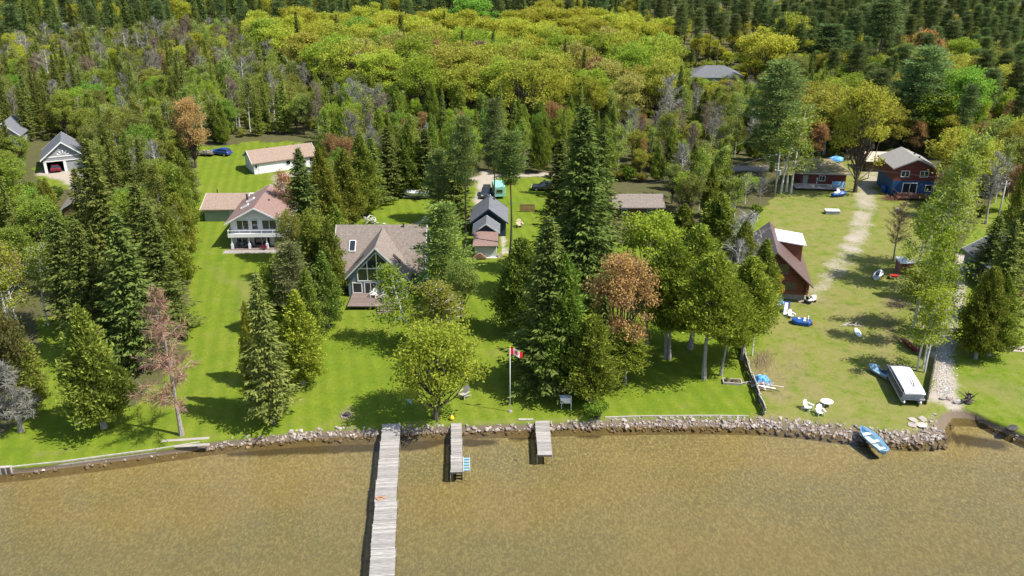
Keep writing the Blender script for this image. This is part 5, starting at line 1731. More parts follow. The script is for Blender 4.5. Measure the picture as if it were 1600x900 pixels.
# ------------------------------------------------------------------ edges, paths and odds and ends on the right side
o = thing('board_fence', 'dark low board fence beside the covered pontoon boat', 'fence', G(1461, 560))
a, b = Vector((0, 0, 0)), G(1447, 633) - o.location
d = b - a
n_ = 9
for i in range(n_):
    c0 = a + d * (i / n_)
    M = Matrix.Translation(c0) @ Matrix.Rotation(math.atan2(d.y, d.x), 4, 'Z')
    for k in range(3):
        MB().box(0.02, d.length / n_ - 0.01, -0.02, 0.02, 0.05 + k * 0.3, 0.33 + k * 0.3, M).build('board', 'dark_timber', o)
    MB().box(-0.05, 0.05, 0.025, 0.12, -0.1, 1.05, M).build('post', 'weathered_wood', o)
q = G(1512, 630)
o = thing('tree_stump', 'dark uprooted stump with tangled roots beside the inlet', 'stump', q, 0.3)
sr = np.random.default_rng(4)
MB().tube([(0, 0, 0.0), (0.1, 0.1, 0.5), (0.35, 0.25, 1.0)], [0.42, 0.36, 0.26], 9).build('bole', 'dark_timber', o)
for i in range(16):
    a_ = sr.uniform(0, 6.28)
    l_ = sr.uniform(0.5, 1.2)
    e = np.array([math.cos(a_) * l_, math.sin(a_) * l_, sr.uniform(0.0, 1.3)])
    MB().tube([(0.1, 0.1, 0.3 + 0.03 * i), tuple(e * 0.5 + np.array([0, 0, 0.3])), tuple(e)], [0.10, 0.06, 0.02], 5).build('root', 'dark_timber', o)
for i, (u, v, s, lab) in enumerate(((1580, 672, 0.75, 'dark wet boulder on the bank at the right-side end of the inlet'), (1483, 624, 0.5, 'pale boulder at the foot of the pebble path'),
                                    (1495, 630, 0.55, 'grey boulder between the pebble path and the stump'), (1472, 624, 0.42, 'smaller white boulder at the foot of the pebble path'))):
    q = G(u, v, 0.5 if u > 1550 else LAWN)
    tag(link('boulder', rock_mesh('boulder', 300 + i, 'charred' if i == 0 else 'pale_stone', 0.75, 22), None, loc=q + Vector((0, 0, s * 0.3)), scale=(s, s * 0.8, s * 0.8)), lab, 'boulder', 'boulders by the inlet')
fs_ = thing('flagstones', 'flat grey-green flagstones set in the grass above the stone point', 'paving', G(1434, 660))
for i, (u, v, s) in enumerate(((1426, 656, 0.7), (1442, 655, 0.75), (1424, 664, 0.65), (1440, 664, 0.8))):
    q = G(u, v) - fs_.location
    link('flagstone', rock_mesh('flagstone', 340 + i, 'pale_stone', 0.08, 16), fs_, loc=(q.x, q.y, 0.05), rot=(0, 0, i), scale=(s, s, 1.0))
pd = thing('paver_pad', 'pad of large pinkish pavers on the lawn below the yellowish spruce', 'paving', G(1558, 548), R(-8))
for i in range(6):
    for j in range(2):
        MB().box(i * 0.82, i * 0.82 + 0.8, j * 0.82, j * 0.82 + 0.8, 0, 0.07).build('paver', 'pink_paver', pd, bevel=0.012)
# pebbles of the path
pb = MB()
pr = np.random.default_rng(9)
PP = [(1500, 410), (1492, 460), (1480, 510), (1473, 560), (1476, 618)]
pw_ = [G(*p_) for p_ in PP]
small = [rock_mesh('pebble', 400 + i, 'gravel_stone', 0.6, 8) for i in range(5)]
for k in range(2600):
    s = pr.uniform(0, len(pw_) - 1.001)
    i = int(s)
    c = pw_[i].lerp(pw_[i + 1], s - i)
    x, y = c.x + np.clip(pr.normal() * 0.62, -1.5, 1.5), c.y + pr.normal() * 0.3
    sc = pr.uniform(0.06, 0.15)
    me = small[k % 5]
    M = place(x, y, LAWN + 0.02, pr.uniform(0, 6.28)) @ Matrix.Scale(sc, 4)
    pb.add([M @ v_.co for v_ in me.vertices], [tuple(f.vertices) for f in me.polygons])
tag(pb.build('path_gravel', 'gravel_stone'), 'pale pebbles of the path running down to the inlet', 'gravel', kind='stuff')
# fallen brush
for u, v, lab in ((1404, 478, 'heap of cut grey brush in the shade above the maroon canoe'), (1392, 312, 'tangle of red-brown twigs below the deck of the red and blue house')):
    o = thing('brush_heap', lab, 'brush', G(u, v))
    br = np.random.default_rng(u)
    m_ = MB()
    for i in range(110):
        c = br.normal(size=3) * np.array([0.9, 0.55, 0.12]) + np.array([0, 0, 0.25])
        dd = unit(br.normal(size=3) * np.array([1, 0.6, 0.35])) * br.uniform(0.4, 1.0)
        m_.tube([c - dd, c + dd], [0.03, 0.01], 3, cap=False)
    tag(m_.build('twigs', 'bark' if u > 1400 else 'red_wood', o), kind='stuff')

# ------------------------------------------------------------------ power poles and wires
def power_pole(label, u, v, vt, box, rz=0.0):
    h_ = height_to(u, v, vt)
    o = thing('power_pole', label, 'power pole', G(u, v), rz, 'power poles')
    MB().tube([(0, 0, -0.2), (0.05, 0, h_)], [0.16, 0.11], 9).build('pole', 'galvanised_pole', o, smooth=True)
    MB().box(-0.75, 0.75, -0.06, 0.06, h_ - 0.55, h_ - 0.43).build('crossarm', 'weathered_wood', o)
    for x in (-0.65, 0.0, 0.65):
        MB().tube([(x, 0, h_ - 0.43 if x else h_), (x, 0, h_ - 0.25 if x else h_ + 0.18)], 0.05, 7).build('insulator', 'white_paint', o)
    if box:
        MB().tube([(0.36, -0.1, h_ * 0.5), (0.36, -0.1, h_ * 0.5 + 0.85)], 0.26, 10).build('transformer', 'grey_vinyl', o)
    return o, h_


pA, hA = power_pole('grey power pole with a transformer can on the grass beside the red cottage', 1210, 308, 238, True)
pB, hB = power_pole('grey power pole standing over the dark spruce beside the drive', 1559, 342, 283, False)
LINES = [((pA.location.x, pA.location.y, LAWN + hA - 0.3), (62.0, 162.5, LAWN + 2.9), 'thin service wire from the pole down to the red cottage'),
         ((pA.location.x, pA.location.y, LAWN + hA - 0.2), (pB.location.x, pB.location.y, LAWN + hB - 0.3), 'long power line between the two grey poles'),
         ((pA.location.x, pA.location.y, LAWN + hA - 0.25), (-4.0, 137.5, LAWN + 4.7), 'thin wire from the transformer pole over the brown cabin')]
for a, b, lab in LINES:
    a, b = Vector(a), Vector(b)
    pts = [a.lerp(b, t) - Vector((0, 0, 0.02 * (b - a).length * 4 * t * (1 - t))) for t in np.linspace(0, 1, 20)]
    tag(MB().tube(pts, 0.018, 4).build('power_line', 'dark_vinyl'), lab, 'wire', 'overhead wires')

# ------------------------------------------------------------------ vehicles
def car(label, loc, rz, paint, suv=True, name='parked_car'):
    o = thing(name, label, 'car', loc, rz, 'parked cars')
    L_, Wd = 4.6, 1.85
    prof = [(-2.3, 0.35), (-2.3, 0.85), (-2.2, 1.0), (2.1, 0.98), (2.28, 0.8), (2.3, 0.35)]
    MB().prism(prof, 'x', -Wd / 2, Wd / 2).build('body', paint, o, bevel=0.09)
    top = 1.62 if suv else 1.42
    cab = [[(-0.82, -2.1, 0.99), (0.82, -2.1, 0.99), (0.82, 1.05, 0.99), (-0.82, 1.05, 0.99)], [(-0.66, -1.85, top), (0.66, -1.85, top), (0.66, 0.25, top), (-0.66, 0.25, top)]]
    MB().loft(cab).build('cabin_glass', 'glass', o, bevel=0.05)
    MB().box(-0.66, 0.66, -1.85, 0.25, top + 0.003, top + 0.05).build('roof', paint, o, bevel=0.02)
    for s in (-1, 1):
        for y in (-1.4, 1.4):
            w_ = MB().tube([(s * 0.82, y, 0.34), (s * 0.96, y, 0.34)], 0.34, 16).build('wheel', 'black_plastic', o)
            MB().tube([(s * 0.962, y, 0.34), (s * 0.975, y, 0.34)], 0.2, 10).build('rim', 'aluminium', w_)
        MB().box(s * 0.62 - 0.2, s * 0.62 + 0.2, 2.26, 2.32, 0.68, 0.82).build('headlight', 'white_paint', o)
        MB().box(s * 0.7 - 0.14, s * 0.7 + 0.14, -2.33, -2.27, 0.7, 0.9).build('tail_light', 'red_paint', o)
    return o


car('dark car parked on the gravel drive behind the navy shed', G(760, 306), R(178), 'car_dark')
car('blue car at the edge of the wood behind the upper lawn', G(346, 242), R(70), 'car_blue', False)
car('dark van in the shade beside the big spruces past the gravel drive', G(850, 297), R(85), 'car_dark')
car('red car standing inside the open door of the grey garage', G(88, 266), R(24), 'maroon_paint', False)


def trailer(name, label, cat, loc, rz, L_, W_, H_, mat, stripe):
    o = thing(name, label, cat, loc, rz)
    MB().prism([(-L_ / 2, 0.45), (L_ / 2 - 0.2, 0.45), (L_ / 2, 0.9), (L_ / 2, H_ - 0.35), (L_ / 2 - 0.4, H_), (-L_ / 2 + 0.15, H_), (-L_ / 2, H_ - 0.2)], 'x', -W_ / 2, W_ / 2).build('body', mat, o, bevel=0.08)
    for s in (-1, 1):
        window(o, s * W_ / 2, 0.3, 1.2, L_ * 0.28, 0.6, R(90) * s, frame='aluminium', fw=0.05)
        w_ = MB().tube([(s * (W_ / 2 - 0.1), 0, 0.33), (s * (W_ / 2 + 0.05), 0, 0.33)], 0.33, 14).build('wheel', 'black_plastic', o)
    window(o, 0, -L_ / 2, 1.25, W_ * 0.5, 0.55, frame='aluminium', fw=0.05)
    MB().box(-0.06, 0.06, L_ / 2, L_ / 2 + 1.1, 0.45, 0.55).build('drawbar', 'black_plastic', o)
    return o


trailer('camper_trailer', 'mint-green camper trailer parked beside the dark car', 'camper', G(779, 306), R(6), 4.2, 2.1, 2.5, 'mint_paint', None)
o = thing('covered_boat', 'white-covered boat on a trailer at the head of the upper back lawn', 'boat', G(651, 310), R(86))
rg = hull_rings(4.6, 1.9, 0.8)
MB().loft([[(x, y - 2.3, z + 0.45) for x, y, z in r_] for r_ in rg], cap=False, closed=False).build('hull', 'white_paint', o, smooth=True)
MB().loft([[(r_[0][0], r_[0][1] - 2.3, r_[0][2] + 0.45), (r_[0][0] * 0.4, r_[0][1] - 2.3, r_[0][2] + 0.75), (0, r_[0][1] - 2.3, r_[0][2] + 0.85), (r_[-1][0] * 0.4, r_[0][1] - 2.3, r_[0][2] + 0.75), (r_[-1][0], r_[0][1] - 2.3, r_[0][2] + 0.45)] for r_ in rg], cap=False, closed=False).build('cover', 'roof_white', o, smooth=True)
for s in (-1, 1):
    MB().tube([(s * 0.85, -0.4, 0.3), (s * 1.0, -0.4, 0.3)], 0.3, 14).build('wheel', 'black_plastic', o)
    MB().box(s * 0.5 - 0.05, s * 0.5 + 0.05, -2.2, 2.6, 0.36, 0.46).build('trailer_rail', 'galvanised_pole', o)
o = thing('utility_trailer', 'flat trailer loaded with pale rubble beside the blue car', 'trailer', G(324, 243), R(78))
MB().box(-0.9, 0.9, -1.6, 1.6, 0.45, 0.55).build('bed', 'dark_timber', o)
for s in (-1, 1):
    MB().box(s * 0.9 - 0.03, s * 0.9 + 0.03, -1.6, 1.6, 0.555, 0.85).build('side_board', 'weathered_wood', o)
    MB().tube([(s * 0.95, 0, 0.3), (s * 1.1, 0, 0.3)], 0.3, 14).build('wheel', 'black_plastic', o)
for i in range(34):
    s = random.uniform(0.14, 0.3)
    link('rubble', ROCKS[9 + i % 4], o, loc=(random.uniform(-.7, .7), random.uniform(-1.4, 1.4), 0.62 + random.uniform(0, .35)), rot=(i, i * 2, i * 3), scale=(s, s, s))

# ------------------------------------------------------------------ around the houses
for k, (u, v, rz, m_, lab) in enumerate(((373, 388, 10, 'dark_vinyl', 'dark chair under the white balcony, at its left-side pillar'), (383, 388, -10, 'dark_vinyl', 'dark chair under the white balcony, second from the pillar'),
                                      (391, 388, 5, 'dark_vinyl', 'dark chair under the white balcony, in front of the patio door'), (413, 390, -20, 'maroon_paint', 'maroon chair at the right-side end of the white balcony'))):
    deck_chair(lab, u, v, R(rz), m_, 'chairs under the white balcony', 1.0)
o = deck_chair('mauve chair on the timber deck of the glass-gabled house', 612, 478, R(20), 'grey_vinyl', s=1.1)
o.location = (-17.0, 109.4, LAWN + 0.62)
o = deck_chair('pale chair on the timber deck beside the patio doors', 600, 470, R(-15), 'white_paint', s=1.1)
o.location = (-18.6, 110.6, LAWN + 0.62)
fwd = thing('firewood_stack', 'stack of split firewood against the pale lean-to wall', 'firewood', (-4.85, 126.1, LAWN))
for r_ in range(5):
    for i in range(11 - r_ * 2):
        x = (i - (10 - r_ * 2) / 2) * 0.19
        MB().tube([(x, -0.28, 0.24 + r_ * 0.16), (x, 0.28, 0.24 + r_ * 0.16)], 0.088, 6).build('log', 'firewood', fwd)
for x in (-0.9, 0.9):
    MB().box(x - 0.05, x + 0.05, -0.3, 0.3, 0.0, 0.13).build('bearer', 'weathered_wood', fwd)
o = thing('shed_planter', 'pale crate at the right-side corner of the lean-to', 'crate', G(781, 402), R(10))
for z in (0.02, 0.2, 0.38):
    MB().box(-0.35, 0.35, -0.3, -0.27, z, z + 0.14).box(-0.35, 0.35, 0.27, 0.3, z, z + 0.14).box(-0.35, -0.32, -0.265, 0.265, z, z + 0.14).box(0.32, 0.35, -0.265, 0.265, z, z + 0.14).build('slat', 'pale_lumber', o)
MB().box(-0.31, 0.31, -0.26, 0.26, 0.0, 0.03).build('bottom', 'pale_lumber', o)
o.name = 'wooden_crate'
q = G(664, 430)
o = thing('kayak', 'teal kayak stood on end against the side of the glass-gabled house', 'kayak', (-12.0, 114.6, LAWN), R(20))
o.rotation_euler = (R(80), 0, R(15))
kr = []
for i in range(11):
    t = -1 + i / 5
    w = 0.42 * (1 - abs(t) ** 2.2) + 0.02
    kr.append([(math.cos(a_) * w, 1.5 + 1.5 * t, math.sin(a_) * w * 0.5 + 0.08 * abs(t) ** 3) for a_ in np.linspace(0, 6.283, 11)[:-1]])
MB().loft(kr).build('hull', 'teal_plastic', o, smooth=True)
MB().loft([[(math.cos(a_) * r_, 1.6 + math.sin(a_) * r_ * 1.5, z) for a_ in np.linspace(0, 6.283, 13)[:-1]] for r_, z in ((0.24, 0.15), (0.24, 0.235), (0.17, 0.235), (0.17, 0.19))]).build('cockpit_rim', 'black_plastic', o)
q = G(580, 350)
o = thing('driftwood_heap', 'heap of silver driftwood roots behind the glass-gabled house', 'driftwood', q)
dr = np.random.default_rng(12)
for i in range(14):
    a_ = dr.uniform(0, 6.28)
    c = np.array([dr.normal() * 0.6, dr.normal() * 0.4, 0.15 + 0.08 * i])
    e = np.array([math.cos(a_), math.sin(a_), dr.uniform(-0.1, 0.7)]) * dr.uniform(0.6, 1.5)
    MB().tube([c - e * 0.6, c + dr.normal(size=3) * 0.15, c + e * 0.6], [0.11, 0.09, 0.03], 6).build('branch', 'gravel_stone', o)
for u0, u1, v, lab in ((782, 792, 333, 'short red-brown slatted fence beside the dark garage'), (812, 836, 331, 'longer red-brown slatted fence near the big spruces')):
    a, b = G(u0, v), G(u1, v)
    o = thing('slat_fence', lab, 'fence', a, 0, 'red-brown slatted fences')
    n_ = int((b.x - a.x) / 0.22)
    for i in range(n_):
        MB().box(i * 0.22, i * 0.22 + 0.17, -0.02, 0.02, 0.1, 1.4).build('slat', 'red_wood', o)
    for z in (0.35, 1.15):
        MB().box(0, n_ * 0.22, 0.022, 0.07, z, z + 0.09).build('rail', 'red_wood', o)
o = deck_chair('pale lawn bench behind the dark tall-trunked pine', 812, 355, R(15), 'pale_lumber', s=1.3)
# clutter on the red cottage porch
q = G(1318, 285)
o = thing('air_mattress', 'bright light-blue panel leaning by the red cottage porch', 'mattress', (60.0, 162.0, LAWN + 0.46), R(-6))
slope_box(o, 'mattress', 'light_blue_paint', [(0, 0, 0.05), (2.4, 0, 0.05), (2.4, 0.35, 1.0), (0, 0.35, 1.0)], 0.16)
for i in range(3):
    slope_box(o, 'rib', 'light_blue_paint', [(0.3 + i * 0.7, -0.19, 0.1), (0.55 + i * 0.7, -0.19, 0.1), (0.55 + i * 0.7, 0.13, 0.98), (0.3 + i * 0.7, 0.13, 0.98)], 0.05)
deck_chair('white chair frame on the grass before the red cottage porch', 1312, 304, R(30), 'white_paint', s=1.2)
o = thing('rain_barrel', 'blue barrel at the corner of the red and blue house', 'barrel', G(1381, 300))
MB().loft([[(math.cos(t) * r_, math.sin(t) * r_, z) for t in np.linspace(0, 6.283, 15)[:-1]] for r_, z in ((0.42, 0), (0.5, 0.2), (0.52, 0.6), (0.5, 1.0), (0.42, 1.2))]).build('barrel', 'blue_plastic', o, smooth=True)
MB().tube([(0, 0, 1.2), (0, 0, 1.25)], 0.4, 14).build('lid', 'blue_plastic', o)
o = thing('roof_tarp', 'blue tarp bundled on the mossy roof of the red cottage', 'tarp', (62.2, 168.0, LAWN + 4.0))
tv = []
for i, (r_, z) in enumerate(((1.5, 0.0), (1.35, 0.35), (0.9, 0.62), (0.3, 0.75))):
    tv.append([(math.cos(t) * r_ * (1 + 0.14 * math.sin(3 * t + i)), math.sin(t) * r_ * 0.7, z + 0.1 * math.sin(4 * t + i)) for t in np.linspace(0, 6.283, 17)[:-1]])
MB().loft(tv).build('sheet', 'blue_tarp', o)
MB().tube([(-1.2, -0.3, 0.5), (0, -0.1, 0.82), (1.2, 0.2, 0.45)], 0.03, 5).build('rope', 'white_paint', o)
o = thing('garden_swing', 'pale bench set beside the log fence in the cedar shade', 'bench', G(1128, 522), R(8))
for i in range(3):
    MB().box(-0.9, 0.9, -0.25 + i * 0.17, -0.10 + i * 0.17, 0.42, 0.46).build('seat_slat', 'pale_lumber', o)
for i in range(3):
    MB().box(-0.9, 0.9, 0.27, 0.30, 0.55 + i * 0.15, 0.67 + i * 0.15).build('back_slat', 'pale_lumber', o)
for x in (-0.75, 0.75):
    MB().box(x - 0.05, x + 0.05, -0.25, 0.26, 0.0, 0.415).build('leg', 'pale_lumber', o)
o.name = 'garden_bench'
for u, v, s, lab in ((1402, 330, 1.0, 'white bucket lying below the red deck'), (1440, 305, 0.9, 'white bucket at the corner of the blue wall')):
    o = thing('bucket', lab, 'bucket', G(u, v))
    MB().loft([[(math.cos(t) * r_ * s, math.sin(t) * r_ * s, z * s) for t in np.linspace(0, 6.283, 13)[:-1]] for r_, z in ((0.22, 0), (0.28, 0.55), (0.3, 0.56), (0.26, 0.5))]).build('pail', 'white_paint', o)
    MB().tube([(-0.29 * s, 0, 0.55 * s), (0, 0.1, 0.75 * s), (0.29 * s, 0, 0.55 * s)], 0.015, 5).build('handle', 'galvanised_pole', o)
# stones on the lake floor near the docks
for i, (u, v, s) in enumerate(((806, 718, 0.34), (1000, 690, 0.2), (150, 748, 0.25), (470, 712, 0.22), (1120, 684, 0.2))):
    q = G(u, v, -0.5)
    tag(link('sunken_stone', ROCKS[i], None, loc=(q.x, q.y, -0.58), scale=(s, s, s)), ['dark stone under the water left-side of the short dock', 'stone under the water below the straight stone slope', 'stone under the water off the low timber wall',
        'stone under the water off the tall shore spruce', 'stone under the water below the mown lawn'][i], 'stone')

# ------------------------------------------------------------------ trees one can point to
S, CE, ST, MA, RM, BI, WP, RP, BA = 'spruce_tree', 'cedar_tree', 'stilted_cedar', 'maple_tree', 'red_maple_tree', 'birch_tree', 'white_pine_tree', 'red_pine_tree', 'bare_tree'
OL = (1.0, 0.93, 0.95)
TREES = [
    # west edge and the clump beside the white house
    ('dead_spruce_tree', 33, 674, 560, 85, 'grey lichen-covered dead tree at the far west edge of the shore', {'tint': (0.7, 0.7, 0.7)}),
    (MA, 12, 655, 440, 105, 'olive leafy tree right behind the grey dead tree on the west edge', {'tint': (0.42, 0.42, 1.0), 'var': 4}),
    (CE, 45, 640, 500, 70, 'bushy cedar between the grey dead tree and the tilted cone-shaped cedar', {'tint': OL}),
    (BI, 76, 508, 385, 70, 'thin-trunked young tree at the head of the small western lawn', {'tint': (0.8, 0.9, 0.8)}),
    (BI, 20, 520, 365, 85, 'pale straggly birch on the west edge above the small lawn', {'tint': (0.9, 0.85, 0.7), 'var': 2}),
    (MA, 40, 455, 345, 85, 'green leafy tree at the west edge below the grey garage', {'tint': (0.55, 0.75, 1.0)}),
    (CE, 163, 668, 475, 104, 'cone-shaped olive cedar standing alone near the west shore', {'tint': (0.95, 0.88, 0.8), 'var': 2, 'lean': (-0.02, 0)}),
    ('tamarack_tree', 284, 680, 436, 142, 'bare pinkish-brown tree with a bare grey trunk at the water', {'lean': (-0.03, 0), 'tint': (1.12, 0.92, 0.82)}),
    (MA, 34, 268, 205, 48, 'small green tree in front of the grey-roofed house', {'tint': (0.6, 0.75, 1.0), 'var': 2}),
    (CE, 8, 262, 196, 40, 'olive cedar at the edge in front of the grey-roofed house', {'tint': (0.95, 0.95, 0.9), 'var': 1}),
    (MA, 22, 372, 238, 92, 'bright lime broadleaf tree at the edge below the grey-roofed house', {'tint': (0.62, 0.88, 1.0), 'var': 1}),
    (MA, 72, 410, 300, 80, 'green broadleaf tree in front of the small brown hut', {'tint': (0.55, 0.72, 0.9), 'var': 3}),
    (CE, 105, 430, 322, 56, 'olive cedar at the left-side foot of the brown hut', {'tint': (0.95, 0.95, 0.9), 'var': 1}),
    (RM, 14, 480, 375, 76, 'faded rusty twiggy tree at the left-side edge above the small lawn', {'tint': (0.75, 0.85, 0.9), 'var': 1}),
    (S, 160, 560, 340, 100, 'large dark spruce at the south-west corner of the spruce clump', {'var': 3}),
    (S, 222, 570, 330, 118, 'largest dark spruce of the clump beside the long lawn', {'var': 1}),
    (S, 262, 520, 315, 88, 'dark spruce at the lawn side of the spruce clump', {'var': 3}),
    (S, 120, 520, 330, 85, 'dark spruce at the west side of the spruce clump', {'var': 4}),
    (S, 240, 470, 285, 70, 'narrow tall spruce rising at the middle of the clump', {'var': 5}),
    (CE, 283, 448, 335, 50, 'lowest of the yellow-olive cedars lining the lawn edge of the clump', {'tint': (1.15, 1.08, 0.9)}),
    (CE, 288, 405, 300, 46, 'second of the yellow-olive cedars lining the lawn edge of the clump', {'tint': (1.15, 1.05, 0.9)}),
    (CE, 290, 365, 262, 44, 'third of the yellow-olive cedars lining the lawn edge of the clump', {'tint': (1.1, 1.05, 0.9)}),
    (CE, 292, 332, 235, 42, 'cedar at the lawn edge nearest the small green garage', {'tint': (1.0, 1.0, 0.9)}),
    (S, 180, 470, 215, 95, 'tall spruce in front of the grey garage with the open door', {'var': 1, 'tint': (1.1, 1.05, 1)}),
    (S, 150, 440, 262, 70, 'shorter spruce beside the tall one in front of the grey garage', {'var': 4}),
    (MA, 215, 420, 290, 66, 'bright green leafy tree tucked among the spruces of the clump', {'tint': (0.7, 0.95, 1)}),
    (RM, 306, 262, 140, 66, 'rust-coloured maple with a bare trunk behind the upper lawn', {'tint': (0.95, 0.92, 1.0)}),
    # between the white house and the main house
    (S, 428, 662, 425, 88, 'tall lichen-grey spruce near the shore beside the fire ring', {'var': 4, 'tint': (1.35, 1.2, 1.25)}),
    (CE, 474, 600, 452, 70, 'yellow-green cedar right behind the tall shore spruce', {'tint': (1.4, 1.35, 0.9), 'var': 1}),
    (CE, 402, 640, 470, 36, 'thin cedar peeping out on the west side of the shore spruce', {'tint': (1.3, 1.2, 0.9), 'var': 3}),
    (CE, 512, 510, 392, 52, 'dark cedar nearest the west corner of the timber deck', {'tint': (0.75, 0.8, 0.8), 'var': 1}),
    (CE, 488, 545, 418, 44, 'slim cedar behind the yellow-green cedar', {'tint': (0.9, 0.9, 0.8), 'var': 3}),
    ('white_pine_tree', 465, 520, 378, 78, 'grey half-bare pine between the white house and the deck', {'tint': (1.5, 1.3, 1.5), 'var': 2}),
    (CE, 440, 488, 398, 52, 'rounded cedar at the lawn edge below the concrete patio', {'tint': (1.0, 1.0, 0.8), 'var': 4}),
    (CE, 520, 462, 340, 50, 'olive cedar hard against the west roof edge of the glass-gabled house', {'tint': (0.9, 0.9, 0.85)}),
    (CE, 492, 455, 335, 50, 'olive cedar second from the glass-gabled house', {'tint': (1.0, 0.95, 0.8), 'var': 3}),
    (MA, 458, 440, 320, 50, 'light leafy tree covering the east corner of the white balcony', {'tint': (0.62, 0.62, 1.1), 'var': 4}),
    (S, 482, 412, 228, 76, 'tall pointed dark spruce beside the white balconied house', {'var': 3, 'tint': (0.8, 0.85, 0.9)}),
    (RM, 452, 360, 258, 48, 'small copper-twigged tree in front of the long white garage', {'tint': (1.3, 1.25, 1.3), 'var': 1}),
    (CE, 520, 378, 262, 48, 'olive cedar behind the tall pointed spruce', {'tint': (1.1, 1.0, 0.9)}),
    (CE, 545, 352, 232, 50, 'tall olive cedar at the corner of the upper back lawn', {'tint': (1.0, 0.95, 0.85), 'var': 3}),
    (CE, 570, 335, 208, 54, 'tall olive cedar at the head of the upper back lawn', {'tint': (0.95, 0.95, 0.85), 'var': 3}),
    (CE, 418, 600, 455, 48, 'narrow olive cedar behind the lichen-grey shore spruce', {'tint': (1.1, 1.1, 0.8), 'var': 1}),
    (CE, 470, 505, 385, 46, 'olive cedar between the grey half-bare pine and the deck cedar', {'tint': (1.1, 1.05, 0.85), 'var': 0}),
    (CE, 425, 520, 410, 44, 'slim light cedar on the long lawn side of the grey pine', {'tint': (1.2, 1.15, 0.85), 'var': 3}),
    (MA, 495, 420, 318, 54, 'yellow-green leafy tree between the pointed spruce and the shingle roof', {'tint': (0.66, 0.74, 1.0), 'var': 2}),
    (CE, 530, 415, 318, 46, 'olive cedar at the back corner of the glass-gabled house', {'tint': (1.0, 0.98, 0.85), 'var': 1}),
    (MA, 556, 345, 300, 44, 'low leafy bush tree at the edge of the upper back lawn', {'tint': (0.62, 0.72, 1.1), 'var': 4}),
    (S, 610, 312, 195, 52, 'dark spruce at the back edge of the upper back lawn', {'var': 0}),
    (CE, 640, 306, 190, 46, 'dark cedar right behind the covered boat', {'tint': (0.8, 0.85, 0.8), 'var': 3}),
    (S, 585, 322, 215, 50, 'spruce at the left-side end of the back lawn edge', {'var': 2}),
    (S, 668, 306, 200, 50, 'dark spruce beside the covered boat', {'var': 2}),
    (CE, 505, 330, 228, 44, 'olive cedar beside the east end of the long white garage', {'tint': (1.1, 1.0, 0.9)}),
    # around the main house
    (BI, 654, 538, 408, 88, 'slender leaning leafy tree in front of the glass gable', {'tint': (0.72, 0.88, 0.6), 'var': 0, 'lean': (-0.44, 0)}),
    (WP, 694, 470, 312, 92, 'soft blue-green pine beside the east wall of the glass-gabled house', {'tint': (1.55, 1.7, 1.2), 'var': 3}),
    (BI, 690, 545, 430, 100, 'brownish twiggy tree between the leaning tree and the mown strip', {'tint': (0.66, 0.58, 0.6), 'var': 2}),
    (MA, 720, 505, 400, 60, 'light green sapling at the edge of the mown strip', {'tint': (0.6, 0.75, 1.4), 'var': 4}),
    ('shore_maple', 682, 655, 484, 152, 'bright yellow-green tree standing at the shore between the docks', {'tint': (0.80, 0.90, 0.9), 'rz': 1.0}),
    (RP, 728, 400, 175, 46, 'tall slim pine with a pale trunk west of the navy shed', {'tint': (1.3, 1.3, 1.1)}),
    (RP, 797, 402, 200, 48, 'tall pine with a dark bare trunk just east of the navy shed', {'tint': (1.2, 1.25, 1.0), 'var': 1}),
    (RP, 772, 350, 150, 42, 'tall thin pine behind the navy shed', {'var': 2}),
    (S, 715, 352, 205, 52, 'narrow spruce between the upper back lawn and the gravel drive', {'var': 5}),
    (WP, 688, 345, 232, 56, 'feathery grey-green pine at the east corner of the upper back lawn', {'tint': (1.5, 1.6, 1.4)}),
    # the centre grove
    (S, 905, 470, 160, 138, 'tallest dark spruce of the scene, behind the centre grove', {'var': 3, 'tint': (0.85, 0.9, 0.9)}),
    (S, 872, 430, 215, 88, 'dark spruce against the west flank of the tallest spruce', {'var': 1, 'tint': (0.85, 0.9, 0.9)}),
    (S, 935, 425, 190, 80, 'dark spruce against the east flank of the tallest spruce', {'var': 4, 'tint': (0.9, 0.95, 0.9)}),
    (CE, 815, 520, 370, 78, 'dark olive cedar at the west side of the centre grove', {'tint': (0.75, 0.85, 0.8), 'var': 4}),
    (S, 855, 605, 335, 132, 'broad dark spruce at the middle of the centre grove', {'var': 3}),
    (CE, 878, 610, 395, 92, 'dense green cedar leaning into the broad dark spruce', {'tint': (0.72, 0.9, 0.75), 'var': 0}),
    (CE, 922, 628, 490, 78, 'lower light-olive cedar nearest the shore bush', {'tint': (1.0, 1.0, 0.8), 'var': 4}),
    (S, 940, 600, 462, 50, 'narrow young spruce in front of the rust maple', {'var': 5}),
    (ST, 976, 600, 512, 70, 'olive cedar with a short bare trunk beside the dark platform', {'tint': (1.06, 1.06, 0.80), 'var': 0}),
    (RM, 966, 585, 378, 128, 'large rust-orange maple in the centre grove', {'tint': (1.1, 1.12, 1.1), 'var': 0}),
    (MA, 1012, 470, 318, 124, 'bright lime-green maple in front of the brown cabin', {'tint': (0.78, 0.98, 0.9), 'var': 0}),
    (ST, 1040, 560, 372, 84, 'olive cedar on two bare trunks east of the rust maple', {'tint': (1.01, 1.12, 0.80), 'var': 1}),
    (ST, 1046, 562, 420, 70, 'olive cedar twin of the one on two bare trunks', {'tint': (1.01, 1.12, 0.80), 'var': 0}),
    (ST, 1078, 545, 350, 96, 'tall olive cedar in the shade at the middle of the cedar row', {'tint': (1.06, 1.12, 0.80), 'var': 2}),
    (ST, 1100, 592, 395, 104, 'olive cedar on pale twin trunks out on the mown lawn', {'tint': (1.12, 1.16, 0.80), 'var': 1}),
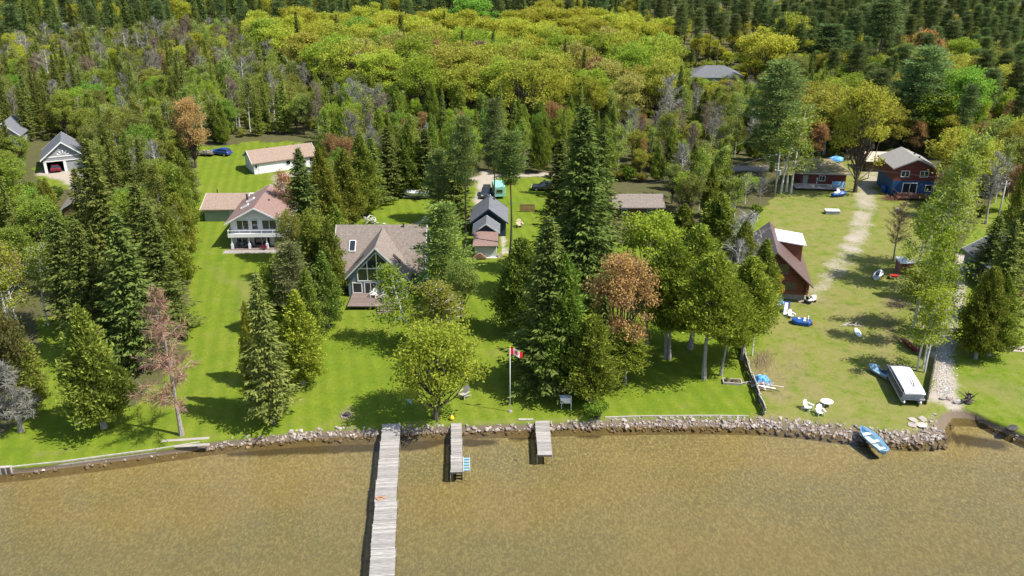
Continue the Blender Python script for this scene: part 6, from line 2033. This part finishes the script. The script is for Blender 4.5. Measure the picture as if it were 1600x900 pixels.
    (ST, 1126, 587, 440, 60, 'olive cedar with one leaning trunk near the framed flower bed', {'tint': (1.12, 1.12, 0.80), 'var': 0, 'lean': (0.12, 0)}),
    (ST, 1160, 562, 400, 84, 'olive cedar at the head of the rail fence', {'tint': (1.12, 1.10, 0.80), 'var': 2}),
    (CE, 1115, 440, 300, 90, 'tall olive cedar behind the cedar row', {'tint': (0.95, 0.92, 0.8), 'var': 0}),
    (CE, 1062, 432, 318, 70, 'olive cedar behind the lime-green maple', {'tint': (0.85, 0.88, 0.8), 'var': 1}),
    ('bare_tree', 1160, 475, 325, 74, 'grey leafless tree hugging the west side of the log house', {'var': 1}),
    ('bare_tree', 1140, 520, 370, 66, 'second grey leafless tree west of the log house', {'var': 0}),
    (BI, 1175, 556, 436, 60, 'thin dark-trunked tree with scattered leaves at the fence end', {'tint': (0.85, 0.8, 0.5), 'var': 3}),
    (MA, 1203, 478, 420, 42, 'small golden-leaved tree in front of the log house', {'tint': (1.0, 0.72, 0.6), 'var': 4}),
    (CE, 1184, 505, 372, 58, 'olive cedar screening the front of the log house', {'tint': (0.95, 0.95, 0.85), 'var': 1}),
    (CE, 1150, 500, 345, 66, 'tall olive cedar between the cedar row and the log house', {'tint': (0.9, 0.92, 0.85), 'var': 0}),
    (ST, 1010, 540, 400, 80, 'shaded cedar filling the gap behind the rust-orange maple', {'tint': (1.0, 1.05, 0.85), 'var': 1}),
    (S, 1544, 535, 342, 74, 'dark spruce rising behind the round cedars by the pebble path', {'var': 1, 'tint': (1.1, 1.05, 1)}),
    ('shrub', 935, 652, 624, 48, 'low yellow-green bush growing over the rock bank', {'var': 0, 'cat': 'shrub', 'tint': (0.6, 0.75, 0.5)}),
    # the east side
    (BI, 1432, 512, 392, 78, 'leafy birch over the cut brush heap', {'tint': (0.8, 0.88, 0.6), 'var': 2}),
    (CE, 1462, 470, 345, 46, 'slim olive cedar among the birches by the pebble path', {'tint': (0.9, 0.95, 0.8), 'var': 3}),
    (MA, 1100, 166, 118, 64, 'round green maple hiding the wall of the hip-roofed house', {'tint': (0.6, 0.85, 0.9), 'var': 2}),
    (MA, 1050, 160, 108, 60, 'golden-green maple in front of the pale-roofed building', {'tint': (0.9, 0.9, 1.0), 'var': 4}),
    (MA, 1135, 172, 120, 50, 'golden maple before the right-side end of the hip-roofed house', {'tint': (0.95, 0.88, 1.0), 'var': 0}),
    (MA, 1188, 160, 40, 96, 'tall golden maple rising behind the hip-roofed house', {'tint': (1.0, 0.92, 1.0), 'var': 3}),
    (MA, 1225, 120, 15, 84, 'tall lime-yellow maple against the pine plantation', {'tint': (0.85, 0.95, 1.0), 'var': 1}),
    (MA, 1560, 200, 92, 96, 'broad golden maple at the edge behind the vivid green maple', {'tint': (0.95, 0.9, 1.1), 'var': 0}),
    (MA, 1270, 240, 135, 92, 'broad olive-gold maple behind the red cottage', {'tint': (0.85, 0.8, 1.1), 'var': 2}),
    ('bare_tree', 1396, 407, 312, 44, 'small leafless reddish tree by the sandy drive', {'var': 2, 'tint': (0.8, 0.65, 0.6)}),
    (BI, 1455, 452, 215, 84, 'tall white-stemmed birch beside the pebble path', {'tint': (0.9, 0.95, 0.9), 'var': 1}),
    (BI, 1432, 430, 300, 62, 'bright green birch beside the white-roofed shed', {'tint': (0.8, 1.0, 0.6), 'var': 2}),
    (BI, 1445, 580, 440, 78, 'yellow-green birch behind the covered pontoon boat', {'tint': (0.9, 0.9, 0.55), 'var': 2}),
    (BI, 1455, 540, 350, 74, 'white-stemmed birch between the maroon canoe and the pebble path', {'tint': (0.8, 0.9, 0.6), 'var': 0}),
    (BI, 1480, 420, 240, 74, 'pale feathery birch behind the tall white-stemmed birch', {'tint': (0.9, 0.85, 0.75), 'var': 3}),
    (CE, 1524, 560, 415, 62, 'round olive cedar at the east edge of the pebble path', {'tint': (0.95, 0.95, 0.8), 'var': 4}),
    (CE, 1545, 555, 425, 72, 'olive cedar beside the pink paver pad', {'tint': (0.95, 0.98, 0.8), 'var': 2}),
    (S, 1562, 500, 325, 86, 'tall yellowish spruce near the east edge above the paver pad', {'var': 1, 'tint': (1.35, 1.2, 1)}),
    (S, 1540, 440, 335, 66, 'dark spruce below the eastern power pole', {'var': 4}),
    (CE, 1578, 400, 215, 40, 'narrow column-like cedar at the east edge', {'tint': (1.1, 1.0, 0.9), 'var': 3}),
    ('bare_tree', 1540, 350, 235, 48, 'grey leafless tree behind the eastern power pole', {'var': 1}),
    (MA, 1336, 300, 118, 112, 'tall leafy maple over the red cottage', {'tint': (0.85, 0.82, 0.9), 'var': 3}),
    (BI, 1225, 300, 170, 80, 'grey-green feathery tree beside the western power pole', {'tint': (0.7, 0.75, 0.7), 'var': 2}),
    (WP, 1205, 268, 88, 118, 'big dark-green pine behind the western power pole', {'var': 1, 'tint': (1.35, 1.35, 1.2)}),
    (WP, 1425, 232, 66, 120, 'big blue-green pine behind the red and blue house', {'var': 1, 'tint': (1.3, 1.4, 1.4)}),
    (MA, 1490, 238, 92, 104, 'vivid green maple behind the red and blue house', {'tint': (0.55, 0.90, 1.0), 'var': 0}),
    (WP, 1287, 128, 34, 84, 'dark rounded pine before the tall pine plantation', {'tint': (0.7, 0.8, 0.8), 'var': 3}),
    (RP, 1362, 150, -10, 60, 'tallest bare-trunked pine of the eastern background', {'var': 1}),
    (RM, 1432, 128, 40, 88, 'rust-brown maple below the tall pine plantation', {'tint': (0.95, 0.8, 0.75)}),
    (MA, 420, 118, 20, 76, 'vivid lime-green maple at the top of the wooded slope', {'tint': (0.75, 1.0, 1.0), 'var': 0}),
    (MA, 560, 108, 18, 90, 'vivid green maple in the middle of the yellow maples', {'tint': (0.45, 0.85, 1.0), 'var': 2}),
    (MA, 738, 80, -12, 90, 'vivid green maple at the top edge of the yellow maples', {'tint': (0.50, 0.9, 1.0), 'var': 0}),
    ('bare_tree', 1042, 240, 112, 44, 'tall grey dead trunk with stub branches in the eastern scrub', {'var': 1}),
    ('bare_tree', 565, 158, 80, 60, 'grey leafless tree in front of the yellow maples', {'var': 1}),
    (RM, 750, 150, 55, 64, 'pinkish bare-twigged maple before the yellow maples', {'tint': (0.75, 0.8, 1.3), 'var': 1}),
]
for kind, u, v, vt, wpx, lab, kw in TREES:
    wpx *= {S: 1.12 if wpx > 95 else 1.22, CE: 1.1, ST: 1.12}.get(kind, 1.0)
    kw = dict(kw)
    tree_px(kind, u, v, vt, wpx, lab, **kw)

# ------------------------------------------------------------------ the woods behind
# sightlines kept open (things that stand clear of the trees in front of them): u0, v0, u1, v1
OPEN = [(46, 205, 124, 275), (100, 297, 140, 330), (310, 286, 440, 402), (372, 220, 492, 276), (304, 240, 384, 302), (568, 308, 668, 352), (300, 232, 358, 262),
        (522, 350, 660, 490), (740, 322, 790, 405), (744, 284, 772, 330), (775, 282, 800, 335), (955, 300, 1038, 346), (1186, 348, 1274, 470), (1236, 242, 1334, 315), (1385, 230, 1450, 315),
        (1200, 300, 1400, 470), (1300, 265, 1395, 300), (1090, 100, 1150, 119), (1150, 258, 1204, 268), (1204, 240, 1222, 300), (1560, 285, 1570, 336), 
        (1588, 330, 1600, 480), (635, 298, 670, 310), (832, 280, 866, 296), (785, 318, 840, 332)]
FOOT = [  # no tree grows here (outlines of clearings and buildings)
    [(296, 700), (300, 420), (306, 305), (300, 226), (372, 226), (372, 214), (500, 212), (505, 270), (470, 290), (455, 420), (400, 700)],
    [(540, 700), (530, 430), (515, 345), (560, 335), (595, 306), (690, 302), (738, 300), (742, 276), (890, 270), (890, 350), (800, 420), (800, 700)],
    [(940, 285), (1050, 285), (1050, 350), (940, 350)],
    [(1190, 255), (1480, 248), (1480, 500), (1180, 480)], [(0, 222), (130, 222), (150, 300), (40, 300)], [(1030, 120), (1160, 120), (1160, 140), (1030, 140)], [(90, 295), (145, 295), (145, 345), (90, 345)],
    [(1120, 252), (1300, 252), (1300, 270), (1120, 270)], [(1580, 300), (1700, 300), (1700, 480), (1580, 480)], [(0, 214), (45, 214), (45, 236), (0, 236)], [(85, 48), (125, 48), (125, 75), (85, 75)],
]
YEL, LIM, GRN, GLD, BRN = (0.87, 0.95, 1.0), (0.72, 0.93, 0.9), (0.48, 0.74, 0.9), (0.94, 0.92, 1.2), (0.92, 0.80, 1.8)
PALE = (0.62, 0.68, 1.4)


def zone(u, v):
    """what grows at a sighted foot: (label, group, choices of (weight, kind, heights, width ratio, tints)), spacing"""
    mp = [YEL, YEL, LIM, GLD, BRN, LIM, (0.85, 0.80, 1.1)]
    if v < 82 or (u > 1040 and v < 118) or (u < 260 and v < 95):
        if u > 1020:
            return 'plantation', [(0.52, RP, (17, 22), 0.24, [(0.9, 0.9, 0.9), (1, 1, 1), (1.1, 1.05, 1)]), (0.48, MA, (6, 10), 0.7, [LIM, GRN, YEL, YEL])], 5.6
        return 'far', [(0.45, S, (16, 22), 0.32, [(0.9, 0.95, 1)]), (0.3, WP, (17, 21), 0.42, [(0.9, 0.95, 0.95)]), (0.25, MA, (13, 16), 0.65, [GRN, BRN, YEL])], 7.5
    if u > 1040 and v < 135:
        return 'plantation', [(0.2, RP, (15, 19), 0.28, [(1, 1, 1)]), (0.65, MA, (8, 12), 0.75, [LIM, GLD, YEL, YEL]), (0.15, WP, (12, 16), 0.45, [(0.9, 1, 1)])], 5.2
    if 360 + (v - 80) * 1.3 < u < 1060 and v < 192 + min(22, max(0, u - 640) * 0.2) - max(0, 620 - u) * 0.25:
        return 'maples', [(0.88, MA, (14, 18.5), 0.80, mp), (0.06, RM, (13, 16), 0.6, [(0.9, 0.9, 1.0)]), (0.06, S, (14, 19), 0.28, [(1, 1, 1)])], 7.4
    if u < 420 and v < 165:
        return 'greywood', [(0.20, BA, (11, 15), 0.36, [(0.8, 0.78, 0.7), (0.7, 0.67, 0.62)]), (0.20, S, (10, 15), 0.30, [(1.4, 1.3, 1.1)]), (0.28, BI, (10, 14), 0.46, [(0.7, 0.68, 0.8), (0.65, 0.7, 0.7)]), (0.10, CE, (8, 12), 0.34, [(0.9, 0.9, 0.9)]),
                            (0.22, MA, (9, 13), 0.62, [PALE, GRN, (0.7, 0.7, 1.2)])], 4.3
    if u < 300:
        return 'westwood', [(0.36, MA, (8, 12), 0.64, [GRN, LIM, PALE, (0.65, 0.72, 1.0)]), (0.20, S, (10, 15), 0.30, [(1.1, 1.05, 1)]), (0.20, CE, (8, 11), 0.38, [OL, (1.1, 1.0, 0.9)]), (0.16, BI, (9, 13), 0.4, [(0.7, 0.7, 0.7)]), (0.08, BA, (9, 12), 0.36, [(0.8, 0.8, 0.8)])], 4.1
    if u < 620 and v < 250:
        return 'midwood', [(0.14, BA, (10, 14), 0.34, [(0.85, 0.85, 0.8)]), (0.17, S, (9, 14), 0.30, [(1.5, 1.4, 1.1), (1.2, 1.2, 1)]), (0.20, CE, (8, 11), 0.38, [(1.0, 1.0, 0.9), (1.15, 1.1, 0.9)]), (0.25, BI, (9, 13), 0.46, [(0.7, 0.75, 0.8), (0.8, 0.9, 0.7)]),
                           (0.24, MA, (8, 12), 0.58, [LIM, GRN, PALE, (0.7, 0.72, 1.3)])], 3.9
    if u < 960:
        return 'cedarwood', [(0.22, S, (9, 15), 0.30, [(1.2, 1.2, 1), (1.4, 1.35, 1.1)]), (0.36, CE, (8, 13), 0.36, [(0.9, 0.95, 0.85), (1.0, 1.0, 0.85)]), (0.18, MA, (8, 12), 0.5, [LIM, GRN, PALE]), (0.14, BI, (9, 12), 0.44, [(0.75, 0.85, 0.7)]),
                             (0.05, BA, (9, 13), 0.32, [(0.8, 0.8, 0.8)]), (0.05, RM, (8, 11), 0.5, [(0.85, 0.9, 0.9)])], 3.9
    if u < 1200 and v > 150:
        return 'scrub', [(0.30, BI, (7, 11), 0.45, [(0.7, 0.75, 0.8), (0.8, 0.85, 0.75)]), (0.16, BA, (7, 11), 0.36, [(0.8, 0.8, 0.8)]), (0.22, CE, (6, 10), 0.40, [(0.95, 0.92, 0.85)]), (0.24, MA, (6, 9), 0.7, [PALE, LIM, (0.8, 0.8, 1.0), GLD]),
                         (0.08, RM, (6, 8), 0.6, [(1.0, 1.0, 0.8)])], 3.7
    return 'eastwood', [(0.14, WP, (11, 15), 0.46, [(1.3, 1.3, 1.1), (1.1, 1.15, 1)]), (0.48, MA, (10, 15), 0.74, [GLD, (0.9, 0.82, 1.0), PALE, LIM, GLD]), (0.10, BI, (9, 12), 0.4, [(0.75, 0.75, 0.75)]), (0.10, S, (11, 16), 0.3, [(1, 1, 1)]),
                        (0.08, RP, (15, 19), 0.28, [(1, 1, 1)]), (0.08, RM, (8, 11), 0.6, [(0.9, 0.9, 0.9)])], 4.9


WHERE = {'plantation': 'in the tall plantation beyond the eastern cottages', 'far': 'in the dark belt at the very top of the woods', 'maples': 'in the dome of yellow-green maples at the top',
         'greywood': 'in the grey leafless wood of the upper west corner', 'westwood': 'in the western wood around the grey garage', 'midwood': 'in the mixed wood behind the long white garage',
         'cedarwood': 'in the dense conifer wood behind the navy shed', 'scrub': 'in the pale scrub behind the brown cabin', 'eastwood': 'in the pine and maple wood behind the red cottages'}
LOOK = {S: 'dark pointed spruce', CE: 'olive cedar', MA: 'round spring-leafed maple', RM: 'rusty twigged maple', BI: 'slim pale birch', WP: 'feathery pine', RP: 'tall bare-trunked pine', BA: 'grey leafless tree'}


def hides(u, v, x, y, h, w):
    ut, vt, sc = project(x, y, LAWN + h)
    hw = w * sc * 0.5
    for a, b, c_, d in OPEN:
        if v > d - 4 and min(u, ut) - hw < c_ and max(u, ut) + hw > a and vt < d - 2:
            return True
    return False


MARKS = [(20, 'the grey-roofed house'), (95, 'the grey garage'), (170, 'the tall garage spruce'), (240, 'the spruce clump'), (308, 'the rust-coloured maple'), (345, 'the blue car'), (430, 'the long white garage'), (505, 'the garage end cedars'),
         (560, 'the back lawn corner'), (620, 'the upper back lawn'), (655, 'the covered boat'), (715, 'the gravel drive edge'), (765, 'the navy shed'), (820, 'the slatted fences'), (900, 'the tallest spruce'), (960, 'the lime-green maple'),
         (1000, 'the brown cabin'), (1045, 'the pale-roofed building'), (1115, 'the hip-roofed house'), (1160, 'the log house cedars'), (1212, 'the transformer pole'), (1285, 'the red cottage'), (1340, 'the tall cottage maple'), (1365, 'the sandy drive'),
         (1425, 'the red and blue house'), (1490, 'the vivid green maple'), (1560, 'the plain power pole')]
SHORT = {'plantation': 'the pine plantation', 'far': 'the dark top belt', 'maples': 'the maple dome', 'greywood': 'the grey upper wood', 'westwood': 'the garage wood', 'midwood': 'the mixed middle wood',
         'cedarwood': 'the conifer wood', 'scrub': 'the pale scrub', 'eastwood': 'the cottage wood'}
KIND_WORD = {S: 'spruce', CE: 'cedar', MA: 'maple', RM: 'rusty maple', BI: 'birch', WP: 'feathery pine', RP: 'bare-trunked pine', BA: 'leafless tree', 'shrub': 'shrub'}
NORM = {S: 13, CE: 10.5, MA: 12, RM: 11, BI: 10.5, WP: 16.5, RP: 20, BA: 11.5, 'shrub': 9}


def wood_label(kind, x, y, h, t, z):
    u, v, _ = project(x, y, LAWN)
    mark = min(MARKS, key=lambda m_: abs(m_[0] - u))[1]
    size = 'small' if h < NORM[kind] * 0.86 else 'tall' if h > NORM[kind] * 1.12 else 'middling'
    hue = ''
    if kind in (MA, 'shrub'):
        r_, g__, b__ = t
        hue = 'deep green ' if r_ < 0.62 * g__ + 0.05 else 'lime-green ' if r_ < 0.86 * g__ else 'golden ' if r_ > 1.06 * g__ else 'yellow-green '
    elif kind in (S, CE, WP, BI, BA):
        hue = ('dark ' if sum(t) < 2.6 else 'pale ' if sum(t) > 3.15 else '')
    row = int(max(0, (y - 120)) // 16)
    word = ['front edge', 'second row', 'third row', 'fourth row', 'fifth row', 'sixth row', 'seventh row', 'eighth row', 'ninth row', 'tenth row'][row] if row < 10 else 'far rows'
    return f'{size} {hue}{KIND_WORD[kind]}, {word} of {SHORT[z]}, above {mark}'


cands = []
taken = {}
frng = random.Random(5)


def free(x, y, sp):
    gx, gy = int(x // 4), int(y // 4)
    for i in range(-2, 3):
        for j in range(-2, 3):
            for (a, b, s) in taken.get((gx + i, gy + j), ()):
                if (a - x) ** 2 + (b - y) ** 2 < (0.5 * (s + sp)) ** 2:
                    return False
    return True


for k in range(110000):
    y = 118 + (455 - 118) * math.sqrt(frng.random())
    half = y * 0.60 + 14
    x = frng.uniform(-half, half)
    u, v, sc = project(x, y, LAWN)
    if v > 490 or v < 20:
        continue
    if v > 345 and not (u < 285):
        continue
    if u < 285 and v > 350 and (v > 470 or (u < 140 and v > 440)):
        continue
    z, choice, sp = zone(u, v)
    if not free(x, y, sp * (1.0 if y < 330 else 1.25)):
        continue
    if any(bool(in_poly(np.array([u]), np.array([v]), f)[0]) for f in FOOT):
        continue
    q = frng.random()
    for wgt, kind, hh, wr, tints in choice:
        q -= wgt
        if q <= 0:
            break
    h = frng.uniform(*hh)
    w = h * wr * frng.uniform(0.85, 1.2)
    fit = [s_ for s_ in (1.0, 0.8, 0.62, 0.48, 0.36) if h * s_ > 3.5 and not hides(u, v, x, y, h * s_, w * s_ ** 0.6)]
    if fit:
        h, w = h * fit[0], w * fit[0] ** 0.6
    else:
        h, w, kind = 2.2, 2.8, 'shrub'
        tints = [(0.5, 0.6, 0.5), (0.7, 0.8, 0.5)]
        if hides(u, v, x, y, h, w):
            continue
    t = frng.choice(tints)
    f = frng.uniform(0.86, 1.14)
    taken.setdefault((int(x // 4), int(y // 4)), []).append((x, y, sp * (1.0 if y < 330 else 1.25)))
    cands.append((y, x, kind, h, w, tuple(c * f for c in t), z))
for k in range(60000):      # undergrowth between the trunks
    y = 118 + (330 - 118) * math.sqrt(frng.random())
    x = frng.uniform(-y * 0.6, y * 0.6)
    u, v, sc = project(x, y, LAWN)
    if v > 470 or (v > 340 and u > 285) or v < 85 or not free(x, y, 1.7):
        continue
    if any(bool(in_poly(np.array([u]), np.array([v]), f)[0]) for f in FOOT):
        continue
    h = frng.uniform(1.4, 3.6)
    w = h * frng.uniform(0.95, 1.4)
    if hides(u, v, x, y, h, w):
        continue
    taken.setdefault((int(x // 4), int(y // 4)), []).append((x, y, 1.9))
    f = frng.uniform(0.7, 1.1)
    cands.append((y, x, 'shrub', h, w, tuple(c * f for c in frng.choice([(0.5, 0.6, 0.5), (0.75, 0.85, 0.5), (0.9, 0.75, 0.7), (0.6, 0.75, 0.4)])), zone(u, v)[0]))
cands.sort(key=lambda c: c[0] - 3.5 * c[3])
count, rest = {}, []
for y, x, kind, h, w, t, z in cands:
    count[kind] = count.get(kind, 0) + 1
    if count[kind] > 290 or abs(x) > y * 0.585 + 6:
        rest.append((x, y, kind, h, w))
        continue
    lab = wood_label(kind, x, y, h, t, z)
    tree(kind, x, y, h, w, lab, 'shrub' if kind == 'shrub' else 'tree', KIND_WORD[kind] + ('es of ' if kind == BI else 's of ') + SHORT[z], t)
print('WOODS', len(cands), {k: v for k, v in count.items()}, 'rest', len(rest))

# the trees beyond those, too far to count: one mass
shrub_rest = [r_ for r_ in rest if r_[2] == 'shrub']
rest = [r_ for r_ in rest if r_[2] != 'shrub']


def mass(mname, rest, label, cat):
    far_kinds = sorted({r_[2] for r_ in rest})
    pm = bpy.data.meshes.new(mname)
    pm.from_pydata([(x, y, LAWN) for x, y, *_ in rest], [], [])
    for nm, data in (('kind_no', [far_kinds.index(r_[2]) for r_ in rest]), ('turn', [frng.uniform(0, 6.28) for _ in rest]), ('high', [r_[3] for r_ in rest]), ('wide', [r_[4] for r_ in rest])):
        at = pm.attributes.new(nm, 'FLOAT', 'POINT')
        at.data.foreach_set('value', data)
    ng = bpy.data.node_groups.new(mname, 'GeometryNodeTree')
    ng.interface.new_socket('Geometry', in_out='INPUT', socket_type='NodeSocketGeometry')
    ng.interface.new_socket('Geometry', in_out='OUTPUT', socket_type='NodeSocketGeometry')
    gi, go = ng.nodes.new('NodeGroupInput'), ng.nodes.new('NodeGroupOutput')
    jn = ng.nodes.new('GeometryNodeJoinGeometry')

    def nattr(nm):
        n = ng.nodes.new('GeometryNodeInputNamedAttribute')
        n.data_type = 'FLOAT'
        n.inputs['Name'].default_value = nm
        return n.outputs[0]

    for i, kd in enumerate(far_kinds):
        tm, cm, h0, w0 = KINDS[kd][0]
        bm = bmesh.new()
        bm.from_mesh(tm)
        nt_f = len(bm.faces)
        bm.from_mesh(cm)
        me = bpy.data.meshes.new('far_' + kd)
        bm.faces.ensure_lookup_table()
        for q, f_ in enumerate(bm.faces):
            f_.material_index = 0 if q < nt_f else 1
        bm.to_mesh(me)
        bm.free()
        me.materials.append(tm.materials[0])
        me.materials.append(cm.materials[0])
        src = bpy.data.objects.new('far_' + kd, me)
        oi = ng.nodes.new('GeometryNodeObjectInfo')
        oi.inputs['Object'].default_value = src
        ip = ng.nodes.new('GeometryNodeInstanceOnPoints')
        eq = ng.nodes.new('FunctionNodeCompare')
        eq.data_type = 'FLOAT'
        eq.operation = 'EQUAL'
        eq.inputs[1].default_value = i
        eq.inputs['Epsilon'].default_value = 0.1
        ng.links.new(nattr('kind_no'), eq.inputs[0])
        cr_, cs = ng.nodes.new('ShaderNodeCombineXYZ'), ng.nodes.new('ShaderNodeCombineXYZ')
        ng.links.new(nattr('turn'), cr_.inputs[2])
        for sock, nm, d0 in ((0, 'wide', w0), (1, 'wide', w0), (2, 'high', h0)):
            dv = ng.nodes.new('ShaderNodeMath')
            dv.operation = 'DIVIDE'
            dv.inputs[1].default_value = d0
            ng.links.new(nattr(nm), dv.inputs[0])
            ng.links.new(dv.outputs[0], cs.inputs[sock])
        ng.links.new(gi.outputs[0], ip.inputs['Points'])
        ng.links.new(eq.outputs[0], ip.inputs['Selection'])
        ng.links.new(oi.outputs['Geometry'], ip.inputs['Instance'])
        ng.links.new(cr_.outputs[0], ip.inputs['Rotation'])
        ng.links.new(cs.outputs[0], ip.inputs['Scale'])
        ng.links.new(ip.outputs[0], jn.inputs[0])
    ng.links.new(jn.outputs[0], go.inputs[0])
    fw = link(mname, pm)
    md = fw.modifiers.new('trees', 'NODES')
    md.node_group = ng
    tag(fw, label, cat, kind='stuff')


if rest:
    mass('far_wood', rest, 'far dark wood closing the view behind the maples', 'woods')
if shrub_rest:
    mass('undergrowth', shrub_rest, 'leafy undergrowth between the trunks of the woods', 'undergrowth')
